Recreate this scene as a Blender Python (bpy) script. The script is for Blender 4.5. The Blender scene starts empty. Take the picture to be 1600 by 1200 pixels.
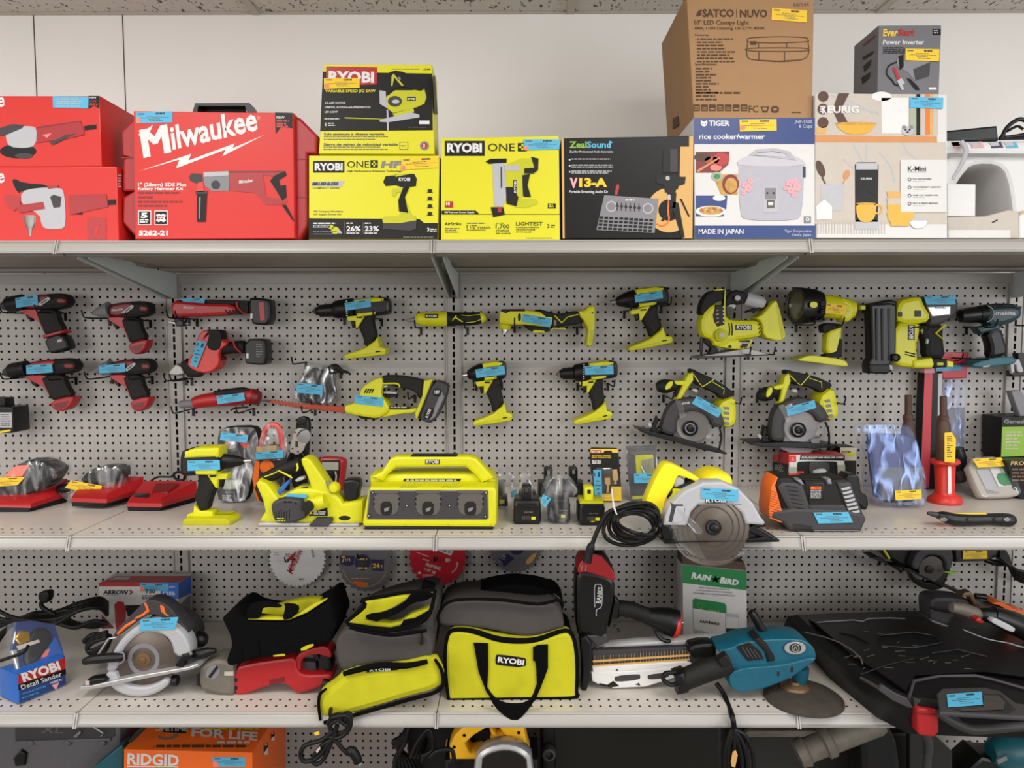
import bpy, bmesh, math, random
from mathutils import Vector as V3
from math import sin, cos, pi, radians, hypot
random.seed(7)
C = bpy.context.scene.collection
# ---------------------------------------------------------------- camera
FPX = 1150.0
CAM = V3((0.197, -2.413, 1.5))
PITCH, YAW, ROLL = -0.0663, -0.003, -0.0011
FW = V3((sin(YAW)*cos(PITCH), cos(YAW)*cos(PITCH), sin(PITCH)))
_r = V3((cos(YAW), -sin(YAW), 0)); _u = _r.cross(FW)
RT = cos(ROLL)*_r + sin(ROLL)*_u
UP = -sin(ROLL)*_r + cos(ROLL)*_u
cd = bpy.data.cameras.new('camera'); cam = bpy.data.objects.new('camera', cd); C.objects.link(cam)
cd.sensor_width = 36; cd.lens = FPX/1600*36; cd.clip_start = .05; cd.clip_end = 60
from mathutils import Matrix
cam.matrix_world = Matrix(((RT.x, UP.x, -FW.x, CAM.x), (RT.y, UP.y, -FW.y, CAM.y), (RT.z, UP.z, -FW.z, CAM.z), (0, 0, 0, 1)))
sc = bpy.context.scene; sc.camera = cam
# ---------------------------------------------------------------- light and exposure
sc.view_settings.view_transform = 'Standard'; sc.view_settings.look = 'None'
sc.view_settings.gamma = 1; sc.view_settings.use_curve_mapping = False
sc.view_settings.exposure = 0.7
w = bpy.data.worlds.new('world'); sc.world = w; w.use_nodes = True
w.node_tree.nodes['Background'].inputs[0].default_value = (1.0, .99, .98, 1)
w.node_tree.nodes['Background'].inputs[1].default_value = .36
def area(name, loc, tgt, sx, sy, e, col):
    l = bpy.data.lights.new(name, 'AREA'); l.shape = 'RECTANGLE'; l.size = sx; l.size_y = sy; l.energy = e; l.color = col
    o = bpy.data.objects.new(name, l); C.objects.link(o); o.location = loc
    o.rotation_euler = (V3(tgt)-V3(loc)).to_track_quat('-Z', 'Y').to_euler()
# fluorescent troffers of the shop and the shop window far to the left front
area('troffer_lamp', (-.9, -1.9, 2.52), (-.9, -1.9, 0), .6, 1.2, 17, (1, .98, .95))
area('troffer_lamp', (.9, -1.9, 2.52), (.9, -1.9, 0), .6, 1.2, 17, (1, .97, .93))
area('troffer_lamp', (2.7, -1.9, 2.52), (2.7, -1.9, 0), .6, 1.2, 17, (.94, .97, 1))
area('troffer_lamp', (-2.7, -1.9, 2.52), (-2.7, -1.9, 0), .6, 1.2, 17, (1, .97, .92))
area('troffer_lamp', (0, -4.6, 2.52), (0, -4.6, 0), 4.2, .6, 34, (1, .98, .95))
area('window_light', (-3.2, -5.5, 1.7), (-.3, 0, 1.2), 2.4, 1.8, 46, (1, .97, .95))
area('window_light', (3.8, -5.0, 1.7), (.6, 0, 1.2), 2.4, 1.8, 60, (.96, .98, 1))
# ---------------------------------------------------------------- materials
M = {}
def lin(c): c /= 255; return c/12.92 if c <= .04045 else ((c+.055)/1.055)**2.4
def mat(name, hx, rough=.5, metal=0, var=.06, scale=60, bump=0, alpha=1, trans=0, spec=.5, em=0):
    m = bpy.data.materials.new(name); m.use_nodes = True; nt = m.node_tree; b = nt.nodes['Principled BSDF']
    col = tuple(lin(int(hx[i:i+2], 16)) for i in (0, 2, 4))
    b.inputs['Roughness'].default_value = rough; b.inputs['Metallic'].default_value = metal
    b.inputs['Specular IOR Level'].default_value = spec
    tc = nt.nodes.new('ShaderNodeTexCoord'); n = nt.nodes.new('ShaderNodeTexNoise'); n.inputs['Scale'].default_value = scale
    n.inputs['Detail'].default_value = 3
    nt.links.new(tc.outputs['Object'], n.inputs['Vector'])
    r = nt.nodes.new('ShaderNodeMix'); r.data_type = 'RGBA'
    r.inputs[6].default_value = tuple(c*(1-var) for c in col)+(1,); r.inputs[7].default_value = tuple(min(1, c*(1+var)) for c in col)+(1,)
    nt.links.new(n.outputs['Fac'], r.inputs[0]); nt.links.new(r.outputs[2], b.inputs['Base Color'])
    if bump:
        bp = nt.nodes.new('ShaderNodeBump'); bp.inputs['Strength'].default_value = bump; bp.inputs['Distance'].default_value = .004
        nt.links.new(n.outputs['Fac'], bp.inputs['Height']); nt.links.new(bp.outputs[0], b.inputs['Normal'])
    if alpha < 1: b.inputs['Alpha'].default_value = alpha
    if trans: b.inputs['Transmission Weight'].default_value = trans; b.inputs['IOR'].default_value = 1.15
    if em: b.inputs['Emission Color'].default_value = col+(1,); b.inputs['Emission Strength'].default_value = em
    M[name] = m; return m
for a in (
    ('lime', 'CBC806', .42), ('limedark', 'B5B400', .5), ('limebag', 'B9B40C', .85, 0, .12, 25, .3), ('yellow', 'F0B416', .45), ('sawyellow', 'F0DC12', .4),
    ('rubber', '181714', .65, 0, .15, 60, 0, 1, 0, .3), ('black', '0E0E0E', .45, 0, .2, 60, 0, 1, 0, .3), ('satin', '111112', .38, 0, .2, 60, 0, 1, 0, .35), ('charcoal', '3A3739', .55, 0, .1, 60, 0, 1, 0, .35),
    ('grey', '77757A', .5), ('lightgrey', 'A9A8AC', .45), ('silver', 'B4B2B2', .3, .5), ('steel', '7E7B78', .35, .7, .1), ('chrome', 'B4B4B4', .15, .9),
    ('blade', '625D58', .3, .8, .25, 14), ('rustblade', '6A6057', .4, .7, .35, 22), ('brass', 'C49A50', .3, .8),
    ('milred', 'A5171B', .4), ('boxred', 'C6261F', .4, 0, .03, 20, 0, 1, 0, .35), ('casered', '9C1016', .4), ('darkred', '6E0D12', .45), ('orangered', 'CC2C1E', .4), ('orange', 'E86A12', .5), ('ridgid', 'E8661A', .5), ('tan', 'C79B55', .5),
    ('white', 'D2D0CE', .45, 0, .03), ('paper', 'C9C7C4', .55, 0, .02), ('cream', 'B5AB9F', .5), ('ink', '16140F', .6), ('inkgrey', '55504A', .6),
    ('kraft', '9B7650', .75, 0, .06, 30), ('kraftink', '4A331F', .8), ('navy', '17336F', .4), ('skyblue', '4DA6C9', .6, 0, .03), ('labelyellow', 'E3BB1C', .6, 0, .03), ('pink', 'F47A6A', .6),
    ('boxgrey', '68676B', .45, 0, .05, 60, 0, 1, 0, .3), ('boxblack', '0C0B0A', .4, 0, .1, 60, 0, 1, 0, .25), ('boxyellow', 'CFC80E', .4, 0, .02), ('boxdark', '1C1A17', .45, 0, .1, 60, 0, 1, 0, .25), ('green', '1C7A3E', .45), ('leafgreen', '7FA632', .5), ('blue', '1F5FB4', .4),
    ('makita', '0D5468', .42, 0, .2), ('teal', '135560', .45), ('makteal', '16343A', .45), ('brown', '4B3226', .6, 0, .2), ('wood', 'C08048', .5), ('mug', 'D09C22', .4), ('rose', 'D89AA0', .6), ('cable', '0B0B0C', .5, 0, .1, 60, 0, 1, 0, .3), ('fabric', '060607', .95, 0, .3, 90, .4, 1, 0, .12), ('rustred', 'A23A1E', .5, .2, .2),
    ('greybag', '4A4644', .9, 0, .1, 30, .25, 1, 0, .2), ('case', '111011', .42, 0, .3, 25, .15, 1, 0, .35), ('casegrey', '58565A', .55, 0, .12), ('purple', '23204A', .5), ('bladegrey', '6F6D70', .45, .3), ('bladewhite', 'DCDAD8', .4), ('bladered', 'B51228', .4), ('bronze', '70573C', .45, .4), ('dirty', '6C665C', .6, .2, .4, 30), ('disc', '3A332C', .85, 0, .3, 40), ('sage', '9AA08C', .6), ('food', 'A8472C', .5, 0, .6, 90), ('food2', 'B98B3A', .5, 0, .6, 90),
    ('shelfmetal', 'C6BEB5', .3, 0, .04, 12, 0, 1, 0, .5), ('railmetal', 'A19D98', .35, .1, .03, 8), ('peg', 'AAA5A0', .5, 0, .03, 90), ('upright', 'A09B96', .45, 0, .03), ('bracketgrey', 'BCC4C4', .5), ('openingshade', '17150F', .9), ('lens', '3E3D24', .2), ('pearl', 'B4B1B8', .4), ('pearlbody', 'A4A1AA', .4), ('shelfshade', '8F8880', .5),  # deck underside and opening tones have shade put into their colour
    ('wallpaint', 'F2EEE9', .7, 0, .025, 5), ('floorvinyl', '6A645E', .5, 0, .08, 8), ('holeshade', '0C0B0A', .9),  # last tone: the dark behind the panel holes, shade as colour
): mat(*a)
def clear(name, tint, fac, rough, wr, lo=.3, hi=2.4, sc_=30):
    m = bpy.data.materials.new(name); m.use_nodes = True; nt = m.node_tree; nt.nodes.remove(nt.nodes['Principled BSDF']); out = nt.nodes['Material Output']
    b = nt.nodes.new('ShaderNodeBsdfGlossy'); b.inputs['Color'].default_value = tuple(lin(int(tint[i:i+2], 16)) for i in (0, 2, 4))+(1,); b.inputs['Roughness'].default_value = rough
    d = nt.nodes.new('ShaderNodeBsdfDiffuse'); d.inputs['Color'].default_value = tuple(lin(int(tint[i:i+2], 16)) for i in (0, 2, 4))+(1,); m2 = nt.nodes.new('ShaderNodeMixShader'); m2.inputs[0].default_value = .3
    tr = nt.nodes.new('ShaderNodeBsdfTransparent'); mx = nt.nodes.new('ShaderNodeMixShader')
    tc = nt.nodes.new('ShaderNodeTexCoord'); n = nt.nodes.new('ShaderNodeTexNoise'); n.inputs['Scale'].default_value = sc_; n.inputs['Distortion'].default_value = 1.4; n.inputs['Detail'].default_value = .4
    mp = nt.nodes.new('ShaderNodeMapping'); mp.inputs['Scale'].default_value = (1, .6, .45); mp.inputs['Rotation'].default_value = (0, .6, 0); nt.links.new(tc.outputs['Object'], mp.inputs[0]); nt.links.new(mp.outputs[0], n.inputs['Vector'])
    bp = nt.nodes.new('ShaderNodeBump'); bp.inputs['Strength'].default_value = wr*.7; bp.inputs['Distance'].default_value = .008
    nt.links.new(n.outputs['Fac'], bp.inputs['Height']); nt.links.new(bp.outputs[0], b.inputs['Normal'])
    mr = nt.nodes.new('ShaderNodeMapRange'); mr.inputs[1].default_value = .42; mr.inputs[2].default_value = .7; mr.inputs[3].default_value = fac*lo; mr.inputs[4].default_value = min(1, fac*hi)
    nt.links.new(n.outputs['Fac'], mr.inputs[0]); nt.links.new(mr.outputs[0], mx.inputs[0])
    nt.links.new(b.outputs[0], m2.inputs[1]); nt.links.new(d.outputs[0], m2.inputs[2])
    nt.links.new(tr.outputs[0], mx.inputs[1]); nt.links.new(m2.outputs[0], mx.inputs[2]); nt.links.new(mx.outputs[0], out.inputs[0]); M[name] = m
clear('bag', 'E4E4E6', .15, .18, .9); clear('bluebag', '9DB4E8', .09, .18, .8, .4, 2.8); clear('guard', 'C0BBB5', .1, .28, .04, .95, 1.05, 6); clear('clam', 'E2E5EC', .12, .1, .3, .7, 1.6, 8)
def speckle():
    m = mat('ceilingtile', 'A9A39B', .9, 0, .05, 30); nt = m.node_tree; b = nt.nodes['Principled BSDF']
    tc = nt.nodes.new('ShaderNodeTexCoord'); n = nt.nodes.new('ShaderNodeTexNoise'); n.inputs['Scale'].default_value = 100; n.inputs['Detail'].default_value = 2
    mp = nt.nodes.new('ShaderNodeMapping'); mp.inputs['Scale'].default_value = (1, .45, 1); nt.links.new(tc.outputs['Object'], mp.inputs[0]); nt.links.new(mp.outputs[0], n.inputs['Vector'])
    r = nt.nodes.new('ShaderNodeValToRGB'); r.color_ramp.elements[0].position = .34; r.color_ramp.elements[0].color = (.1, .09, .08, 1); r.color_ramp.elements[1].position = .39; r.color_ramp.elements[1].color = (.62, .58, .53, 1)
    nt.links.new(n.outputs['Fac'], r.inputs[0]); nt.links.new(r.outputs[0], b.inputs['Base Color'])
speckle()
# ---------------------------------------------------------------- planes: a photo pixel is met with a plane of the place
VW = [0., 0., 1.]
AF = [None]
def view(x0, y0, s): VW[:] = [x0, y0, s]; AF[0] = None
def like(src, dst):
    """the next coordinates are those of a drawing whose three landmarks src lie at dst"""
    (a, b), (c, d), (e, f) = src; D = (c-a)*(f-b)-(e-a)*(d-b); r = []
    for i in (0, 1):
        p, q, s_ = dst[0][i], dst[1][i], dst[2][i]; u = ((q-p)*(f-b)-(s_-p)*(d-b))/D; v = ((s_-p)*(c-a)-(q-p)*(e-a))/D; r.append((u, v, p-u*a-v*b))
    AF[0] = r
def px(x, y):
    if AF[0]: (a, b, c), (d, e, f) = AF[0]; x, y = a*x+b*y+c, d*x+e*y+f
    return VW[0]+x/VW[2], VW[1]+y/VW[2]
def ray(x, y): return FW + RT*((x-800)/FPX) - UP*((y-600)/FPX)
DY = [0.]
class PL:                                   # a plane of the place: turned by yaw about the vertical and pitch about the horizontal
    def __init__(s, Y, yaw=0, pit=0, at=None):
        n = V3((sin(yaw)*cos(pit), -cos(yaw)*cos(pit), sin(pit)))
        Y += DY[0]; s.n = n; s.p = V3((0, Y, 1)) if at is None else CAM + ray(*px(*at))*((Y-CAM.y)/ray(*px(*at)).y)
        s.e1 = V3((cos(yaw), sin(yaw), 0)); s.e2 = n.cross(s.e1)*-1
        if s.e2.z < 0 and abs(pit) < 1.5: s.e2 = -s.e2
    def at(s, x, y, off=0):                 # photo pixel -> point
        d = ray(x, y); p = s.p + s.n*off
        return CAM + d*((p-CAM).dot(s.n)/d.dot(s.n))
    def w(s, x, y, off=0): return s.at(*px(x, y), off)
    def k(s, x, y): p = s.at(x, y); return (p-CAM).dot(FW)/FPX   # metres per photo pixel
def side(X, sgn):                            # a plane X = const
    q = PL(0); q.n = V3((sgn, 0, 0)); q.p = V3((X, 0, 0)); q.e1 = V3((0, 1, 0)); q.e2 = V3((0, 0, 1)); return q
def flat(Z):                                 # a plane Z = const
    q = PL(0); q.n = V3((0, 0, 1)); q.p = V3((0, 0, Z)); q.e1 = V3((1, 0, 0)); q.e2 = V3((0, 1, 0)); return q
def on(x, y, Z): return flat(Z).w(x, y).y    # depth of the spot of a level seen at this pixel
Z1, Z2, Z3, Z4 = 1.731, 1.0, .544, .0        # shelf levels
DS = .60
class MB:
    def __init__(s): s.v = []; s.f = []; s.mi = []; s.sm = []; s.mats = []
    def m(s, n):
        if n not in s.mats: s.mats.append(n)
        return s.mats.index(n)
    def add(s, vs, fs, mt, sm=True):
        o = len(s.v); s.v += vs; i = s.m(mt)
        for f in fs: s.f.append([o+j for j in f]); s.mi.append(i); s.sm.append(sm)
    def build(s, name, parent=None, base=None):
        me = bpy.data.meshes.new(name); b = base or V3((0, 0, 0))
        me.from_pydata([tuple(p-b) for p in s.v], [], s.f)
        for n in s.mats: me.materials.append(M[n])
        me.polygons.foreach_set('material_index', s.mi); me.polygons.foreach_set('use_smooth', s.sm)
        me.set_sharp_from_angle(angle=radians(42)); me.update()
        o = bpy.data.objects.new(name, me); C.objects.link(o)
        if parent: o.parent = parent
        else: o.location = b
        return o
def pairs(a): return a if isinstance(a[0], (tuple, list)) else [(a[i], a[i+1]) for i in range(0, len(a), 2)]
def chaikin(p, n):
    for _ in range(n):
        q = []
        for i in range(len(p)):
            a, b = p[i], p[(i+1) % len(p)]
            q += [(a[0]*.75+b[0]*.25, a[1]*.75+b[1]*.25), (a[0]*.25+b[0]*.75, a[1]*.25+b[1]*.75)]
        p = q
    return p
def offset(p, d):
    n = len(p); r = []
    for i in range(n):
        a, b, c = p[i-1], p[i], p[(i+1) % n]
        x1, y1, x2, y2 = b[0]-a[0], b[1]-a[1], c[0]-b[0], c[1]-b[1]
        l1 = hypot(x1, y1) or 1; l2 = hypot(x2, y2) or 1
        nx, ny = -y1/l1-y2/l2, x1/l1+x2/l2; l = hypot(nx, ny)
        if l < .3: r.append(b); continue
        k = d*2/(l*l) if l > .9 else d*2/(l*.9)
        r.append((b[0]+nx*k, b[1]+ny*k))
    return r
def crosses(p):
    n = len(p)
    def o(a, b, c): return (b[0]-a[0])*(c[1]-a[1])-(b[1]-a[1])*(c[0]-a[0])
    for i in range(n):
        a, b = p[i], p[(i+1) % n]
        for j in range(i+2, n):
            if i == 0 and j == n-1: continue
            c, d = p[j], p[(j+1) % n]
            if o(a, b, c)*o(a, b, d) < 0 and o(c, d, a)*o(c, d, b) < 0: return True
    return False
def slab(mb, pts, pl, th, mt, r=.004, ch=0, off=0, fm=None):
    """a solid: outline on plane pl, running th back from it, its edges rounded by r; fm = material of the front face"""
    p = [pl.w(x, y, off) for x, y in pairs(pts)]
    o = pl.p + pl.n*off
    q = [((a-o).dot(pl.e1), (a-o).dot(pl.e2)) for a in p]
    if sum(q[i-1][0]*q[i][1]-q[i][0]*q[i-1][1] for i in range(len(q))) < 0: q.reverse()
    if ch: q = chaikin(q, ch)
    r = min(r, th*.49); rings = []
    while r > 2e-4 and crosses(offset(q, r)): r *= .75
    for ins, dy in ((r, 0), (r*.3, r*.3), (0, r), (0, th-r), (r*.3, th-r*.3), (r, th)):
        z = offset(q, ins) if ins else q
        rings.append([o+pl.e1*a+pl.e2*b-pl.n*dy for a, b in z])
    n = len(q); vs = [v for g in rings for v in g]; fs = []
    for k in range(5):
        for i in range(n):
            j = (i+1) % n; fs.append([k*n+i, (k+1)*n+i, (k+1)*n+j, k*n+j])
    flip = pl.e1.cross(pl.e2).dot(pl.n) < 0
    front = list(range(n)); back = [5*n+i for i in reversed(range(n))]
    if flip: fs = [f[::-1] for f in fs]; front.reverse(); back.reverse()
    mb.add(vs, fs+[back], mt); mb.add(rings[0], [front], fm or mt)
def hole_slab(mb, pts, hole, pl, th, mt, r=.002, off=0):
    """a solid with a window through it: two outlines with the same number of points"""
    a = [pl.w(x, y, off) for x, y in pairs(pts)]; b = [pl.w(x, y, off) for x, y in pairs(hole)]; n = len(a)
    vs = a+b+[p-pl.n*th for p in a]+[p-pl.n*th for p in b]; fs = []
    for i in range(n):
        j = (i+1) % n
        fs += [[i, j, n+j, n+i], [2*n+i, 3*n+i, 3*n+j, 2*n+j], [i, 2*n+i, 2*n+j, j], [n+i, n+j, 3*n+j, 3*n+i]]
    mb.add(vs, fs, mt, False)
def prn(mb, pts, pl, mt, off=.0006, ch=0):
    q = pairs(pts); q = chaikin(q, ch) if ch else q
    mb.add([pl.w(x, y, off) for x, y in q], [list(range(len(q)))], mt, False)
def rect(x0, y0, x1, y1): return [(x0, y0), (x1, y0), (x1, y1), (x0, y1)]
def ell(cx, cy, rx, ry=None, n=20, rot=0):
    ry = ry or rx; return [(cx+rx*cos(t)*cos(rot)-ry*sin(t)*sin(rot), cy+rx*cos(t)*sin(rot)+ry*sin(t)*cos(rot)) for t in (2*pi*i/n for i in range(n))]
def ringp(mb, cx, cy, r1, r2, pl, mt, off=.0006, n=28, ry=1, a0=0, a1=2*pi):
    vs = []; fs = []
    for i in range(n+1):
        t = a0+(a1-a0)*i/n
        vs += [pl.w(cx+r1*cos(t), cy+r1*ry*sin(t), off), pl.w(cx+r2*cos(t), cy+r2*ry*sin(t), off)]
        if i: fs.append([2*i-2, 2*i-1, 2*i+1, 2*i])
    mb.add(vs, fs, mt, False)
def lathe(mb, a, b, prof, pl, mt, n=20, fl=1, off=0, sm=True):
    """turned solid about the line a-b lying in plane pl; prof = (t, radius in picture units of the view)"""
    A, B = pl.w(*a, off), pl.w(*b, off); ax = (B-A); L = ax.length; ax.normalize()
    s1 = ax.cross(pl.n).normalized(); s2 = ax.cross(s1).normalized()
    k = pl.k(*px(*a))/VW[2]; vs = []; fs = []
    for t, r in prof:
        for i in range(n):
            u = 2*pi*i/n; vs.append(A+ax*(L*t)+s1*(r*k*cos(u))+s2*(r*k*sin(u)*fl))
    for q in range(len(prof)-1):
        for i in range(n):
            j = (i+1) % n; fs.append([q*n+i, q*n+j, (q+1)*n+j, (q+1)*n+i])
    fs.append(list(range(n))[::-1]); fs.append([(len(prof)-1)*n+i for i in range(n)])
    mb.add(vs, fs, mt, sm)
def face_lathe(mb, c, prof, pl, mt, n=32, off=0, ry=1):
    """turned solid about the plane's normal: prof = (radius in picture units, height in metres in front of the plane)"""
    A = pl.w(*c, off); k = pl.k(*px(*c))/VW[2]; vs = []; fs = []
    for r, h in prof:
        for i in range(n): u = 2*pi*i/n; vs.append(A+pl.e1*(r*k*cos(u))+pl.e2*(r*k*ry*sin(u))+pl.n*h)
    for q in range(len(prof)-1):
        for i in range(n):
            j = (i+1) % n; fs.append([q*n+i, q*n+j, (q+1)*n+j, (q+1)*n+i])
    fs.append(list(range(n))[::-1]); fs.append([(len(prof)-1)*n+i for i in range(n)])
    mb.add(vs, fs, mt)
def cr(p, m):
    if len(p) < 3 or m < 2: return p
    o = []; P = [p[0]]+p+[p[-1]]
    for i in range(1, len(P)-2):
        for k in range(m):
            t = k/m; a, b, c, d = P[i-1:i+3]
            o.append(tuple(.5*(2*b[j]+(c[j]-a[j])*t+(2*a[j]-5*b[j]+4*c[j]-d[j])*t*t+(3*b[j]-a[j]-3*c[j]+d[j])*t**3) for j in range(len(b))))
    o.append(p[-1]); return o
def sweep(mb, pts, mt, n=8, fl=1, ref=None):
    """tube through points (V3, radius)"""
    vs = []; fs = []; N = len(pts); pn = None
    for i, (p, r) in enumerate(pts):
        d = (pts[min(i+1, N-1)][0]-pts[max(i-1, 0)][0])
        if d.length < 1e-9: d = V3((0, 0, 1))
        d.normalize()
        if ref is not None: s1 = d.cross(ref)
        else:
            s1 = d.cross(pn.cross(d)) if pn is not None else d.cross(V3((0, 0, 1)) if abs(d.z) < .9 else V3((1, 0, 0)))
        if s1.length < 1e-6: s1 = d.orthogonal()
        s1.normalize(); s2 = d.cross(s1).normalized()
        if pn is not None and s1.dot(pn) < 0: s1 = -s1; s2 = -s2
        pn = s1
        for k in range(n): u = 2*pi*k/n; vs.append(p+s1*(r*cos(u))+s2*(r*sin(u)*fl))
    for q in range(N-1):
        for i in range(n):
            j = (i+1) % n; fs.append([q*n+i, q*n+j, (q+1)*n+j, (q+1)*n+i])
    fs += [list(range(n))[::-1], [(N-1)*n+i for i in range(n)]]
    mb.add(vs, fs, mt)
def limb(mb, pts, pl, mt, n=12, fl=1, off=0, m=5):
    """tapered limb: (x, y, radius in picture units [, metres in front of the plane]); fl = depth/width"""
    q = [(a[0], a[1], a[2], a[3] if len(a) > 3 else 0) for a in pts]; o = []
    for x, y, r, d in cr(q, m): o.append((pl.w(x, y, off+d), max(r, .3)*pl.k(*px(x, y))/VW[2]))
    sweep(mb, o, mt, n, fl, pl.n if fl != 1 else None)
def wire(mb, pts, mt, r, n=8, m=6):
    sweep(mb, [(V3(p), r) for p in cr([tuple(p) for p in pts], m)], mt, n)
def box(mb, c, sz, mt, rz=0, rx=0, r=0):
    x, y, z = (a/2 for a in sz); R = Matrix.Rotation(rz, 3, 'Z') @ Matrix.Rotation(rx, 3, 'X')
    vs = [V3(c)+R @ V3((sx*x, sy*y, s2*z)) for s2 in (-1, 1) for sx, sy in ((-1, -1), (1, -1), (1, 1), (-1, 1))]
    mb.add(vs, [[3, 2, 1, 0], [4, 5, 6, 7], [0, 1, 5, 4], [1, 2, 6, 5], [2, 3, 7, 6], [3, 0, 4, 7]], mt, False)
_fc = {}
def glyphs(s, bold):
    if (s, bold) in _fc: return _fc[(s, bold)]
    cu = bpy.data.curves.new('t', 'FONT'); cu.body = s; cu.fill_mode = 'FRONT'; cu.resolution_u = 2; cu.offset = bold
    o = bpy.data.objects.new('t', cu); C.objects.link(o)
    dg = bpy.context.evaluated_depsgraph_get(); dg.update(); e = o.evaluated_get(dg); me = e.to_mesh()
    r = ([(v.co.x, v.co.y) for v in me.vertices], [list(p.vertices) for p in me.polygons])
    e.to_mesh_clear(); bpy.data.objects.remove(o); bpy.data.curves.remove(cu); _fc[(s, bold)] = r; return r
def text(mb, s, x, y, h, pl, mt, w=None, rot=0, sh=0, bold=.012, off=.0008):
    """printed lettering: capitals h high with the baseline starting at x, y; w = length; rot in degrees; sh = slant"""
    v, f = glyphs(s, bold)
    if not v: return
    x0 = min(a for a, b in v); x1 = max(a for a, b in v); k = h/.72; kx = w/(x1-x0) if w else k
    c, q = cos(radians(rot)), sin(radians(rot)); vs = []
    for a, b in v:
        u, t = (a-x0)*kx+b*k*sh, b*k
        vs.append(pl.w(x+u*c-t*q*-1*-1, y-u*q-t*c, off) if 0 else pl.w(x+u*c-t*q, y-u*q-t*c, off))
    mb.add(vs, f, mt, False)
def bars(mb, x, y, w, n, dy, h, pl, mt, off=.0007, jit=.3, rnd=None):
    """lines of print too small to read"""
    R = rnd or random
    for i in range(n):
        a = x; e = x+w*(1-jit*R.random())
        while a < e:
            b = min(e, a+h*R.uniform(1.5, 5)); prn(mb, rect(a, y+i*dy, b, y+i*dy+h), pl, mt, off); a = b+h*.7
def loft(mb, rings, mt):
    """solid through rings of (x, y, height): each point is where the view meets that height"""
    R = [[flat(z).w(x, y) for x, y, z in r] for r in rings]; n = len(R[0]); vs = [v for r in R for v in r]
    fs = [[k*n+i, k*n+(i+1) % n, (k+1)*n+(i+1) % n, (k+1)*n+i] for k in range(len(R)-1) for i in range(n)]
    c = sum(R[0], V3())/n; a = sum(((R[0][i]-c).cross(R[0][(i+1) % n]-c) for i in range(n)), V3())
    fs += [list(range(n))[::-1], [(len(R)-1)*n+i for i in range(n)]]
    if a.z < 0: fs = [f[::-1] for f in fs]
    mb.add(vs, fs, mt, False)
REST = [None]
class T:
    """a thing: parts are collected by name ('part' or 'part/sub_part'; '#n' keeps repeats apart) and linked by done()"""
    def __init__(s, name, label, cat, group=None): s.name, s.label, s.cat, s.group = name, label, cat, group; s.p = {}; s.lb = {}
    def __call__(s, part=''):
        if part not in s.p: s.p[part] = MB()
        return s.p[part]
    def done(s, base=None, rest=None):
        s.p = {k: m for k, m in s.p.items() if m.v}
        vs = [v for m in s.p.values() for v in m.v]
        rest = REST[0] if rest is None else rest
        if rest:
            dz = rest+.0004-min(v.z for v in vs)
            if dz > 0:
                for m in s.p.values(): m.v = [v+V3((0, 0, dz)) for v in m.v]
                vs = [v for m in s.p.values() for v in m.v]
        if base is None:
            z = min(v.z for v in vs); base = V3(((min(v.x for v in vs)+max(v.x for v in vs))/2, (min(v.y for v in vs)+max(v.y for v in vs))/2, z))
        if '' in s.p: r = s.p[''].build(s.name, None, base)
        else: r = bpy.data.objects.new(s.name, None); C.objects.link(r); r.location = base; r.empty_display_size = .05
        r['label'] = s.label; r['category'] = s.cat
        if s.group: r['group'] = s.group
        ob = {}
        for k in sorted(s.p, key=lambda a: a.count('/')):
            if not k: continue
            par = ob[k.rsplit('/', 1)[0]] if '/' in k else r
            ob[k] = s.p[k].build(k.split('/')[-1].split('#')[0], par, base)
            if k in s.lb: ob[k]['label'] = s.lb[k]
        s.root = r; return r
def sticker(mb, pts, pl, col='skyblue', off=.001, dot=None, rnd=[0]):
    """a price sticker: corners clockwise from its own top left"""
    q = pairs(pts); slab(mb, q, pl, .0008, col, .0002, off=off)
    R = random.Random(rnd[0]); rnd[0] += 1
    def at(u, v):
        a = [q[0][i]+(q[1][i]-q[0][i])*u for i in (0, 1)]; b = [q[3][i]+(q[2][i]-q[3][i])*u for i in (0, 1)]
        return (a[0]+(b[0]-a[0])*v, a[1]+(b[1]-a[1])*v)
    def bar(u0, v0, u1, v1, m): prn(mb, [at(u0, v0), at(u1, v0), at(u1, v1), at(u0, v1)], pl, m, off+.0004)
    ik = 'inkgrey'
    for i in range(4): bar(.06+i*.045, .1, .095+i*.045, .22, ik)
    for i in range(7): bar(.55+i*.035, .08, .575+i*.035, .24, 'ink')
    for v, a, b in ((.36, .3, .68), (.5, .12, .92), (.63, .34, .66), (.77, .38, .74)):
        u = a
        while u < b: e = min(b, u+R.uniform(.03, .09)); bar(u, v, e, v+.045, ik); u = e+.015
    if dot: prn(mb, ell(*dot, n=12), pl, 'pink', off+.0006)
# ================================================================ the setting
def struct(name, mb): o = mb.build(name); o['kind'] = 'structure'; return o
I = .0254; BW = .9144
m = MB(); box(m, (0, .075, 1.15), (9, .05, 2.86), 'wallpaint')
for x in (-1.365, -1.075, 2.3): box(m, (x, .0495, 2.1), (.003, .002, 1.2), 'inkgrey')
struct('wall_back', m)
CZ = 2.545
m = MB(); box(m, (0, -3.4, CZ+.03), (9, 7, .06), 'ceilingtile'); struct('ceiling', m)
m = MB()
for x in (-1.62, -.62, .4, 1.4, 2.4): box(m, (x-.02, -3.4, CZ-.004), (.024, 6.9, .006), 'cream')
box(m, (0, .046, CZ-.003), (9, .008, .006), 'cream')
struct('trim_1', m)
m = MB(); box(m, (0, -3.4, -.18), (9, 7, .06), 'floorvinyl'); struct('floor', m)
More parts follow.
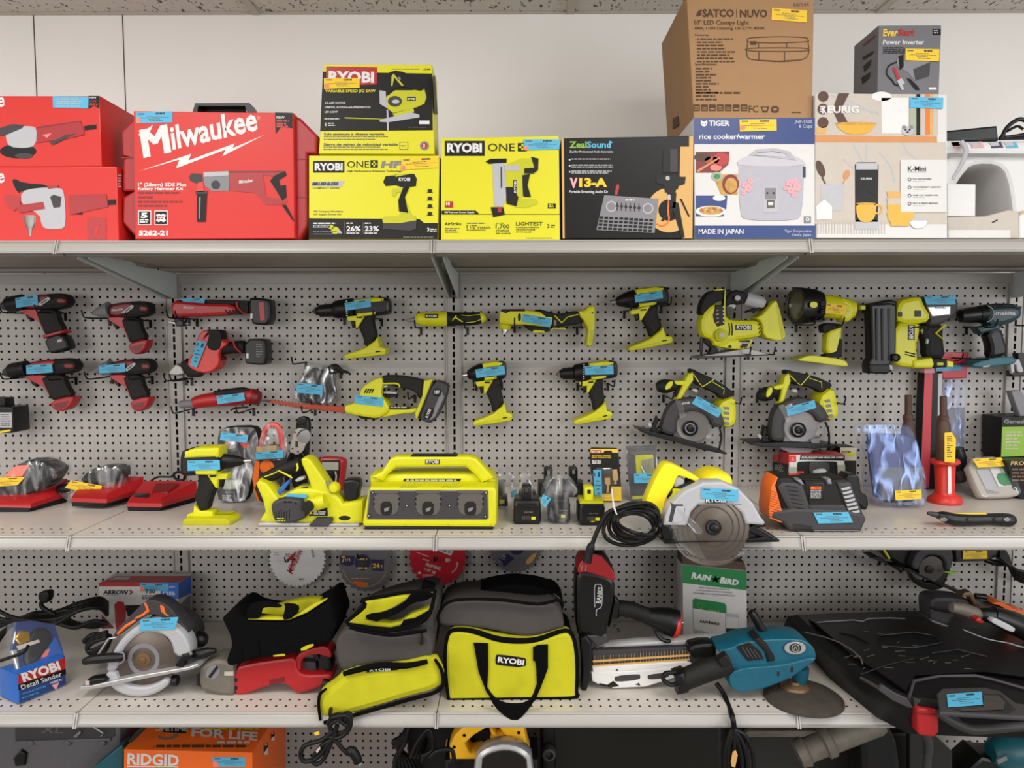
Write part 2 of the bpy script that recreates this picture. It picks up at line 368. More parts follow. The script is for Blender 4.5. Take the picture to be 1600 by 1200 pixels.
# ---- gondola back: uprights with slots, perforated panels, rails
def cells(mb, X0, Z0, nx, nz, mt, hx, hz, px_=I, pz=I, fn=None, oct_=True):
    """sheet of nx x nz cells, each with a hole through it"""
    fn = fn or (lambda a, b: V3((a, 0, b)))
    for j in range(nz):
        for i in range(nx):
            cx, cz = X0+(i+.5)*px_, Z0+(j+.5)*pz; o = [(cx+a*px_/2, cz+b*pz/2) for a, b in ((-1, -1), (0, -1), (1, -1), (1, 0), (1, 1), (0, 1), (-1, 1), (-1, 0))]
            g = .72 if oct_ else 1.
            h = [(cx+a*hx, cz+b*hz) for a, b in ((-g, -g), (0, -1), (g, -g), (1, 0), (g, g), (0, 1), (-g, g), (-1, 0))]
            mb.add([fn(*q) for q in o+h], [[k, (k+1) % 8, 8+(k+1) % 8, 8+k] for k in range(8)], mt, False)
def strip(mb, x0, x1, z0, z1, mt, y=0): mb.add([V3((x0, y, z0)), V3((x1, y, z0)), V3((x1, y, z1)), V3((x0, y, z1))], [[0, 1, 2, 3]], mt, False)
fr = T('gondola_frame', 'grey steel gondola back frame with perforated panels and slotted uprights', 'shelving frame')
ZT = 1.6638
rows = ((1.6636, 10), (1.3862, 17), (.9, 35))
for b in (-2, -1, 0, 1, 2):
    x0 = b*BW
    for q, (zt, nz) in enumerate(rows):
        g = fr('pegboard_panel#%d%d' % (b, q)); zb = zt-nz*I; zl = (1.398, .93, -.1)[q]; zu = (1.70, 1.3975, .9295)[q]
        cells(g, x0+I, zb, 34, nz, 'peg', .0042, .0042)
        strip(g, x0+I, x0+BW-I, zt, zu, 'peg'); strip(g, x0+I, x0+BW-I, zl, zb, 'peg')
        g.add([V3((x0+I, .0006*1, zl)), V3((x0+BW-I, 0, zl)), V3((x0+BW-I, .012, zl)), V3((x0+I, .012, zl))], [[0, 1, 2, 3]], 'peg', False)
    g = fr('back_rail#%d' % b); box(g, (x0+BW/2, -.004, 1.682), (BW-2*I, .012, .03), 'upright')
    g = fr('hole_shade_sheet#%d' % b); strip(g, x0, x0+BW, -.1, 1.7, 'holeshade', .02)  # black sheet added behind the panels, shade of the holes as colour
    g = fr('seam_strip#%d' % b); box(g, (x0+BW/2, -.0015, 1.402), (BW-2*I, .003, .014), 'upright')
for k in (-2, -1, 0, 1, 2, 3):
    x = k*BW; g = fr('upright#%d' % k); nz = 70
    cells(g, x-.006, -.1, 1, nz, 'upright', .0036, .0092, .012, I, lambda a, b: V3((a, -.006, b)), False)
    for s in (-1, 1):
        strip(g, min(x+s*.006, x+s*.024), max(x+s*.006, x+s*.024), -.1, 1.7, 'upright', -.006)
        box(g, (x+s*.0235, -.003, .8), (.003, .014, 1.8), 'upright')
fr.done(V3((0, 0, -.15)))
# ---- shelves: deck with two rows of holes at the front, price rail, two brackets
LV = {1: (Z1, 'top'), 2: (Z2, 'middle'), 3: (Z3, 'lower')}
BN = {-2: 'at the left edge of the picture', -1: 'left of the centre uprights', 0: 'right of the centre uprights', 1: 'towards the right side', 2: 'at the right edge'}
for lv, (Z, nm) in LV.items():
    for b in (-2, -1, 0, 1):
        t = T('metal_shelf', 'beige steel %s shelf with price rail, bay %s' % (nm, ('second from left', 'third from left', 'at the right end')[b+1] if b > -2 else 'at the left end'), 'shelf', 'gondola shelves')
        x0, x1 = b*BW+.001, (b+1)*BW-.001; d = t('deck'); g = .016
        fn = lambda a, q: V3((a, q, Z))
        n = 34; cells(d, x0+(BW-.002-n*I)/2, -DS+.012, n, 2, 'shelfmetal', .0034, .0042, I, .033, fn)
        xa, xb = x0+(BW-.002-n*I)/2, x1-(BW-.002-n*I)/2; ya, yb = -DS+.012, -DS+.078
        def q4(m_, X0, X1, Y0, Y1, zz, mt): m_.add([V3((X0, Y0, zz)), V3((X1, Y0, zz)), V3((X1, Y1, zz)), V3((X0, Y1, zz))], [[0, 1, 2, 3]], mt, False)
        q4(d, x0, x1, -DS, ya, Z, 'shelfmetal'); q4(d, x0, x1, yb, -.012, Z, 'shelfmetal'); q4(d, x0, xa, ya, yb, Z, 'shelfmetal'); q4(d, xb, x1, ya, yb, Z, 'shelfmetal')
        q4(d, x0, x1, -DS+.02, -.014, Z-.02, 'shelfshade')  # underside: shelf metal darkened, shade below the deck put into its colour
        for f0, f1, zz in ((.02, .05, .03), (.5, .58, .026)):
            box(d, ((x0+x1)/2, -DS+(f0+f1)/2, Z-zz), (x1-x0-.004, f1-f0, .008), 'shelfshade')
        rl = t('price_rail'); H = .032
        prof = [(-DS, Z), (-DS-.004, Z), (-DS-.006, Z-.003), (-DS-.004, Z-.006), (-DS-.006, Z-.008), (-DS-.013, Z-H+.006), (-DS-.018, Z-H+.004), (-DS-.017, Z-H), (-DS-.008, Z-H-.001), (-DS, Z-H+.003)]
        N = len(prof)
        rl.add([V3((x0, y, z)) for y, z in prof]+[V3((x1, y, z)) for y, z in prof], [[i, N+i, N+(i+1) % N, (i+1) % N] for i in range(N)]+[list(range(N)), [N+i for i in reversed(range(N))]], 'railmetal', False)
        for s in (0, 1):
            e = t('rail_end_cap#%d' % s); xx = x0 if s == 0 else x1-.0035
            pr = [(-DS+.004, Z+.0005), (-DS-.009, Z+.0005), (-DS-.021, Z-H-.002), (-DS+.002, Z-H-.002)]
            e.add([V3((xx, y, z)) for y, z in pr]+[V3((xx+.0035, y, z)) for y, z in pr], [[0, 1, 2, 3], [7, 6, 5, 4]]+[[i, 4+i, 4+(i+1) % 4, (i+1) % 4] for i in range(4)], 'railmetal', False)
            k = t('bracket#%d' % s); bx = x0+.012 if s == 0 else x1-.015
            pr = [(-.008, Z-.03), (-.26, Z-.03), (-.30, Z-.012), (-.5, Z-.012), (-.5, Z-.034), (-.04, Z-.112), (-.008, Z-.112)]
            N2 = len(pr)
            k.add([V3((bx, y, z)) for y, z in pr]+[V3((bx+.003, y, z)) for y, z in pr], [list(range(N2)), [N2+i for i in reversed(range(N2))]]+[[i, N2+i, N2+(i+1) % N2, (i+1) % N2] for i in range(N2)], 'bracketgrey', False)
        t.done(V3(((x0+x1)/2, -DS/2, Z-.03)))
t = T('base_deck', 'grey base deck at the foot of the shelving', 'shelf'); g = t(); box(g, (.5, -.32, Z4-.02), (5.4, .62, .04), 'shelfmetal'); t.done()
# ================================================================ cartons on the top shelf
def inv(p):                                  # point -> coordinates of the current view
    d = p-CAM; z = d.dot(FW); return ((800+FPX*d.dot(RT)/z-VW[0])*VW[2], (600-FPX*d.dot(UP)/z-VW[1])*VW[2])
def carton(mb, x0, x1, yt, pl, Z, D, mt, r=.0025, fm=None):
    """upright box: left, right and top of its front in the view, standing on level Z"""
    ym = (yt+inv(pl.p)[1])/2; yb = None
    a, b, c = pl.w(x0, yt), pl.w(x1, yt), pl.w((x0+x1)/2, yt)
    up = V3((0, 0, 1)); h = c.z-Z
    q = [inv(a), inv(b), inv(b-up*(b.z-Z)), inv(a-up*(a.z-Z))]
    slab(mb, q, pl, D, mt, r, fm=fm); return h
YB = -.585
F = PL(YB)
# -- two red power tool cartons at the left edge
view(0, 120, 3.2)
t = T('tool_carton', 'red grinder carton lying on top of the other red carton at the left edge', 'box')
g = t('carton'); p = PL(-.588); Zl = p.w(300, 449).z
carton(g, -330, 497, 95, p, Zl, .20, 'boxred')
text(g, 'Milwaukee', -300, 214, 70, p, 'white', 330, 12, .2, .02)
slab(g, [30, 262, 60, 248, 150, 245, 185, 256, 180, 345, 120, 358, 45, 350, 28, 310], p, .002, 'lightgrey', .0005, off=.0012, ch=1)
prn(g, [-40, 268, 60, 236, 120, 240, 110, 256, 30, 290, -40, 300], p, 'charcoal', .002); prn(g, ell(90, 372, 92, 36), p, 'boxblack'); prn(g, ell(120, 395, 45, 14), p, 'charcoal', .001)
prn(g, [185, 258, 400, 222, 418, 262, 420, 290, 330, 310, 180, 330], p, 'casered', .002); prn(g, [185, 250, 400, 219, 404, 224, 186, 258], p, 'darkred', .0022); prn(g, [245, 328, 330, 290, 385, 282, 330, 308, 262, 340], p, 'charcoal', .0024)
prn(g, [212, 290, 258, 282, 235, 306], p, 'pink', .0024); prn(g, [420, 246, 482, 238, 482, 262, 424, 268], p, 'boxblack')
prn(g, [443, 95, 495, 95, 495, 158, 470, 145, 443, 160], p, 'boxblack'); text(g, 'NEW', 448, 108, 9, p, 'white', 34); bars(g, 448, 118, 40, 3, 10, 5, p, 'milred')
sd = side(p.w(497, 300).x+.0025, 1)
text(g, 'Milwaukee', 530, 195, 30, sd, 'white', 110, -20, .2, .02); prn(g, [530, 215, 640, 252, 640, 258], sd, 'white'); bars(g, 520, 290, 45, 2, 12, 6, sd, 'white'); prn(g, [525, 350, 600, 370, 600, 425, 540, 400], sd, 'boxblack'); prn(g, ell(555, 378, 22, 9), sd, 'lightgrey', .001)
slab(t('price_label'), [263, 97, 443, 99, 441, 158, 265, 155], p, .001, 'skyblue', .0002, off=.0015); bars(t('price_label'), 282, 108, 130, 4, 12, 6, p, 'lightgrey', .0018)
t.done()
t = T('tool_carton', 'red drill carton under the grinder carton, a grey right angle drill pictured on it', 'box')
g = t('carton'); carton(g, -330, 583, 449, p, Z1, .2, 'boxred')
text(g, 'Milwaukee', -300, 594, 70, p, 'white', 330, 12, .2, .02)
prn(g, [58, 520, 75, 508, 110, 530, 245, 540, 240, 566, 110, 570, 90, 585], p, 'boxblack', ch=1); slab(g, [105, 572, 180, 555, 300, 552, 322, 580, 330, 740, 310, 762, 225, 762, 205, 735, 200, 690, 105, 640], p, .002, 'lightgrey', .0005, off=.0015, ch=1)
prn(g, [18, 600, 40, 590, 105, 600, 100, 640, 70, 672, 35, 640], p, 'milred', .002); prn(g, [70, 645, 215, 625, 225, 660, 100, 680], p, 'casered', .0024); prn(g, [345, 590, 530, 585, 540, 650, 350, 690], p, 'casered', .0018); prn(g, [250, 600, 268, 590, 305, 600, 300, 650, 268, 655], p, 'charcoal', .0026); prn(g, [540, 615, 580, 613, 580, 640, 540, 642], p, 'boxblack'); prn(g, [360, 688, 415, 668, 412, 690], p, 'boxblack')
lathe(g, (150, 692), (150, 797), [(0, 30), (.3, 28), (.55, 22), (.6, 14), (1, 6)], p, 'steel', fl=.15)
prn(g, [235, 545, 290, 540, 290, 552, 240, 560], p, 'casered', .0028); prn(g, rect(437, 705, 530, 815), p, 'milred', .001); prn(g, [470, 760, 500, 740, 480, 800], p, 'boxred', .0014)
sd = side(p.w(583, 600).x+.0025, 1); bars(g, 590, 490, 18, 5, 14, 6, sd, 'white'); t.done()
# -- rotary hammer case in its sleeve
t = T('tool_case', 'red plastic hammer drill case with a black handle inside a red printed sleeve', 'tool case')
p = PL(-.575); c = t('case_shell')
slab(c, [672, 202, 1450, 190, 1500, 205, 1585, 290, 1585, 384, 1538, 386, 1538, 740, 1500, 815, 690, 815, 608, 728, 612, 600, 666, 572, 612, 572, 612, 404, 664, 404, 606, 400, 606, 270], p, .12, 'casered', .006)
prn(c, [608, 402, 664, 404, 664, 409, 608, 407], p, 'darkred', .001); prn(c, [1475, 412, 1536, 408, 1536, 413, 1475, 417], p, 'darkred', .001); prn(c, [1475, 598, 1536, 600, 1536, 606, 1475, 604], p, 'darkred', .001)
hole_slab(t('handle'), [960, 185, 975, 132, 1245, 130, 1278, 185], [985, 185, 990, 146, 1225, 145, 1238, 185], PL(-.54), .04, 'satin')
prn(t('handle'), [985, 185, 990, 160, 1225, 160, 1238, 185], PL(-.51), 'black')
g = t('sleeve'); p = PL(-.59); slab(g, [667, 171, 1467, 180, 1474, 808, 675, 812], p, .15, 'boxred', .002)
text(g, 'M', 725, 405, 150, p, 'white', 125, 12, .05, .0); text(g, 'M', 735, 403, 150, p, 'white', 125, 12, .05, .0, .0009); text(g, 'M', 718, 407, 150, p, 'white', 125, 12, .05, .0, .001); text(g, 'ilwaukee', 862, 362, 118, p, 'white', 440, 13, .1, .026)
prn(g, [690, 290, 765, 240, 750, 275, 700, 295], p, 'white'); prn(g, ell(1293, 205, 9), p, 'pink')
prn(g, [695, 472, 956, 385, 943, 418, 1174, 333, 1163, 357, 1327, 288, 1112, 397, 1128, 364, 880, 458, 897, 414], p, 'white')
prn(g, [1375, 178, 1462, 180, 1462, 258, 1410, 245, 1378, 287], p, 'boxdark'); text(g, 'NEW', 1383, 209, 13, p, 'white', 40); bars(g, 1383, 216, 62, 3, 14, 9, p, 'milred', .001)
text(g, '1" (28mm) SDS Plus', 690, 547, 17, p, 'white', 242, 0, 0, .03); text(g, 'Rotary Hammer Kit', 690, 566, 15, p, 'white', 225, 0, 0, .03)
for y, w_ in ((575, 215), (597, 75), (620, 230), (640, 150)): bars(g, 690, y, w_, 1, 0, 9, p, 'darkred', .001, .05)
for x in (690, 772): slab(g, rect(x, 668, x+66, 742), p, .001, 'white', .0004, off=.0012); slab(g, rect(x+5, 673, x+61, 737), p, .001, 'boxblack', .0002, off=.0016)
text(g, '5', 704, 705, 26, p, 'white', 34, 0, 0, .05, .0022); bars(g, 699, 712, 50, 2, 11, 6, p, 'white', .0022); prn(g, [780, 690, 795, 684, 805, 690, 816, 684, 830, 692, 824, 705, 830, 720, 816, 727, 805, 720, 793, 727, 780, 718, 786, 705], p, 'white', .0022); bars(g, 788, 697, 36, 2, 9, 6, p, 'milred', .0026)
text(g, '5262-21', 694, 793, 25, p, 'white', 146, 0, 0, .05)
# pictured hammer
prn(g, [945, 497, 960, 482, 1010, 485, 1015, 520, 985, 535, 950, 520], p, 'charcoal'); slab(g, [1015, 475, 1145, 470, 1148, 570, 1060, 572, 1020, 540], p, .001, 'grey', .0004, off=.0012); prn(g, [1018, 478, 1142, 473, 1142, 494, 1018, 500], p, 'lightgrey', .002); prn(g, ell(1078, 540, 22), p, 'charcoal', .002)
prn(g, [1145, 470, 1420, 470, 1432, 490, 1390, 500, 1315, 490, 1330, 600, 1395, 610, 1425, 600, 1438, 625, 1400, 640, 1330, 640, 1275, 580, 1145, 570], p, 'casered', .0012); prn(g, [1145, 470, 1420, 470, 1420, 476, 1145, 478], p, 'darkred', .002)
prn(g, [1370, 495, 1425, 470, 1432, 492, 1395, 515, 1400, 545, 1428, 540, 1432, 600, 1412, 620, 1376, 560, 1350, 520], p, 'boxblack', .0018); prn(g, [1408, 640, 1430, 640, 1468, 712, 1468, 725], p, 'boxblack', .002); text(g, 'Milwaukee', 1195, 535, 18, p, 'white', 68, 8, .2, .02, .002)
prn(g, [988, 530, 1015, 525, 1020, 575, 985, 575], p, 'orangered', .002); prn(g, [985, 580, 1035, 575, 1028, 725, 985, 725], p, 'boxblack', .0018); prn(g, [978, 572, 1038, 570, 1038, 584, 978, 586], p, 'charcoal', .002); prn(g, [995, 600, 1003, 600, 1000, 710, 994, 710], p, 'grey', .0022)
sticker(t('price_label'), [677, 178, 862, 172, 862, 228, 680, 233], p, 'skyblue', dot=(692, 218, 14)); t.done()
# -- lime tool boxes
view(470, 90, 3.8095)
p = PL(YB); Zb = p.w(400, 577).z
t = T('tool_carton', 'lime and black jig saw box stacked on the impact driver box', 'box'); g = t('carton')
slab(g, [137, 40, 780, 42, 795, 575, 107, 572], p, .115, 'boxyellow', .002)
prn(g, [131, 84, 781, 95, 786, 432, 115, 438], p, 'boxdark'); prn(g, [152, 52, 454, 58, 452, 160, 150, 168], p, 'milred', .0012); text(g, 'RYOBI', 165, 142, 62, p, 'white', 270, -1, 0, .045, .0016)
bars(g, 540, 66, 180, 1, 0, 4, p, 'inkgrey'); text(g, 'JS48', 730, 74, 11, p, 'ink', 40)
text(g, 'VARIABLE SPEED JIG SAW', 145, 206, 17, p, 'boxyellow', 300, 0, 0, .02, .0014)
for s_, y, w_ in (('4.8 AMP MOTOR', 275, 125), ('ORBITAL ACTION with SPEEDMATCH', 301, 272), ('LED LIGHT', 328, 78)): text(g, s_, 141, y, 11, p, 'white', w_, 0, .1, .02, .0014)
bars(g, 140, 362, 110, 1, 0, 5, p, 'white', .0014); text(g, '1', 146, 407, 19, p, 'white', None, 0, 0, .04, .0014); bars(g, 162, 388, 45, 2, 12, 6, p, 'white', .0014); prn(g, [260, 355, 500, 365, 500, 368, 262, 362], p, 'limedark', .0014)
text(g, 'Scie sauteuse a vitesse variable', 137, 462, 15, p, 'inkgrey', 360, 0, 0, .03); bars(g, 137, 468, 410, 2, 16, 5, p, 'inkgrey'); text(g, 'Sierra de vaiven de velocidad variable', 135, 524, 15, p, 'inkgrey', 442, 0, 0, .03); bars(g, 135, 530, 440, 2, 14, 5, p, 'inkgrey')
ringp(g, 736, 524, 16, 27, p, 'grey', .001); prn(g, ell(736, 524, 17), p, 'milred', .0012); text(g, '3', 727, 534, 20, p, 'white', None, 0, 0, .04, .0016); prn(g, rect(588, 502, 638, 548), p, 'inkgrey', .001); prn(g, rect(591, 505, 635, 545), p, 'boxyellow', .0012); bars(g, 596, 522, 36, 1, 0, 6, p, 'inkgrey', .0016)
# pictured jig saw
slab(g, [470, 190, 500, 110, 545, 75, 620, 85, 715, 140, 740, 190, 700, 200, 610, 170, 545, 190, 520, 235], p, .001, 'black', .0004, off=.0022, ch=1); prn(g, [500, 240, 560, 195, 660, 195, 735, 185, 748, 235, 735, 275, 690, 295, 550, 330, 500, 290], p, 'limedark', .0018); prn(g, [468, 195, 505, 200, 512, 300, 470, 275], p, 'lightgrey', .0024); prn(g, ell(560, 260, 42, 32), p, 'charcoal', .0024); prn(g, ell(565, 262, 22, 12), p, 'lightgrey', .0028); slab(g, rect(632, 232, 684, 258), p, .001, 'black', .0002, off=.0026); text(g, 'RYOBI', 636, 252, 12, p, 'white', 44, 0, 0, .03, .003)
prn(g, [470, 370, 660, 325, 706, 340, 706, 356, 520, 385, 470, 382], p, 'lightgrey', .0022); prn(g, [510, 310, 520, 310, 525, 432, 513, 434], p, 'lightgrey', .0026); prn(g, [545, 335, 670, 300, 675, 322, 560, 350], p, 'limedark', .002); prn(g, [540, 110, 552, 95, 612, 165, 600, 168, 556, 118, 545, 170, 538, 168], p, 'limedark', .003); prn(g, ell(585, 125, 10), p, 'grey', .003); prn(g, rect(705, 375, 766, 396), p, 'white', .0014); bars(g, 640, 412, 145, 1, 0, 8, p, 'charcoal', .0014)
sd = side(p.w(788, 300).x+.0025, 1)
prn(g, [786, 105, 800, 110, 816, 340, 795, 330], sd, 'boxdark')
sticker(t('price_label'), [137, 122, 350, 122, 350, 180, 138, 186], p, 'labelyellow', .003, dot=(155, 166, 15)); t.done()
t = T('tool_carton', 'lime impact driver box under the jig saw box', 'box'); g = t('carton')
slab(g, [48, 583, 826, 583, 815, 1083, 48, 1083], p, .19, 'boxyellow', .002); prn(g, [48, 956, 705, 960, 735, 985, 817, 985, 815, 1081, 48, 1081], p, 'boxdark')
slab(g, rect(73, 615, 259, 684), p, .001, 'black', .0003, off=.001); text(g, 'RYOBI', 83, 670, 42, p, 'white', 166, 0, 0, .045, .0014)
text(g, 'ONE', 276, 654, 40, p, 'ink', 130, 0, 0, .0); slab(g, rect(414, 610, 458, 655), p, .001, 'black', .0003, off=.001); prn(g, rect(422, 628, 450, 638), p, 'boxyellow', .0014); prn(g, rect(431, 618, 441, 648), p, 'boxyellow', .0014); text(g, 'HF', 476, 655, 40, p, 'grey', 118, 0, .25, .05); text(g, 'High Performance Advanced Technology', 276, 680, 11, p, 'ink', 325)
prn(g, [62, 738, 264, 734, 240, 768, 62, 764], p, 'lightgrey'); text(g, 'BRUSHLESS', 68, 759, 17, p, 'ink', 155, 0, .2, .04, .0014); text(g, 'COMPACT SERIES', 70, 781, 9, p, 'inkgrey', 160, 0, .2); text(g, '18V Compact Brushless', 75, 920, 11, p, 'inkgrey', 176); text(g, '1/4" Impact Driver Kit', 75, 938, 11, p, 'inkgrey', 165)
bars(g, 73, 982, 135, 1, 0, 8, p, 'white', .001, 0); prn(g, rect(73, 995, 172, 1012), p, 'lightgrey', .001); text(g, 'BRUSHLESS', 80, 1010, 11, p, 'ink', 85, 0, 0, .03, .0014); bars(g, 73, 1034, 150, 2, 14, 4, p, 'grey', .001)
prn(g, ell(205, 1028, 24, 22), p, 'limedark', .001); prn(g, ell(180, 1008, 15, 14), p, 'limedark', .001); prn(g, [215, 1030, 232, 1024, 246, 1046, 225, 1046], p, 'lightgrey', .0014)
for x, s_ in ((272, '26%'), (380, '23%')): prn(g, rect(x-11, 978, x-9, 1050), p, 'grey', .001); bars(g, x, 982, 40, 1, 0, 7, p, 'white', .001); text(g, s_, x, 1032, 30, p, 'white', 84, 0, 0, .03, .001); bars(g, x, 1042, 80, 1, 0, 6, p, 'white', .001, .1)
text(g, '3', 752, 1034, 22, p, 'white', None, 0, 0, .03, .001); bars(g, 770, 1018, 45, 2, 11, 7, p, 'white', .001); bars(g, 610, 1066, 190, 1, 0, 5, p, 'grey', .001)
slab(g, [490, 740, 505, 705, 560, 700, 565, 760, 505, 765], p, .001, 'boxdark', .0003, off=.0012); prn(g, [562, 692, 675, 692, 690, 720, 685, 765, 610, 775, 565, 760], p, 'boxdark', .0012); prn(g, [560, 700, 580, 690, 660, 690, 600, 702, 572, 712], p, 'limedark', .0018); slab(g, rect(572, 705, 660, 742), p, .001, 'black', .0002, off=.002); text(g, 'RYOBI', 583, 734, 20, p, 'white', 68, 0, 0, .03, .0025)
prn(g, [545, 780, 615, 770, 650, 770, 640, 800, 575, 800, 560, 830, 545, 820], p, 'limedark', .0016); prn(g, [610, 770, 650, 765, 620, 830, 640, 925, 585, 915, 580, 850], p, 'boxblack', .0018); prn(g, [590, 930, 635, 870, 655, 930, 680, 950, 580, 950], p, 'limedark', .0016); prn(g, [485, 965, 500, 945, 680, 940, 688, 968, 590, 985, 490, 985], p, 'limedark', .0022); prn(g, [488, 985, 590, 985, 688, 968, 686, 1020, 650, 1030, 490, 1020], p, 'charcoal', .002)
for i in range(4): prn(g, rect(755, 782+i*45, 782, 804+i*45), p, 'ink', .001, 1); prn(g, rect(748, 802+i*45, 788, 806+i*45), p, 'ink')
sticker(t('price_label'), [597, 600, 818, 590, 822, 655, 600, 668], p, 'labelyellow', .002, dot=(610, 656, 15)); t.done()
p = PL(-.59)
t = T('tool_carton', 'lime narrow crown stapler box with a pictured stapler, right of the impact driver box', 'box'); g = t('carton')
slab(g, [836, 478, 1536, 466, 1543, 1085, 834, 1085], p, .14, 'boxyellow', .002)
slab(g, rect(857, 495, 1094, 585), p, .001, 'black', .0003, off=.001); text(g, 'RYOBI', 870, 562, 52, p, 'white', 208, 0, 0, .045, .0014); text(g, 'ONE', 1113, 557, 48, p, 'ink', 160, 0, 0, .005); slab(g, rect(1292, 508, 1345, 558), p, .001, 'black', .0003, off=.001); prn(g, rect(1300, 528, 1337, 538), p, 'boxyellow', .0014); prn(g, rect(1313, 515, 1324, 551), p, 'boxyellow', .0014)
prn(g, rect(857, 855, 907, 894), p, 'milred'); text(g, '18', 864, 878, 18, p, 'white', 24, 0, 0, .03, .0014); prn(g, [838, 910, 1040, 910, 1065, 932, 838, 932], p, 'boxdark'); text(g, '18V Narrow Crown Stapler', 856, 926, 11, p, 'white', 180, 0, 0, .02, .0014); prn(g, rect(838, 930, 1540, 934), p, 'boxdark')
text(g, 'AirStrike', 857, 998, 19, p, 'ink', 98); bars(g, 857, 1014, 95, 3, 11, 6, p, 'inkgrey'); bars(g, 988, 982, 110, 1, 0, 7, p, 'inkgrey', .0007, 0); text(g, '1', 988, 1018, 25, p, 'ink'); text(g, '1/2"', 1008, 1016, 20, p, 'ink', 38); text(g, 'STAPLES', 1052, 1018, 13, p, 'ink', 78); text(g, 'IN HARDWOODS', 988, 1031, 9, p, 'ink', 112); text(g, 'UP TO', 1162, 990, 8, p, 'ink', 46)
text(g, '1,700', 1160, 1016, 25, p, 'ink', 82); text(g, 'STAPLES', 1162, 1037, 13, p, 'ink', 78); text(g, 'PER CHARGE', 1162, 1051, 9, p, 'ink', 86); text(g, 'LIGHTEST', 1281, 1000, 23, p, 'ink', 158); text(g, 'CORDLESS NARROW', 1281, 1015, 8, p, 'ink', 140); text(g, 'CROWN STAPLER', 1281, 1029, 9, p, 'ink', 115); text(g, 'IN ITS CLASS', 1281, 1042, 8, p, 'ink', 92); text(g, '3', 1467, 1014, 24, p, 'ink'); bars(g, 1488, 994, 30, 2, 11, 7, p, 'ink'); bars(g, 1340, 1072, 180, 1, 0, 4, p, 'inkgrey')
slab(g, [1140, 620, 1210, 620, 1228, 830, 1200, 890, 1150, 885], p, .001, 'lightgrey', .0004, off=.0012); prn(g, [1100, 618, 1130, 602, 1225, 600, 1225, 625, 1120, 632], p, 'boxblack', .002); prn(g, [1190, 650, 1196, 650, 1198, 775, 1191, 775], p, 'ink', .0024); prn(g, [1130, 890, 1205, 890, 1215, 935, 1145, 950], p, 'boxdark', .0016); prn(g, rect(1172, 890, 1195, 920), p, 'milred', .002)
prn(g, [1215, 640, 1310, 600, 1410, 600, 1400, 690, 1320, 700, 1330, 770, 1310, 840, 1240, 860, 1220, 760], p, 'limedark', .0014); prn(g, [1212, 642, 1305, 640, 1305, 675, 1215, 672], p, 'lightgrey', .0018); prn(g, [1370, 590, 1415, 600, 1412, 670, 1385, 690, 1330, 690, 1330, 660, 1390, 655], p, 'boxdark', .002); prn(g, [1318, 700, 1365, 690, 1350, 760, 1370, 830, 1325, 828, 1320, 770], p, 'boxdark', .002); prn(g, [1220, 770, 1260, 770, 1295, 830, 1285, 885, 1225, 870], p, 'boxdark', .0018); prn(g, [1270, 890, 1300, 840, 1400, 840, 1410, 870, 1340, 895], p, 'limedark', .0014)
slab(g, rect(1265, 728, 1286, 808), p, .001, 'black', .0002, off=.0022); text(g, 'RYOBI', 1282, 803, 13, p, 'white', 68, 90, 0, .03, .0026); prn(g, rect(1470, 868, 1518, 898), p, 'boxdark'); bars(g, 1476, 874, 34, 2, 10, 6, p, 'boxyellow', .0012)
sticker(t('price_label'), [1325, 486, 1538, 486, 1540, 545, 1328, 552], p, 'skyblue', .002, dot=(1342, 540, 14)); t.done()
# -- streaming kit, rice cooker, kraft carton
view(870, 0, 3.0762)
t = T('streaming_kit_box', 'black box of a streaming audio kit with an orange disc and microphone printed', 'box'); g = t('carton')
slab(g, [22, 664, 655, 652, 652, 1146, 28, 1148], p, .13, 'boxblack', .002, fm='boxblack'); prn(g, [22, 664, 33, 664, 38, 1146, 28, 1146], p, 'tan'); prn(g, [636, 655, 657, 655, 652, 1146, 634, 1146], p, 'tan')
ringp(g, 540, 1010, 52, 107, p, 'tan', .001, 40, 1); prn(g, [594, 705, 636, 705, 636, 1146, 600, 1146, 575, 960, 590, 860], p, 'tan', .0008)
text(g, 'Zeal', 60, 710, 31, p, 'leafgreen', 84, 0, 0, .03); text(g, 'Sound', 145, 710, 31, p, 'skyblue', 115, 0, 0, .03); prn(g, [252, 676, 272, 684, 258, 690, 258, 706, 252, 706], p, 'skyblue'); text(g, 'Zeal for Professional Audio Innovation', 61, 733, 9, p, 'white', 210)
for i, w_ in enumerate((205, 210, 195)): prn(g, ell(62, 768+i*29, 4), p, 'white'); bars(g, 70, 762+i*29, w_, 1 if i == 0 else 2, 9, 5, p, 'lightgrey', .0008, .1)
text(g, 'V', 62, 900, 44, p, 'rose', 38, 0, 0, .06); text(g, '13-A', 108, 896, 40, p, 'labelyellow', 134, 0, 0, .05); text(g, 'Portable Streaming Audio Kit', 60, 928, 14, p, 'white', 186)
slab(g, [228, 938, 490, 955, 470, 1120, 190, 1105], p, .001, 'grey', .0003, off=.0016)
for x, y in ((262, 992), (438, 1002)): ringp(g, x, y, 0, 26, p, 'lightgrey', .002); prn(g, ell(x, y, 20), p, 'grey', .0024)
for i in range(6): prn(g, rect(288+i*21, 972+i, 292+i*21, 1012+i), p, 'black', .0022); prn(g, rect(284+i*21, 984+i*2, 297+i*21, 994+i*2), p, 'ink', .0026)
for j in range(4):
    for i in range(11): x, y = 205+i*24-j*2, 1040+j*17+i*1.3; prn(g, rect(x, y, x+18, y+11), p, 'black', .0022)
bars(g, 330, 958, 50, 1, 0, 6, p, 'white', .0022); prn(g, [278, 935, 286, 890, 298, 885, 300, 900, 290, 938], p, 'milred', .001)
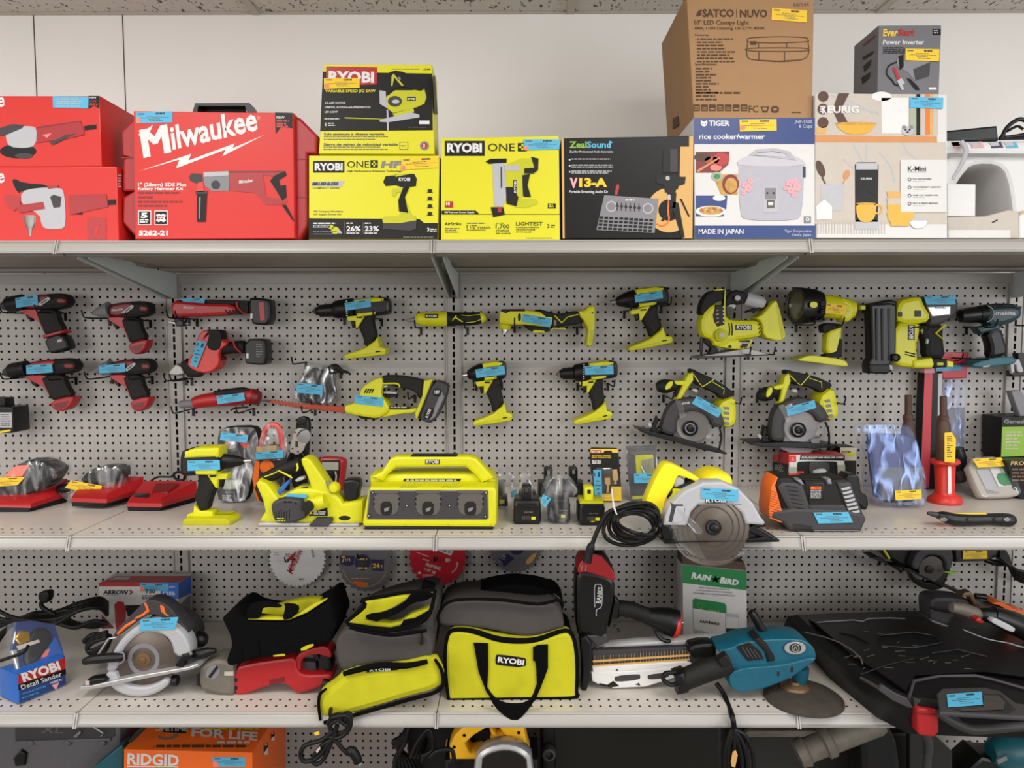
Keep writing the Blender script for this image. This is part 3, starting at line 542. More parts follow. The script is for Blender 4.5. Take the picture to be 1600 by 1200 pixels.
slab(g, [512, 722, 525, 713, 578, 713, 585, 722, 588, 830, 508, 830], p, .001, 'boxdark', .0004, off=.0014); prn(g, rect(545, 716, 580, 826), p, 'charcoal', .002); prn(g, [478, 845, 620, 850, 615, 885, 580, 895, 570, 925, 520, 925, 515, 890, 478, 880], p, 'black', .002); prn(g, ell(533, 856, 11), p, 'grey', .0024); ringp(g, 533, 856, 5, 8, p, 'white', .0028)
for a in ([530, 925, 575, 925, 570, 1000, 535, 1000], [560, 970, 585, 975, 615, 1140, 600, 1145, 555, 1000], [590, 955, 600, 955, 640, 1040, 632, 1042], [500, 1060, 555, 990, 560, 1010, 512, 1065]): prn(g, a, p, 'black', .0018)
prn(g, [532, 935, 546, 935, 548, 960, 530, 960], p, 'lightgrey', .0024); limb(g, [(538, 960, 3), (535, 1010, 4), (538, 1060, 4), (510, 1085, 4), (478, 1075, 3)], p, 'orange', 6, .3, .002); t.done()
t = T('rice_cooker_box', 'white and navy rice cooker carton under the tall kraft carton', 'box'); g = t('carton'); p = PL(-.59)
slab(g, [659, 566, 1240, 566, 1243, 1146, 663, 1146], p, .3, 'paper', .002); prn(g, [659, 566, 1240, 566, 1241, 692, 660, 692], p, 'navy'); prn(g, [663, 1084, 1243, 1084, 1243, 1146, 663, 1146], p, 'navy')
text(g, 'TIGER', 730, 604, 25, p, 'white', 102, 0, 0, .04); prn(g, [692, 576, 702, 584, 712, 584, 722, 576, 724, 592, 716, 606, 708, 608, 699, 606, 692, 594], p, 'white', .001); prn(g, ell(702, 594, 3), p, 'navy', .0014); prn(g, ell(714, 594, 3), p, 'navy', .0014)
text(g, 'rice cooker/warmer', 684, 668, 25, p, 'white', 316, 0, 0, .02); text(g, 'JNP-1500', 1142, 592, 16, p, 'lightgrey', 85); text(g, '8 Cups', 1164, 614, 16, p, 'lightgrey', 64); text(g, 'MADE IN JAPAN', 682, 1124, 24, p, 'white', 215); text(g, 'Tiger Corporation', 1095, 1116, 13, p, 'lightgrey', 128); text(g, 'Osaka, Japan', 1130, 1134, 12, p, 'lightgrey', 92)
slab(g, [872, 800, 885, 775, 1180, 775, 1190, 800, 1180, 1030, 1150, 1060, 910, 1060, 880, 1030], p, .0012, 'pearlbody', .0006, off=.0016, ch=1); slab(g, [868, 800, 870, 770, 960, 735, 1110, 735, 1190, 770, 1196, 800], p, .0012, 'pearl', .0006, off=.0022, ch=1); hole_slab(g, [925, 745, 960, 718, 1050, 712, 1120, 728, 1150, 770], [950, 748, 970, 732, 1040, 727, 1100, 738, 1110, 755], p, .0012, 'pearlbody', off=.003)
prn(g, rect(1184, 800, 1196, 852), p, 'purple', .0026); slab(g, rect(992, 895, 1062, 1022), p, .001, 'lightgrey', .0004, off=.0024); prn(g, rect(1000, 903, 1054, 958), p, 'grey', .0028); prn(g, rect(1010, 962, 1046, 1000), p, 'inkgrey', .0028)
for x in (1012, 1042): prn(g, ell(x, 928, 5), p, 'ink', .0032)
prn(g, rect(1016, 972, 1040, 986), p, 'white', .0032)
for x, y, r in ((905, 890, 18), (930, 870, 16), (920, 905, 20), (900, 925, 14), (1120, 880, 20), (1145, 870, 16), (1155, 900, 22), (1125, 915, 18), (1140, 935, 14), (1100, 905, 12)):
    for a in range(5): prn(g, ell(x+r*.55*cos(a*1.257), y+r*.55*sin(a*1.257), r*.5, r*.4, 8), p, 'rose', .0026+.00005*a)
prn(g, [668, 730, 830, 728, 825, 790, 780, 830, 668, 830], p, 'darkred', .0008)
for x, y, a, b, c_ in ((790, 765, 40, 32, 'milred'), (745, 770, 35, 18, 'food'), (765, 805, 28, 16, 'pink'), (700, 755, 40, 20, 'brown')): prn(g, ell(x, y, a, b), p, c_, .0012)
prn(g, [670, 820, 780, 755, 784, 760, 680, 828], p, 'wood', .0018); prn(g, [748, 838, 870, 838, 870, 936, 790, 936], p, 'food2', .0008); prn(g, ell(835, 885, 40, 48), p, 'darkred', .0012); prn(g, ell(838, 890, 30, 36), p, 'food2', .0016); prn(g, ell(770, 848, 28, 22), p, 'sage', .0012); prn(g, ell(770, 848, 16, 12), p, 'green', .0016)
prn(g, [668, 940, 820, 940, 815, 1000, 800, 1040, 668, 1040], p, 'navy', .0008); prn(g, ell(740, 1015, 74, 26), p, 'white', .0012); prn(g, ell(742, 1012, 58, 20), p, 'food2', .0016)
for i in range(14): prn(g, ell(695+i*7.5, 1008+7*sin(i*2.1), 6, 4, 8), p, ('food', 'orangered', 'leafgreen', 'cream')[i % 4], .002)
prn(g, ell(780, 952, 30, 14), p, 'white', .0014); prn(g, rect(1187, 1040, 1222, 1074), p, 'grey'); ringp(g, 1205, 1054, 5, 9, p, 'white', .0012)
sticker(t('price_label'), [878, 574, 1056, 572, 1057, 628, 880, 632], p, 'labelyellow', .002, dot=(894, 612, 13)); t.done()
t = T('kraft_carton', 'tall brown kraft carton of a canopy light standing on the rice cooker carton', 'box'); p = PL(-.575); g = t('carton'); Zt = PL(-.59).w(900, 566).z
z_ = inv(V3((p.w(660, 300).x, p.p.y, Zt))); z2 = inv(V3((p.w(1228, 300).x, p.p.y, Zt)))
slab(g, [622, -22, 1238, -22, 1228, z2[1], 658, z_[1]], p, .3, 'kraft', .003); k = 'kraftink'
text(g, 'SATCO', 700, 80, 36, p, k, 152, 0, 0, .035); text(g, 'NUVO', 880, 82, 36, p, k, 132, 0, 0, .03); prn(g, rect(863, 44, 866, 84), p, k); prn(g, [668, 78, 676, 56, 690, 46, 704, 48, 686, 60, 700, 62, 690, 78], p, k, .0006, 1)
text(g, '10" LED Canopy Light', 662, 118, 22, p, k, 262); text(g, '48W, 1-10V Dimming, 120-277V, 4000K', 662, 142, 14, p, k, 340); text(g, '66/144', 1138, 30, 19, p, 'inkgrey', 74); text(g, 'Features:', 664, 172, 10, p, k, 68); bars(g, 674, 184, 200, 8, 15.5, 7, p, k, .0007, .5); text(g, 'Specifications:', 664, 314, 12, p, k, 106); bars(g, 668, 326, 120, 9, 14.5, 8, p, k, .0007, .6); bars(g, 668, 442, 215, 1, 0, 9, p, k, .0007, .02); bars(g, 668, 458, 110, 2, 16, 8, p, k)
for i in range(7): prn(g, rect(656+i*38, 502, 688+i*38, 534), p, k); prn(g, rect(662+i*38, 512+(i % 3)*4, 682+i*38, 516+(i % 3)*4), p, 'kraft', .0012); prn(g, rect(660+i*38, 524, 684+i*38, 527), p, 'kraft', .0012)
text(g, 'FC', 923, 540, 34, p, k, 46); prn(g, [980, 512, 1022, 512, 1012, 540, 990, 540], p, k); prn(g, ell(1000, 524, 12, 8), p, 'kraft', .0012); prn(g, rect(1030, 510, 1068, 542), p, k, .0007, 1); prn(g, ell(1049, 526, 10, 6), p, 'kraft', .0012); bars(g, 1128, 538, 60, 1, 0, 5, p, k)
# line drawing of the lamp
ln = lambda a, r=2.2: limb(g, [(x, y, r) for x, y in pairs(a)], p, k, 5, .2, .0008, 4)
for a in ([916, 192, 930, 182, 1060, 176, 1190, 180, 1208, 192], [916, 192, 930, 202, 1060, 206, 1200, 200, 1208, 192], [918, 196, 914, 232], [1207, 196, 1212, 232], [904, 238, 960, 230, 1170, 230, 1216, 238], [904, 238, 960, 246, 1170, 246, 1216, 238], [912, 242, 920, 278, 960, 288, 1070, 296, 1170, 288, 1204, 270, 1212, 242], [970, 206, 970, 230], [1105, 208, 1105, 230], [972, 248, 972, 288], [1095, 248, 1095, 294]): ln(a)
prn(g, rect(930, 198, 960, 216), p, 'kraftink')
prn(g, [950, 286, 1070, 296, 1180, 284, 1070, 292], p, k, .001)
sd = side(p.w(658, 300).x-.0025, -1)
for x, y, w_ in ((545, 230, 95), (548, 285, 75), (550, 300, 60)): limb(g, [(x, y, 2), (x+w_, y-w_*1.05, 2)], sd, k, 5, .2, .0004, 1)
text(g, 'SATCO', 552, 492, 16, sd, k, 60, 50, 0, .03); prn(g, [556, 570, 584, 556, 584, 604, 556, 622], sd, k)
sticker(t('price_label'), [1034, 37, 1203, 50, 1202, 108, 1032, 95], p, 'labelyellow', .002); t.done()
# -- coffee maker carton and inverter box
view(1250, 20, 3.2429)
t = T('coffee_maker_box', 'coffee maker carton printed with a marble kitchen and a wooden shelf', 'box'); p = PL(-.59); g = t('carton')
slab(g, [82, 408, 745, 412, 747, 1142, 84, 1140], p, .22, 'paper', .002); prn(g, [76, 412, 700, 412, 700, 620, 76, 620], p, 'cream', .0005); prn(g, [76, 656, 740, 656, 740, 1070, 76, 1070], p, 'cream', .0005)
for a in ([160, 415, 260, 470, 380, 500, 400, 520], [220, 430, 300, 470, 370, 510], [270, 660, 300, 720, 330, 760, 340, 660], [400, 700, 460, 780, 480, 860], [520, 660, 560, 720, 600, 740], [220, 740, 280, 800]): limb(g, [(x, y, 4) for x, y in pairs(a)], p, 'lightgrey', 5, .15, .0008, 4)
prn(g, [76, 620, 694, 626, 695, 657, 76, 655], p, 'wood', .001)
for x, y, rx in ((118, 424, 27), (117, 556, 28)): prn(g, ell(x, y, rx), p, 'brown', .0012)
prn(g, [195, 408, 250, 408, 208, 490, 256, 580, 204, 580, 165, 490], p, 'brown', .0014); prn(g, ell(117, 488, 28), p, 'brown', .0012); text(g, 'K', 112, 508, 36, p, 'white', 24, 0, 0, .05, .0018); text(g, 'EURIG', 140, 506, 34, p, 'white', 158, 0, 0, .04, .002)
for q in range(3): prn(g, ell(106, 476+q*12, 4, n=8), p, 'white', .002)
prn(g, [176, 560, 390, 558, 370, 590, 330, 616, 240, 616, 200, 590], p, 'mug', .0016, 1); prn(g, ell(283, 560, 106, 7), p, 'food2', .002); prn(g, [80, 580, 138, 575, 130, 612, 84, 612], p, 'tan', .0012); slab(g, [412, 430, 552, 430, 550, 612, 415, 612], p, .001, 'white', .0004, off=.001); prn(g, ell(413, 424, 52, 24), p, 'white', .001)
for x, w_, c_ in ((553, 36, 'sage'), (590, 18, 'boxblack'), (610, 24, 'cream'), (636, 20, 'orange'), (658, 14, 'tan'), (674, 16, 'cream')): prn(g, rect(x, 412 if x > 580 else 440, x+w_, 620), p, c_, .0012)
prn(g, ell(546, 598, 32, 24), p, 'lightgrey', .002)
for x in (528, 564): prn(g, ell(x, 580, 10), p, 'grey', .0024); prn(g, ell(x+8*(1 if x < 545 else -1), 592, 5), p, 'ink', .0028)
prn(g, ell(546, 604, 6, 4), p, 'ink', .0028)
slab(g, [278, 770, 290, 757, 385, 757, 398, 770, 395, 1060, 280, 1060], p, .001, 'black', .0004, off=.0012); prn(g, rect(284, 762, 394, 794), p, 'lightgrey', .0018); text(g, 'KEURIG', 308, 845, 10, p, 'white', 56, 0, 0, .02, .002); prn(g, [290, 890, 385, 890, 385, 930, 340, 900, 290, 920], p, 'boxdark', .002); prn(g, rect(278, 1050, 400, 1098), p, 'lightgrey', .0012)
prn(g, [282, 964, 388, 964, 384, 1025, 365, 1055, 335, 1064, 305, 1055, 288, 1030], p, 'mug', .0022, 1); ringp(g, 396, 995, 16, 24, p, 'mug', .0021, 20, 1.1); prn(g, ell(335, 966, 52, 5), p, 'food2', .0026)
slab(g, [104, 870, 226, 866, 222, 1000, 110, 1010], p, .001, 'lightgrey', .0003, off=.0012); prn(g, ell(104, 790, 20, 45, 16, -.35), p, 'brown', .0012); prn(g, [115, 830, 132, 866, 126, 868, 108, 834], p, 'brown', .0014); prn(g, ell(236, 820, 16, 26, 16, .4), p, 'wood', .0012); prn(g, [225, 840, 232, 842, 220, 868, 214, 868], p, 'wood', .0014)
prn(g, [82, 980, 130, 940, 162, 980, 162, 1044, 84, 1050], p, 'white', .0018); prn(g, [120, 940, 150, 938, 162, 960, 162, 980, 130, 950], p, 'lightgrey', .002)
for x in range(90, 440, 14): prn(g, rect(x, 1050, x+5, 1120), p, 'cream' if x % 28 else 'lightgrey', .001)
for y, c_ in ((905, 'tan'), (940, 'cream'), (970, 'mug'), (1010, 'mug')): prn(g, [440, y, 580, y, 570, y+48, 450, y+48], p, c_, .0012+y*1e-6)
prn(g, [455, 1010, 580, 1010, 552, 1080, 460, 1080], p, 'mug', .0024); prn(g, [552, 1050, 655, 1046, 630, 1088, 585, 1094, 562, 1078], p, 'white', .0028, 1); prn(g, ell(603, 1048, 48, 5), p, 'lightgrey', .003)
slab(g, rect(510, 745, 744, 1010), p, .001, 'paper', .0003, off=.0028); text(g, 'K-Mini', 547, 802, 26, p, 'ink', 92, 0, 0, .01, .0034); prn(g, rect(545, 806, 640, 808), p, 'grey', .0034)
for i, s_ in enumerate(('FITS ANYWHERE', 'YOUR PERFECT AMOUNT', 'ONE CUP RESERVOIR', 'FAST & FRESH BREWED')): y = 842+i*41; ringp(g, 555, y+2, 6, 9, p, 'ink', .0034, 14); text(g, s_, 572, y+4, 8, p, 'ink', (95, 142, 128, 128)[i], 0, 0, .01, .0034); bars(g, 572, y+10, 65, 1, 0, 3, p, 'lightgrey', .0034, .2)
sticker(t('price_label'), [558, 425, 727, 430, 724, 486, 557, 480], p, 'skyblue', .003); t.done()
t = T('inverter_box', 'grey power inverter box on top of the coffee maker carton', 'box'); q = PL(-.575); g = t('carton'); Zk = p.w(400, 409).z
a, b = inv(V3((q.w(398, 200).x, -.575, Zk))), inv(V3((q.w(712, 200).x, -.575, Zk)))
slab(g, [399, 64, 717, 62, b[0], b[1], a[0], a[1]], q, .13, 'boxgrey', .002); text(g, 'Ever', 420, 117, 36, q, 'labelyellow', 74, 0, .1, .03); text(g, 'Start', 496, 115, 34, q, 'milred', 82, 0, .1, .04); text(g, 'Power Inverter', 420, 160, 24, q, 'white', 208, 0, .1, .02); bars(g, 421, 174, 115, 4, 9, 5, q, 'boxblack', .0007, .1)
prn(g, rect(672, 82, 714, 112), q, 'boxblack'); bars(g, 678, 88, 30, 2, 10, 6, q, 'lightgrey', .0012); bars(g, 652, 378, 50, 1, 0, 12, q, 'white')
slab(g, [490, 235, 530, 205, 600, 230, 660, 250, 650, 310, 580, 342, 545, 300, 495, 275], q, .001, 'grey', .0003, off=.001); prn(g, [575, 285, 660, 250, 655, 320, 585, 342], q, 'charcoal', .0016); prn(g, [500, 220, 525, 210, 525, 275, 505, 290], q, 'boxblack', .0018); limb(g, [(490, 250, 4), (450, 270, 4), (440, 310, 4), (470, 345, 4)], q, 'boxblack', 6, .3, .0014); prn(g, [470, 280, 482, 272, 510, 335, 496, 345], q, 'milred', .002); prn(g, [492, 345, 515, 330, 532, 355, 520, 365, 528, 390, 515, 392], q, 'lightgrey', .0022); prn(g, [540, 330, 560, 335, 600, 375, 608, 392, 585, 390], q, 'boxblack', .002); limb(g, [(470, 345, 4), (478, 360, 4), (500, 370, 3)], q, 'boxblack', 6, .3, .0014)
sd = side(q.w(399, 200).x-.0025, -1)
for pts_ in ([315, 225, 375, 192, 370, 205, 320, 240], [320, 270, 360, 235, 355, 265, 325, 300], [310, 330, 355, 300, 350, 330, 315, 360]): prn(g, pts_, sd, 'ink')
prn(g, [318, 160, 380, 112, 380, 122, 320, 170], sd, 'darkred')
sticker(t('price_label'), [535, 181, 707, 184, 705, 246, 534, 240], q, 'labelyellow', .003); t.done()
# -- white desktop machine at the right edge with what lies on and in front of it
t = T('desktop_machine', 'white plastic desktop machine with a sloped arm, right of the coffee maker carton', 'machine'); p = PL(-.40)
g = t('body'); slab(g, [640, 1142, 640, 700, 1130, 700, 1300, 760, 1300, 1142, 1080, 1142, 1080, 1000, 1050, 820, 1000, 770, 900, 768, 850, 790, 760, 930, 720, 950, 720, 1142], p, .3, 'white', .02, ch=1)
g = t('top_cover'); slab(g, [640, 648, 1400, 648, 1400, 720, 640, 715], PL(-.43), .34, 'white', .012)
prn(g, [740, 650, 830, 648, 832, 690, 745, 690], PL(-.43), 'paper', .001)
for x, c_ in ((765, 'rose'), (860, 'rose'), (960, 'purple'), (1035, 'skyblue')): prn(g, [x, 656, x+60, 652, x+75, 684, x+15, 686], PL(-.43), 'lightgrey', .001); prn(g, [x+8, 676, x+62, 672, x+68, 682, x+12, 686], PL(-.43), c_, .0014); prn(g, [x+44, 654, x+58, 652, x+70, 682, x+58, 684], PL(-.43), c_, .0015)
limb(t('hinge_arm'), [(815, 650, 14), (842, 700, 14), (812, 780, 11), (780, 830, 9), (775, 845, 8)], PL(-.45), 'lightgrey', 10, .5)
slab(t('rear_panel'), [730, 745, 1300, 745, 1300, 1142, 730, 1142], PL(-.2), .02, 'cream', .003)
t.done(V3((PL(-.4).w(950, 1142).x, -.3, Z1)))
tz = PL(-.43).w(900, 648).z
t = T('flatbed_tray', 'black plastic tray lying on the white desktop machine', 'tray'); slab(t(), [700, 600, 1000, 570, 1010, 646, 700, 647], PL(-.40), .2, 'satin', .006); t.done()
t = T('cable_loop_tool', 'black looped plastic handle on the white desktop machine, right of the tray', 'tool'); g = t()
pp = PL(-.38); limb(g, [(1020, 640, 11), (1050, 580, 10), (1110, 540, 11), (1160, 560, 11), (1150, 610, 11), (1090, 625, 9), (1035, 632, 10)], pp, 'satin', 10); limb(g, [(1050, 600, 7), (1100, 575, 7), (1130, 590, 7)], pp, 'satin', 8); limb(g, [(1010, 636, 10), (1180, 632, 10)], pp, 'satin', 8, m=1); t.done()
def openbox(name, label, pts, Y, D, col='white', grp=None):
    t = T(name, label, 'box', grp); slab(t(), pts, PL(Y), D, col, .003); return t
t = openbox('paper_box', 'open white paper box standing under the arm of the white machine', [747, 1032, 747, 865, 892, 868, 890, 1032], -.47, .06); t.done()
t = openbox('paper_tray', 'white plastic cassette with a dark slot, standing in front of the white machine', [748, 1142, 748, 1035, 940, 1030, 1060, 998, 1110, 1010, 1112, 1142], -.5, .06, 'cream'); prn(t(), [972, 1060, 1000, 1046, 1003, 1052, 976, 1066], PL(-.5), 'boxblack'); t.done()
t = openbox('foam_strip', 'low white foam strip on the top shelf beside the coffee maker carton', [752, 1142, 752, 1098, 1068, 1098, 1070, 1142], -.55, .03, 'paper'); t.done()
t = openbox('yellow_lined_case', 'white plastic part with a yellow window at the right edge of the top shelf', [1112, 1142, 1112, 1030, 1140, 1000, 1300, 995, 1300, 1142], -.5, .08, 'white'); prn(t(), [1116, 1020, 1140, 1000, 1300, 998, 1300, 1022], PL(-.5), 'mug', .001); t.done()
# ================================================================ tools hung on the perforated panels
def hook(X, z, who, g=True, L=.15):
    t = T('peg_hook', who, 'hook', 'black wire peg hooks'); m = t()
    wire(m, [(X, .004, z), (X, -.02, z), (X, -L+.02, z-.001), (X, -L, z+.006), (X, -L-.008, z+.022)], 'black', .0024, 8, 5)
    box(m, (X, -.003, z-.011), (.007, .005, .026), 'black'); t.done(V3((X, 0, z-.02)))
def hooks(who, *b, L=.15):
    for i, (x, y) in enumerate(b):
        p = PL(0).w(x, y); w_ = 'black wire peg hook carrying the '+who
        if len(b) > 1: w_ += ', '+('left' if i == 0 else 'right')+' one'
        hook(p.x, p.z, w_, L=L)
def tag(t, pts, pl, col='skyblue', off=.002, dot=None): sticker(t('price_label'), pts, pl, col, off, dot=dot)
# ---- compact red drills and drivers
A5 = (0, 430, 3.636)
def mil(name, label, who, dst, nose, batt, lab, hk, hook_clip=True, red=False):
    view(*A5); like(((545, 212), (848, 190), (785, 440)), dst)
    t = T(name, label, 'power drill', 'red compact drills and drivers'); a = PL(-.07); f = PL(-.095)
    b = t('body'); dk = 'rubber'
    slab(b, [612, 168, 660, 155, 740, 148, 800, 144, 836, 156, 850, 190, 838, 222, 800, 236, 700, 243, 640, 238, 614, 222], f, .056, dk, .017, ch=1)
    slab(t('red_cover'), [628, 170, 690, 157, 752, 154, 742, 190, 690, 232, 640, 230, 622, 215], PL(-.097), .03, 'milred' if red else 'darkred', .006, ch=1)
    slab(t('red_cover'), [788, 172, 835, 176, 838, 205, 792, 205], PL(-.0965), .02, 'darkred', .004, ch=1)
    text(t('red_cover'), 'Milwaukee', 640, 205, 13, PL(-.097), 'white', 62, 8, .2, .01, .001)
    n = t('nose_cone')
    if nose == 'drill': lathe(n, (520, 222), (560, 209), [(0, 8), (.2, 22), (1, 40)], a, 'satin'); lathe(n, (555, 211), (630, 196), [(0, 42), (.15, 46), (1, 46)], a, 'black')
    else: lathe(n, (538, 214), (630, 196), [(0, 10), (.12, 18), (.5, 34), (1, 48)], a, 'grey')
    h = t('grip'); slab(h, [676, 236, 790, 234, 796, 290, 832, 362, 786, 384, 735, 392, 712, 345, 690, 290], PL(-.088), .036, 'rubber', .012, ch=1)
    slab(t('trigger_housing'), [612, 236, 715, 236, 700, 262, 715, 310, 742, 358, 730, 362, 700, 300, 676, 292, 660, 280, 642, 268, 626, 258], PL(-.086), .03, 'milred', .005, ch=1)
    slab(t('trigger'), [636, 262, 660, 272, 672, 300, 664, 306, 648, 290], PL(-.08), .016, 'black', .004)
    if batt:
        slab(t('battery'), [726, 400, 822, 368, 858, 450, 845, 470, 765, 492, 752, 480], PL(-.09), .045, 'satin', .01, ch=1); slab(t('collar'), [716, 386, 826, 352, 832, 372, 726, 405], PL(-.092), .047, 'milred', .008)
        slab(t('battery/badge'), [796, 412, 818, 406, 822, 420, 800, 428], PL(-.0905), .002, 'lightgrey', .0003)
    else:
        slab(t('foot'), [722, 388, 830, 360, 836, 384, 812, 434, 775, 452, 742, 440], PL(-.092), .046, 'milred', .009, ch=1); prn(t('foot'), [745, 405, 815, 388, 800, 425, 770, 438, 750, 430], PL(-.092), 'darkred', .0006)
    if hook_clip: slab(t('belt_clip'), [692, 212, 748, 168, 762, 172, 756, 186, 715, 218], PL(-.10), .003, 'lightgrey', .0006); prn(t('belt_clip'), [712, 203, 742, 180, 748, 184, 722, 206], PL(-.10), 'inkgrey', .0005)
    AF[0] = None
    if lab: tag(t, lab, PL(-.102), off=.001)
    t.done(); hooks(who, *hk)
mil('cordless_drill', 'red and black drill with a black battery, hung topmost at the far left', 'drill at the upper left', ((35, 170), (385, 145), (310, 395)), 'drill', True, [86, 130, 212, 110, 216, 168, 92, 186], [(186, 218), (375, 217)])
mil('impact_driver', 'red impact driver without a price sticker, right of the red drill with battery', 'unlabelled red driver', ((538, 214), (848, 190), (785, 440)), 'imp', False, None, [(625, 246), (858, 258)])
mil('cordless_drill', 'red and grey drill in the lower left of the red tools, wide blue sticker', 'lower left red drill', ((50, 548), (432, 515), (355, 765)), 'drill', False, [148, 512, 295, 502, 300, 552, 150, 564], [(190, 575), (435, 580)], False, True)
mil('impact_driver', 'red driver with a blue sticker on its nose, right of the lower left red drill', 'blue stickered red driver', ((546, 542), (860, 518), (795, 766)), 'imp', False, [562, 514, 710, 500, 712, 550, 564, 558], [(640, 575), (868, 577)])
view(*A5)
t = T('multi_tool', 'long red oscillating multi tool with a black battery at its right end', 'power tool'); a, f = PL(-.07), PL(-.095)
slab(t('body'), [963, 170, 985, 142, 1040, 146, 1170, 158, 1330, 160, 1345, 215, 1290, 228, 1180, 232, 1080, 236, 990, 240, 966, 210], f, .055, 'milred', .014, ch=1)
slab(t('rubber_top'), [985, 140, 1060, 145, 1175, 138, 1340, 142, 1410, 146, 1410, 215, 1350, 220, 1335, 168, 1170, 160, 1040, 150], PL(-.09), .045, 'rubber', .01)
for i in range(4): slab(t('body'), [1272+i*20, 195, 1282+i*20, 195, 1310+i*20, 224, 1298+i*20, 224], PL(-.0955), .002, 'rubber', .0005)
limb(t('red_band'), [(1345, 150, 6), (1352, 185, 6), (1385, 215, 5), (1410, 220, 4)], PL(-.093), 'milred', 8); text(t('body'), 'Milwaukee', 1040, 190, 14, f, 'white', 60, 0, .2, .01, .001)
slab(t('battery'), [1408, 132, 1440, 126, 1525, 134, 1535, 150, 1538, 278, 1470, 286, 1420, 272], PL(-.10), .06, 'satin', .01, ch=1); slab(t('battery/badge'), [1470, 155, 1498, 150, 1505, 255, 1478, 258], PL(-.1005), .002, 'milred', .0004); slab(t('battery/badge'), rect(1422, 218, 1434, 246), PL(-.1005), .002, 'white', .0004)
lathe(t('tool_head'), (1018, 235), (1018, 285), [(0, 26), (.6, 26), (1, 16)], a, 'charcoal'); slab(t('blade_mount'), [945, 262, 990, 264, 1070, 272, 1070, 278, 990, 280], PL(-.072), .02, 'steel', .001); slab(t('blade_mount'), rect(998, 258, 1040, 290), PL(-.085), .03, 'satin', .003)
tag(t, [1020, 130, 1165, 132, 1160, 160, 1040, 150], PL(-.096)); t.done(); hooks('red multi tool', (1075, 246), (1122, 250))
t = T('reciprocating_saw', 'red one handed reciprocating saw with a black battery, under the red multi tool', 'power saw')
slab(t('motor_body'), [1120, 345, 1160, 308, 1245, 310, 1256, 330, 1260, 375, 1300, 385, 1240, 430, 1250, 500, 1210, 548, 1140, 560, 1060, 520, 1070, 470, 1105, 440], f, .06, 'orangered', .014, ch=1)
slab(t('black_cap'), [1165, 308, 1245, 308, 1256, 330, 1258, 385, 1240, 430, 1185, 425, 1172, 390, 1188, 330], PL(-.098), .05, 'rubber', .012, ch=1)
for i in range(3): slab(t('motor_body'), [1150+i*10, 358-i*14, 1180+i*6, 326-i*6, 1184+i*4, 336-i*6, 1156+i*8, 366-i*12], PL(-.0975), .003, 'darkred', .0005)
limb(t('grip'), [(1250, 420, 34), (1310, 412, 34), (1360, 408, 36), (1392, 408, 36)], a, 'rubber', 14, .8); limb(t('red_band'), [(1325, 376, 5), (1338, 410, 6), (1368, 440, 5)], PL(-.092), 'milred', 8); slab(t('trigger'), [1240, 450, 1275, 465, 1272, 480, 1230, 485], PL(-.08), .02, 'black', .003)
slab(t('battery'), [1388, 362, 1490, 360, 1508, 372, 1510, 500, 1495, 512, 1400, 506, 1388, 490], PL(-.10), .065, 'satin', .01, ch=1); slab(t('battery/badge'), rect(1398, 445, 1412, 472), PL(-.1005), .002, 'white', .0004); bars(t('battery'), 1455, 390, 40, 6, 14, 5, PL(-.1005), 'grey')
slab(t('shoe'), [955, 548, 1000, 502, 1030, 520, 1050, 560, 1010, 572, 960, 568], PL(-.085), .03, 'steel', .004); slab(t('nose_boot'), [1018, 495, 1050, 478, 1090, 520, 1150, 555, 1120, 580, 1060, 580, 1030, 540], PL(-.092), .045, 'rubber', .01)
tag(t, [1122, 368, 1176, 380, 1118, 526, 1078, 512], PL(-.099), off=.001); t.done(); hooks('red reciprocating saw', (1060, 585), (1092, 586))
t = T('rotary_tool', 'slim red cordless ratchet lying on hooks under the reciprocating saw', 'power tool')
limb(t('body'), [(1105, 728, 34), (1150, 715, 38), (1230, 705, 42), (1320, 700, 44), (1400, 688, 46), (1440, 690, 44)], a, 'milred', 18); limb(t('rubber_top'), [(1220, 676, 20), (1300, 668, 24), (1380, 660, 24), (1420, 664, 18)], PL(-.078), 'rubber', 12); limb(t('open_end'), [(1436, 690, 46), (1470, 700, 40), (1478, 702, 30)], a, 'darkred', 16)
lathe(t('nose'), (1018, 735), (1108, 728), [(0, 14), (.1, 22), (.85, 24), (1, 32)], a, 'grey'); limb(t('paddle'), [(1310, 768, 4), (1340, 755, 6), (1410, 750, 5)], PL(-.085), 'black', 8)
tag(t, [1230, 686, 1386, 668, 1392, 712, 1236, 734], PL(-.102)); t.done(); hooks('slim red tool', (1100, 758), (1443, 757))
t = T('battery_pack', 'black boxed battery with a white panel, cut by the left edge of the photo', 'battery'); slab(t('case'), [-60, 745, 72, 750, 82, 890, 60, 898, -60, 900], PL(-.12), .08, 'satin', .006); slab(t('case'), [-60, 695, 25, 698, 28, 748, -60, 748], PL(-.10), .05, 'black', .006); prn(t('white_panel'), rect(0, 780, 68, 866), PL(-.12), 'lightgrey', .001); bars(t('white_panel'), 6, 790, 55, 6, 12, 5, PL(-.12), 'inkgrey', .0015); prn(t('white_panel'), [0, 885, 60, 876, 60, 886, 0, 898], PL(-.12), 'labelyellow', .0012); t.done(); p = PL(0).w(-40, 740); hook(p.x, p.z, 'black wire peg hook carrying the boxed battery at the left edge')
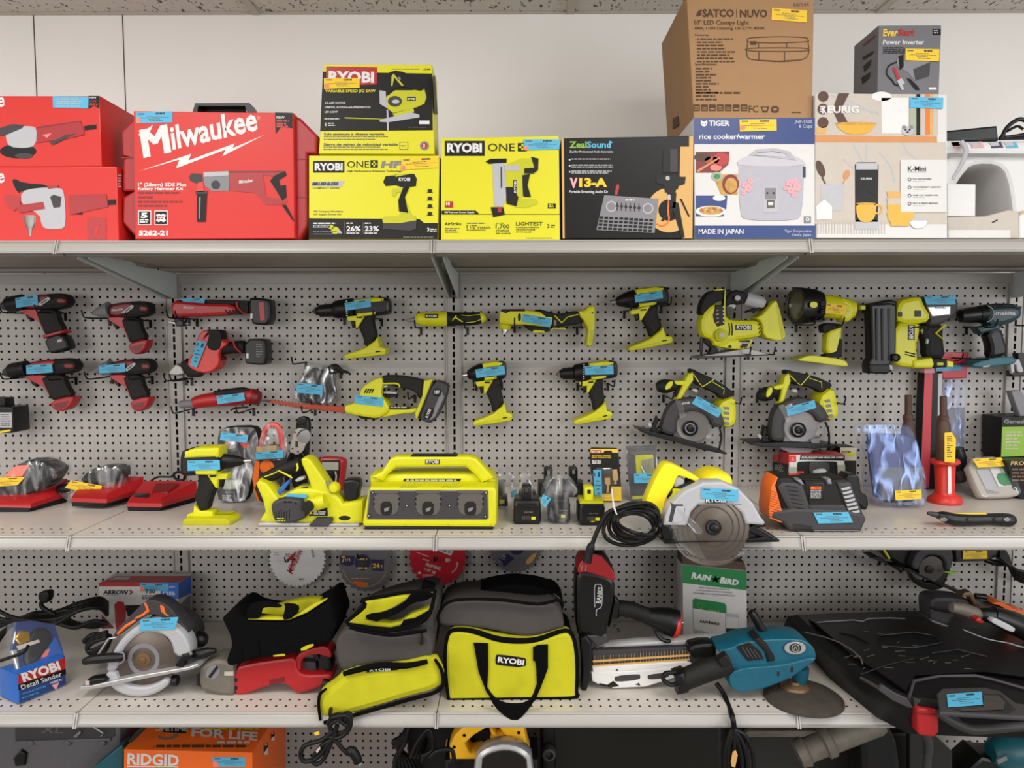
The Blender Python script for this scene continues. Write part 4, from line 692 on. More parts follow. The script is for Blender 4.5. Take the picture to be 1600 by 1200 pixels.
# ---- lime drills and drivers
def gun(name, label, who, v, dst, nose, lab, hk, pl=-.10, low=None, foot=None):
    view(*v); UPL = ((50, 688), (408, 650), (310, 1000)) if nose == 'drill' else ((104, 697), (408, 650), (310, 1000)); like(UPL, dst)
    t = T(name, label, 'power drill', 'lime drills and drivers'); f = PL(pl); a = PL(pl+.032)
    slab(t('motor_housing'), [238, 616, 330, 600, 378, 596, 404, 608, 408, 698, 394, 722, 330, 728, 250, 736, 240, 700], f, .064, 'satin', .018, ch=1)
    slab(t('lime_cover'), [236, 610, 332, 596, 384, 602, 392, 640, 330, 648, 240, 660], PL(pl-.002), .066, 'lime', .012); slab(t('lime_cover'), [248, 706, 345, 694, 340, 722, 252, 738], PL(pl-.002), .05, 'lime', .008)
    if nose == 'drill':
        lathe(t('chuck'), (50, 688), (150, 682), [(0, 10), (.15, 26), (.3, 34), (.32, 40), (.95, 44), (1, 36)], a, 'satin'); lathe(t('chuck'), (46, 689), (66, 687), [(0, 8), (.5, 20), (1, 30)], a, 'chrome')
        lathe(t('torque_collar'), (148, 680), (242, 672), [(0, 50), (.1, 58), (.5, 64), (1, 66)], a, 'black')
        for i in range(7): prn(t('torque_collar'), rect(204, 618+i*17, 211, 626+i*17), PL(pl+.032-.028+.006*abs(i-3)/3), 'white', .004)
    else:
        lathe(t('bit_collar'), (104, 697), (140, 692), [(0, 14), (.5, 18), (.55, 13), (1, 16)], a, 'chrome'); lathe(t('nose_cone'), (134, 692), (248, 674), [(0, 22), (.1, 34), (.45, 54), (.8, 64), (1, 66)], a, 'black')
    if low: like(((190, 742), (368, 716), (168, 1034)), low)
    slab(t('trigger_guard'), [190, 742, 250, 732, 325, 708, 262, 822, 250, 824, 246, 772, 200, 776], PL(pl+.012), .04, 'lime', .006); slab(t('trigger'), [216, 772, 246, 772, 244, 820, 226, 824, 222, 800], PL(pl+.02), .02, 'black', .004); slab(t('trigger_guard'), rect(256, 740, 292, 752), PL(pl+.011), .003, 'black', .0006)
    slab(t('grip'), [312, 712, 368, 716, 364, 790, 388, 872, 372, 915, 355, 964, 308, 956, 298, 900, 276, 845, 264, 818], PL(pl+.012), .042, 'rubber', .014, ch=1)
    if foot: AF[0] = None; foot(t)
    else: slab(t('foot'), [372, 912, 390, 882, 408, 955, 442, 962, 450, 990, 440, 1012, 330, 1030, 185, 1050, 168, 1034, 184, 1014, 250, 990, 312, 962], PL(pl-.004), .074, 'lime', .006); limb(t('foot'), [(380, 992, 4), (410, 988, 4)], PL(pl-.005), 'black', 6, .3)
    if not foot: slab(t('foot'), [180, 1030, 300, 1008, 445, 985, 446, 992, 300, 1016, 184, 1040], PL(pl-.0045), .002, 'limedark', .0004)
    AF[0] = None
    if lab: tag(t, lab, PL(pl-.0035), off=.001)
    r = t.done()
    if hk: hooks(who, *hk)
A6, A7, A8, B1 = (400, 430, 4.2105), (700, 430, 4.444), (1000, 430, 4.138), (1220, 440, 4.2105)
gun('impact_driver', 'lime impact driver nearest the centre upright, chrome bit collar to the left', 'lime driver by the centre upright', A7, ((104, 697), (408, 650), (310, 1000)), 'imp', [190, 655, 390, 628, 398, 688, 198, 714], [(195, 752), (375, 745)])
gun('cordless_drill', 'lime hammer drill with a black chuck and torque ring, right of the lime impact driver', 'lime hammer drill', A7, ((755, 688), (1184, 645), (1060, 985)), 'drill', [950, 632, 1148, 625, 1150, 688, 952, 692], [(898, 752), (1112, 752)], low=((912, 742), (1085, 712), (870, 1026)))
gun('impact_driver', 'lime impact driver hung high beside the jig saw', 'high lime driver', A7, ((1125, 190), (1540, 128), (1425, 490)), 'imp', [1296, 136, 1488, 106, 1494, 160, 1300, 190], [(1222, 250), (1480, 215)], low=((1262, 245), (1462, 205), (1250, 515)))
gun('cordless_drill', 'old lime drill with a grey collar, alone in the upper middle left bay', 'old lime drill', A6, ((375, 238), (880, 190), (750, 520)), 'drill', [582, 182, 752, 156, 758, 208, 590, 234], [(582, 280), (830, 288)], low=((595, 272), (775, 252), (572, 538)))
# ---- lime pen shaped tool, angle tool
view(*A6); t = T('rotary_tool', 'slim lime rotary tool lying on hooks across the centre upright', 'power tool'); a = PL(-.07)
limb(t('body'), [(1050, 290, 26), (1070, 288, 40), (1120, 288, 48), (1200, 288, 50), (1258, 288, 48)], a, 'lime', 18); limb(t('grip'), [(1250, 288, 48), (1290, 290, 46), (1330, 288, 43), (1400, 288, 44), (1450, 284, 42), (1480, 280, 38)], a, 'rubber', 18); limb(t('end_cap'), [(1476, 280, 38), (1498, 278, 30), (1512, 274, 14)], a, 'lime', 16)
lathe(t('collet'), (968, 300), (1052, 292), [(0, 4), (.3, 5), (.35, 11), (.7, 14), (1, 22)], a, 'grey'); slab(t('body'), rect(1112, 254, 1196, 282), PL(-.099), .03, 'black', .002); text(t('body'), 'RYOBI', 1120, 276, 15, PL(-.099), 'white', 68, 0, 0, .02, .001)
for q in ([(1292, 298, 3), (1318, 264, 4)], [(1312, 278, 4), (1360, 308, 4)], [(1350, 262, 2), (1400, 266, 2), (1480, 258, 2)], [(1380, 312, 2), (1440, 306, 2), (1482, 290, 2)]): limb(t('grip'), q, PL(-.093), 'lime', 6, .5, m=1)
t.done(); hooks('slim lime rotary tool', (1087, 346), (1393, 345))
view(*A7); t = T('angle_multi_tool', 'lime right angle multi tool with a flat battery foot at its right end', 'power tool'); f = PL(-.10)
slab(t('body'), [360, 250, 380, 240, 530, 240, 620, 250, 730, 268, 720, 360, 680, 362, 560, 345, 440, 345, 360, 340, 352, 310], f, .06, 'lime', .014, ch=1); slab(t('rubber_top'), [366, 250, 372, 236, 530, 234, 535, 252, 430, 252, 400, 268], PL(-.101), .05, 'rubber', .006); slab(t('rubber_top'), [600, 240, 640, 236, 735, 262, 740, 290, 680, 296, 640, 258], PL(-.101), .05, 'rubber', .008)
slab(t('grip'), [715, 268, 790, 266, 850, 252, 905, 248, 925, 285, 945, 320, 910, 340, 850, 350, 790, 355, 720, 380], PL(-.095), .045, 'rubber', .014, ch=1); slab(t('black_base'), [520, 345, 700, 362, 715, 385, 650, 405, 590, 395, 545, 370], PL(-.095), .05, 'rubber', .01); slab(t('black_base'), [585, 390, 600, 378, 670, 384, 672, 402, 590, 400], PL(-.0965), .01, 'lime', .003)
for q in ([(740, 280, 5), (790, 330, 6), (830, 290, 4), (905, 272, 4)], [(715, 386, 5), (730, 368, 5), (820, 372, 5)]): limb(t('grip'), q, PL(-.096), 'lime', 6, m=1)
slab(t('foot'), [905, 248, 945, 244, 975, 215, 1015, 212, 1024, 240, 1022, 360, 1004, 490, 980, 498, 960, 484, 972, 380, 945, 318, 920, 290], PL(-.108), .074, 'lime', .008); prn(t('foot'), [985, 380, 1005, 380, 998, 470, 982, 472], PL(-.108), 'limedark'); prn(t('foot'), ell(1003, 262, 6), PL(-.108), 'ink')
lathe(t('angle_head'), (398, 335), (396, 378), [(0, 46), (.5, 44), (1, 30)], PL(-.07), 'lime'); lathe(t('spindle'), (396, 376), (392, 408), [(0, 24), (.4, 24), (.5, 18), (1, 17)], PL(-.07), 'chrome'); prn(t('body'), rect(486, 265, 506, 318), f, 'rubber', .001, 1); slab(t('body'), rect(735, 312, 752, 350), PL(-.0965), .003, 'grey', .0005)
tag(t, [520, 268, 714, 300, 708, 362, 514, 322], f); t.done(); hooks('lime angle multi tool', (462, 350), (895, 362))
# ---- bag of dark parts on a hook, hedge trimmer
DY[0] = .018; view(*A6); t = T('parts_bag', 'clear bag of dark tool parts hung above the hedge trimmer blade', 'bag')
slab(t('dark_parts'), [245, 790, 310, 640, 420, 620, 500, 640, 520, 790, 490, 850, 300, 850], PL(-.07), .05, 'rubber', .02, ch=1); slab(t('dark_parts'), [330, 640, 380, 600, 440, 640, 400, 690, 340, 690], PL(-.085), .03, 'charcoal', .012, ch=1); limb(t('dark_parts'), [(470, 630, 22), (520, 605, 24), (560, 628, 14), (610, 640, 8)], PL(-.06), 'rubber', 10)
slab(t('clear_bag'), [232, 790, 268, 710, 305, 640, 310, 575, 420, 590, 520, 600, 500, 680, 540, 780, 510, 850, 470, 862, 300, 850, 240, 820], PL(-.09), .055, 'bag', .02, ch=2)
tag(t, [272, 706, 440, 724, 436, 788, 262, 772], PL(-.092)); t.done(); DY[0] = 0.; hooks('bag of dark parts', (330, 572), (560, 632))
t = T('hedge_trimmer', 'lime hedge trimmer with a long rust red blade pointing left', 'hedge trimmer'); f = PL(-.11)
slab(t('motor_body'), [672, 800, 690, 740, 760, 690, 830, 664, 836, 720, 822, 790, 860, 830, 880, 880, 860, 915, 800, 945, 740, 940, 590, 912, 576, 890, 580, 855, 640, 845], f, .07, 'lime', .016, ch=1); slab(t('motor_body'), [828, 876, 880, 884, 1010, 884, 1060, 870, 1058, 905, 960, 912, 870, 930, 820, 940], PL(-.10), .05, 'lime', .012, ch=1)
slab(t('grip'), [826, 664, 860, 658, 960, 662, 1050, 678, 1105, 694, 1098, 790, 1070, 810, 1050, 772, 1000, 750, 940, 740, 880, 724, 826, 710], PL(-.10), .045, 'rubber', .016, ch=1); limb(t('grip'), [(830, 714, 6), (890, 712, 6), (935, 715, 6), (946, 738, 5)], PL(-.103), 'lime', 6, m=2); slab(t('switches'), [835, 728, 860, 724, 868, 736, 840, 742], PL(-.10), .03, 'lightgrey', .003); slab(t('switches'), [836, 766, 880, 764, 930, 772, 920, 784, 840, 778], PL(-.095), .03, 'lightgrey', .003); slab(t('inner_frame'), [820, 740, 836, 740, 850, 790, 930, 784, 925, 800, 850, 808, 824, 790], PL(-.092), .035, 'rubber', .004)
slab(t('foot'), [1102, 694, 1160, 682, 1170, 700, 1080, 940, 1048, 950, 1044, 905, 1090, 800], PL(-.112), .074, 'lime', .008); slab(t('battery'), [1165, 690, 1250, 712, 1268, 745, 1215, 900, 1165, 970, 1120, 972, 1062, 940, 1068, 920], PL(-.118), .075, 'charcoal', .012, ch=1); slab(t('battery'), [1160, 694, 1175, 696, 1082, 945, 1062, 938], PL(-.1185), .07, 'black', .004); slab(t('battery'), [1220, 760, 1240, 800, 1180, 930, 1150, 955, 1140, 950], PL(-.1185), .02, 'grey', .002)
for i, q in enumerate(([1172, 742, 1220, 748, 1214, 802, 1160, 790], [1122, 870, 1178, 872, 1150, 950, 1096, 944])): slab(t('battery/badge#%d' % i), q, PL(-.12), .003, 'black', .0006, ch=1)
text(t('battery/badge#1'), 'RYOBI', 1130, 940, 18, PL(-.12), 'white', 60, 68, 0, .02, .001); text(t('battery/badge#0'), '18V', 1176, 780, 22, PL(-.12), 'white', 34, 5, 0, .03, .001)
for i in range(4): limb(t('motor_body'), [(712+i*16, 776, 4), (728+i*15, 748, 5)], PL(-.1105), 'black', 6, .5, m=1)
slab(t('blade'), [30, 818, 80, 820, 300, 848, 580, 866, 582, 906, 300, 880, 100, 842], PL(-.095), .006, 'rustred', .001)
for i in range(22): u = i/21; x, y = 95+u*470, 842+u*60; slab(t('blade'), [x, y-4, x+12, y-2, x+9, y+10-4*u, x+4, y+9-4*u], PL(-.098), .005, 'rustblade', .0004); slab(t('blade'), [x, y-21-16*u, x+9, y-26-18*u, x+13, y-20-16*u], PL(-.092), .004, 'darkred', .0004)
slab(t('blade'), [30, 820, 95, 824, 90, 836, 40, 830], PL(-.097), .006, 'charcoal', .001); slab(t('blade_guard'), [670, 930, 800, 940, 790, 952, 690, 944], PL(-.1), .04, 'rubber', .004); prn(t('motor_body'), [875, 860, 1020, 866, 1010, 880, 872, 880], PL(-.10), 'boxdark', .001); bars(t('motor_body'), 885, 866, 120, 1, 0, 8, PL(-.10), 'cream', .0016)
tag(t, [655, 788, 840, 806, 832, 866, 650, 846], f); t.done(); hooks('hedge trimmer', (390, 876), (1045, 790))
# ---- jig saw
DY[0] = -.09; view(*A8); t = T('jig_saw', 'lime cordless jig saw with a white wrapped handle, hung at the right upright', 'power saw'); f = PL(-.11)
slab(t('motor_body'), [392, 262, 470, 180, 545, 180, 560, 280, 640, 290, 780, 290, 800, 340, 790, 395, 720, 410, 600, 425, 560, 460, 480, 465, 470, 420, 395, 395], f, .065, 'lime', .012, ch=1); slab(t('front_grip'), [390, 262, 396, 190, 430, 120, 480, 92, 560, 92, 600, 88, 545, 160, 470, 185, 462, 262], PL(-.105), .055, 'rubber', .014, ch=1); slab(t('front_grip'), [470, 100, 500, 88, 545, 86, 550, 96, 500, 102], PL(-.106), .05, 'lime', .004)
slab(t('grip'), [548, 150, 600, 88, 700, 110, 690, 150, 670, 190, 600, 185, 552, 210], PL(-.10), .045, 'rubber', .014, ch=1); lathe(t('wrapped_handle'), (682, 150), (800, 188), [(0, 42), (.1, 46), (.9, 44), (1, 38)], PL(-.08), 'lightgrey'); slab(t('grip'), [780, 165, 815, 150, 828, 190, 790, 225, 740, 235, 700, 240, 690, 234, 770, 205], PL(-.095), .04, 'rubber', .008)
face_lathe(t('lock_button'), (628, 148), [(18, 0), (18, .006), (12, .008)], PL(-.104), 'lightgrey', 20); slab(t('trigger'), [556, 190, 580, 178, 625, 192, 615, 220, 590, 205, 560, 206], PL(-.095), .03, 'lightgrey', .004); limb(t('front_grip'), [(552, 92, 4), (548, 160, 5), (548, 280, 5), (556, 300, 4)], PL(-.111), 'lime', 6)
slab(t('blade_window'), [470, 260, 488, 190, 545, 190, 548, 320, 500, 335, 478, 300], PL(-.1115), .01, 'black', .003)
for i in range(4): slab(t('blade_window'), [492, 225+i*26, 510, 220+i*26, 510, 228+i*26, 492, 234+i*26], PL(-.113), .003, ('grey', 'tan')[i % 2], .0006)
for i in range(5): slab(t('blade_window'), rect(537, 200+i*24, 543, 212+i*24), PL(-.113), .003, 'white', .0004)
slab(t('foot'), [750, 275, 800, 250, 870, 160, 895, 175, 940, 370, 945, 400, 910, 425, 870, 420, 800, 400, 790, 300], PL(-.118), .078, 'lime', .012, ch=1); prn(t('foot'), [880, 185, 893, 200, 935, 390, 915, 412], PL(-.118), 'limedark'); 
slab(t('motor_body'), rect(618, 320, 724, 356), PL(-.1115), .004, 'black', .0006); text(t('motor_body'), 'RYOBI', 625, 350, 26, PL(-.1115), 'white', 92, 0, 0, .03, .001)
for x in (575, 592): limb(t('motor_body'), [(x, 310, 4), (x+5, 350, 4), (x+2, 390, 4)], PL(-.111), 'black', 6, .5)
for i in range(12): limb(t('motor_body'), [(765+(i % 4)*18+(i//4)*2, 325+(i//4)*25, 3), (778+(i % 4)*18, 308+(i//4)*25, 4)], PL(-.111), 'ink', 5, .5, m=1)
face_lathe(t('dial'), (522, 388), [(42, 0), (40, .008), (26, .01), (24, .014), (0.1, .014)], PL(-.112), 'limedark', 24); slab(t('dial'), [510, 385, 535, 372, 552, 385, 530, 405], PL(-.128), .004, 'lightgrey', .001)
slab(t('lower_housing'), [480, 425, 560, 420, 728, 412, 730, 425, 700, 478, 600, 480, 540, 470, 500, 462], PL(-.105), .06, 'lime', .008); slab(t('lower_housing'), [640, 424, 716, 420, 690, 468, 676, 470], PL(-.1065), .004, 'black', .0006); text(t('lower_housing'), 'BladeSaver', 644, 442, 12, PL(-.107), 'white', 60, 0, .1, .02, .001)
for x in (582, 660): prn(t('lower_housing'), ell(x, 462, 10), PL(-.105), 'ink', .003)
limb(t('wire_guard'), [(392, 400, 4), (388, 470, 4), (398, 530, 4), (404, 400, 4)], PL(-.09), 'black', 6, m=2); slab(t('blade_clamp'), [410, 405, 470, 410, 475, 450, 510, 480, 500, 515, 440, 515, 460, 470, 425, 440], PL(-.09), .03, 'black', .004)
slab(t('base_plate'), [372, 528, 440, 515, 700, 470, 832, 510, 830, 520, 560, 530, 375, 542], PL(-.115), .09, 'steel', .002); slab(t('base_plate'), [372, 524, 830, 512, 830, 520, 374, 540], PL(-.117), .004, 'charcoal', .001)
t.done(); DY[0] = 0.; hooks('jig saw', (560, 500), (700, 500), L=.24)
# ---- work light
t = T('work_light', 'lime hand lamp with a big round lens, right of the jig saw', 'lamp'); a = PL(-.085)
lathe(t('lamp_head'), (985, 198), (1175, 198), [(0, 104), (.06, 120), (.3, 118), (.75, 108), (1, 88)], a, 'satin', 28, .8); A_ = a.w(990, 198)
lathe(t('reflector'), (981, 198), (987, 198), [(0, 80), (.5, 98), (1, 100)], a, 'disc', 28, .8)
# lens seen obliquely: a shallow dome at the front, turned towards the left
vs = PL(-.12, .75, 0, (1035, 195)); face_lathe(t('lens'), (1012, 198), [(100, 0), (96, .006), (70, .012), (30, .016), (.1, .017)], vs, 'lens', 28, 0, 1.02); ringp(t('lens'), 1012, 198, 66, 76, vs, 'satin', .012, 28, 1.5)
lathe(t('body'), (1160, 196), (1385, 224), [(0, 76), (.5, 74), (.8, 66), (1, 52)], a, 'lime', 24, .8); slab(t('body'), [1290, 130, 1380, 168, 1405, 205, 1395, 260, 1360, 305, 1300, 300], PL(-.11), .06, 'lime', .012, ch=1)
for i in range(5): slab(t('body'), [1172, 172+i*17, 1205, 168+i*17, 1203, 178+i*17, 1170, 182+i*17], PL(-.138), .02, 'ink', .0008)
for i in range(2): slab(t('body'), [1130+i*30, 290, 1165+i*24, 290, 1155+i*24, 302, 1120+i*30, 302], PL(-.128), .02, 'ink', .0008)
slab(t('lamp_head/badge'), rect(1100, 172, 1148, 210), PL(-.141), .004, 'lime', .0008, ch=1); slab(t('trigger_housing'), [1180, 320, 1230, 305, 1320, 318, 1300, 345, 1230, 360, 1195, 378, 1182, 360], PL(-.105), .04, 'rubber', .01, ch=1)
slab(t('grip'), [1205, 380, 1240, 350, 1312, 322, 1306, 400, 1310, 430, 1300, 520, 1200, 520], PL(-.105), .042, 'lime', .012, ch=1); slab(t('grip'), [1290, 405, 1312, 415, 1310, 530, 1200, 535, 1195, 515, 1270, 490], PL(-.107), .04, 'rubber', .008)
slab(t('foot'), [1010, 552, 1060, 528, 1110, 516, 1220, 530, 1330, 550, 1348, 580, 1340, 592, 1240, 580, 1100, 560], PL(-.118), .078, 'lime', .008, ch=1)
tag(t, [1205, 180, 1335, 195, 1328, 258, 1200, 246], PL(-.142), 'labelyellow', .001); t.done(); hooks('hand lamp', (1010, 322), (1180, 325))
# ---- two trim saws
def trimsaw(label, who, dst, guardcol, hk, tg, blade, lower=None):
    view(*A8); like(((325, 990), (340, 615), (590, 960)), dst)
    t = T('circular_saw', label, 'power saw', 'lime trim saws'); f = PL(-.10); f2 = PL(-.125)
    slab(t('motor_body'), [500, 830, 625, 775, 632, 900, 625, 960, 590, 988, 540, 985, 500, 930], PL(-.11), .09, 'lime', .014, ch=1)
    for i in range(4): slab(t('motor_body'), [540, 850+i*32, 575, 852+i*32, 578, 872+i*32, 546, 868+i*32], PL(-.112), .006, 'grey', .0008); 
    slab(t('grip'), [318, 612, 345, 604, 375, 625, 480, 670, 560, 720, 622, 770, 590, 790, 530, 805, 500, 770, 430, 735, 380, 715, 345, 680], PL(-.095), .044, 'rubber', .016, ch=1)
    slab(t('front_frame'), [310, 640, 345, 625, 348, 680, 318, 720, 270, 800, 232, 806, 250, 770, 275, 715, 220, 712, 222, 684, 290, 682], PL(-.10), .045, 'lime', .01); 
    limb(t('front_handle'), [(108, 725, 28), (135, 720, 42), (170, 718, 46), (215, 715, 36), (240, 720, 26)], PL(-.085), 'rubber', 14); slab(t('front_handle'), [160, 735, 175, 700, 205, 682, 218, 692, 206, 725, 175, 745], PL(-.112), .02, 'lime', .006, ch=1); slab(t('front_handle'), [230, 740, 275, 700, 285, 730, 265, 780, 235, 790], PL(-.09), .03, 'rubber', .006)
    for q in ([(345, 640, 3), (380, 690, 3)], [(385, 700, 3), (405, 722, 3), (480, 672, 3)], [(470, 690, 2), (545, 735, 2), (540, 770, 2)]): limb(t('grip'), q, PL(-.096), 'lime', 6, .4, m=1)
    slab(t('switch'), [335, 745, 350, 732, 378, 742, 372, 764, 350, 756], PL(-.095), .02, 'lightgrey', .004)
    slab(t('blade_guard'), [200, 830, 240, 808, 330, 790, 400, 795, 480, 840, 540, 900, 556, 985, 470, 985, 450, 930, 400, 890, 330, 880, 270, 905, 240, 950, 240, 1030, 190, 1040, 130, 1010, 160, 900], f2, .05, guardcol, .012, ch=1)
    text(t('blade_guard'), 'RYOBI', 275, 838, 14, f2, 'white', 48, 10, 0, .02, .001)
    face_lathe(t('blade'), (325, 985), [(120, 0), (120, .002), (.1, .0021)], PL(-.105), blade, 40); 
    q = PL(-.108)
    slab(t('lower_guard'), ell(345, 975, 108, 100, 30), PL(-.117), .003, 'guard', .0005)
    slab(t('lower_guard'), [445, 990, 500, 990, 495, 1060, 440, 1058, 420, 1040, 455, 1020], PL(-.119), .004, 'guard', .0005)
    face_lathe(t('arbor'), (325, 990), [(50, 0), (48, .006), (40, .009), (38, .006), (26, .006), (24, .012), (12, .014), (10, .009), (.1, .009)], PL(-.118), 'satin', 28); ringp(t('arbor'), 325, 990, 26, 34, PL(-.126), 'grey', .002, 24)
    slab(t('guard_lever'), [228, 810, 262, 805, 300, 915, 262, 930], PL(-.128), .004, 'guard', .001)
    slab(t('base_plate'), [-10, 995, 60, 1010, 200, 1040, 320, 1070, 520, 1135, 565, 1150, 560, 1160, 400, 1130, 250, 1085, 60, 1035, -5, 1006], PL(-.135), .11, 'satin', .002)
    limb(t('support'), [(515, 985, 7), (525, 1050, 7), (510, 1130, 7)], PL(-.12), 'black', 8); slab(t('bevel_bracket'), [70, 1010, 90, 960, 112, 910, 122, 940, 105, 980, 130, 1015, 230, 1030, 220, 1040, 100, 1030], PL(-.10), .03, 'black', .003); limb(t('bevel_knob'), [(55, 975, 22), (72, 965, 24)], PL(-.08), 'lightgrey', 10, m=1)
    AF[0] = None; tag(t, tg, f2, off=.002)
    if lower: slab(t('lower_guard'), lower, PL(-.119), .03, 'grey', .004)
    t.done(); hooks(who, *hk)
trimsaw('lime and grey circular saw with a tilted base, hung left of its twin', 'left trim saw', ((325, 990), (340, 615), (590, 960)), 'charcoal', [(150, 775), (560, 806)], [368, 780, 535, 872, 505, 922, 334, 828], 'inkgrey')
view(*A8)
trimsaw('lime and grey circular saw with a level base, hung right of its twin', 'right trim saw', ((1022, 1000), (958, 622), (1262, 905)), 'charcoal', [(755, 778), (1190, 806)], [946, 856, 1128, 806, 1140, 858, 955, 912], 'grey', [895, 1100, 960, 1112, 1040, 1110, 1110, 1085, 1100, 1062, 1170, 1050, 1160, 1100, 1110, 1145, 1050, 1166, 990, 1160, 920, 1130])
# ---- nailer, teal drill
view(*B1); t = T('brad_nailer', 'lime brad nailer with a black upright magazine, hung near the right side', 'nailer'); f = PL(-.11)
slab(t('magazine'), [590, 150, 720, 140, 765, 150, 760, 500, 725, 540, 735, 585, 700, 610, 585, 605, 580, 530, 600, 500], PL(-.115), .05, 'satin', .006)
for x in (622, 660, 705): slab(t('magazine'), [x, 178, x+16, 178, x+18, 520, x+4, 520], PL(-.118), .006, 'boxdark' if x < 700 else 'charcoal', .002)
slab(t('magazine/foot_tip'), [580, 545, 735, 540, 738, 590, 700, 608, 585, 604], PL(-.12), .055, 'black', .006); slab(t('magazine/foot_tip'), [715, 545, 735, 552, 738, 585, 720, 580], PL(-.1215), .02, 'lightgrey', .002)
slab(t('motor_body'), [775, 135, 820, 108, 930, 90, 950, 150, 1000, 230, 960, 280, 770, 278, 760, 210], f, .075, 'lime', .014, ch=1); slab(t('motor_body'), [740, 275, 910, 262, 925, 320, 900, 420, 910, 545, 880, 570, 760, 555, 735, 480], PL(-.112), .07, 'lime', .012, ch=1); slab(t('motor_body'), [870, 520, 1000, 500, 1020, 540, 1000, 570, 880, 570], PL(-.118), .075, 'lime', .008)
slab(t('rear_cylinder'), [930, 95, 1140, 90, 1175, 130, 1165, 210, 1120, 245, 1060, 285, 960, 290, 985, 230], PL(-.105), .065, 'charcoal', .02, ch=1); slab(t('rear_cylinder'), [965, 165, 1120, 160, 1118, 218, 995, 232], PL(-.1065), .01, 'silver', .003); text(t('rear_cylinder'), 'AirStrike', 1010, 178, 12, PL(-.1065), 'ink', 76, 0, 0, .02, .001)
slab(t('grip'), [925, 300, 985, 270, 1085, 275, 1078, 370, 1100, 510, 1000, 515, 950, 490, 955, 420], PL(-.10), .046, 'rubber', .016, ch=1); limb(t('grip'), [(1085, 280, 6), (1020, 340, 7), (1070, 380, 4)], PL(-.103), 'lime', 6, m=1); slab(t('trigger'), [925, 320, 950, 295, 972, 300, 972, 345, 935, 345], PL(-.095), .03, 'lightgrey', .006); slab(t('trigger'), [960, 375, 978, 378, 972, 410, 958, 408], PL(-.1), .02, 'lightgrey', .003)
slab(t('foot'), [1000, 505, 1100, 510, 1140, 530, 1138, 562, 1010, 570], PL(-.12), .075, 'rubber', .008); slab(t('foot'), [1030, 532, 1072, 532, 1072, 552, 1030, 552], PL(-.122), .01, 'limedark', .002); slab(t('foot'), [1095, 518, 1138, 528, 1138, 562, 1095, 562], PL(-.122), .02, 'lime', .003)
slab(t('motor_body'), rect(838, 283, 882, 384), PL(-.1135), .004, 'black', .0006); text(t('motor_body'), 'RYOBI', 845, 290, 28, PL(-.1135), 'white', 88, -90, 0, .03, .001)
for q in (rect(882, 190, 924, 230), rect(775, 200, 800, 230)): slab(t('motor_body'), q, PL(-.112), .004, 'charcoal', .0008)
for y in (468, 484): limb(t('motor_body'), [(818, y-6, 4), (884, y+10, 4)], PL(-.1125), 'black', 6, .5, m=1)
face_lathe(t('knob'), (748, 500), [(26, 0), (26, .012), (18, .014), (16, .01), (.1, .01)], PL(-.118), 'black', 20); slab(t('top_latch'), [525, 155, 560, 155, 560, 185, 525, 185], PL(-.10), .02, 'limedark', .003); slab(t('top_latch'), [555, 150, 720, 118, 765, 130, 760, 165, 590, 180], PL(-.105), .04, 'black', .006)
slab(t('price_label'), [942, 100, 1145, 88, 1152, 150, 960, 152], PL(-.108), .001, 'skyblue', .0002); sticker(t('price_label'), [944, 101, 1145, 89, 1151, 149, 960, 151], PL(-.1085)); t.done()
hooks('brad nailer', (745, 300), (1110, 500), L=.2)
t = T('cordless_drill', 'dark teal drill with a black chuck, last of the hung tools on the right', 'power drill'); a = PL(-.075); f = PL(-.105)
lathe(t('chuck'), (1165, 228), (1300, 215), [(0, 18), (.1, 42), (.6, 52), (1, 52)], a, 'satin', 22); lathe(t('torque_collar'), (1295, 216), (1370, 208), [(0, 56), (.6, 60), (1, 58)], a, 'black', 22); ringp(t('torque_collar'), 1350, 212, 50, 56, PL(-.105), 'grey', .001, 16, 1, -1.4, 1.4)
slab(t('motor_housing'), [1365, 160, 1420, 150, 1540, 148, 1590, 165, 1602, 200, 1585, 250, 1500, 285, 1400, 300, 1360, 262], f, .062, 'makteal', .016, ch=1); slab(t('motor_housing'), [1370, 155, 1440, 142, 1540, 146, 1600, 170, 1590, 180, 1480, 172, 1390, 178], PL(-.107), .05, 'black', .008); text(t('motor_housing'), 'makita', 1412, 218, 24, f, 'lightgrey', 132, 0, .15, .03, .0015)
slab(t('trigger_housing'), [1290, 300, 1420, 280, 1470, 290, 1440, 320, 1380, 330, 1320, 345], PL(-.1), .045, 'makteal', .01); slab(t('trigger'), [1292, 310, 1325, 305, 1345, 345, 1310, 350], PL(-.09), .02, 'black', .005)
slab(t('grip'), [1350, 330, 1460, 300, 1478, 370, 1510, 480, 1420, 505, 1380, 495, 1385, 430], PL(-.1), .044, 'satin', .016, ch=1); slab(t('foot'), [1250, 545, 1340, 515, 1400, 500, 1530, 492, 1560, 515, 1540, 545, 1400, 562, 1290, 572], PL(-.11), .074, 'teal', .01, ch=1); slab(t('foot'), [1330, 556, 1380, 548, 1375, 562, 1332, 566], PL(-.1115), .02, 'lightgrey', .003)
t.done(); hooks('dark teal drill', (1218, 300), (1540, 290))
t = T('clip_pack', 'black hang pack with a silver clip at the right edge of the photo', 'package'); slab(t('card'), [1560, 470, 1700, 470, 1700, 625, 1520, 625, 1515, 590, 1570, 560], PL(-.09), .03, 'satin', .004); slab(t('silver_clip'), [1508, 520, 1570, 510, 1600, 590, 1580, 600, 1560, 590, 1550, 545, 1535, 545, 1540, 590, 1520, 608], PL(-.10), .012, 'lightgrey', .002); t.done(); p = PL(0).w(1580, 480); hook(p.x, p.z, 'black wire peg hook carrying the silver clip pack')
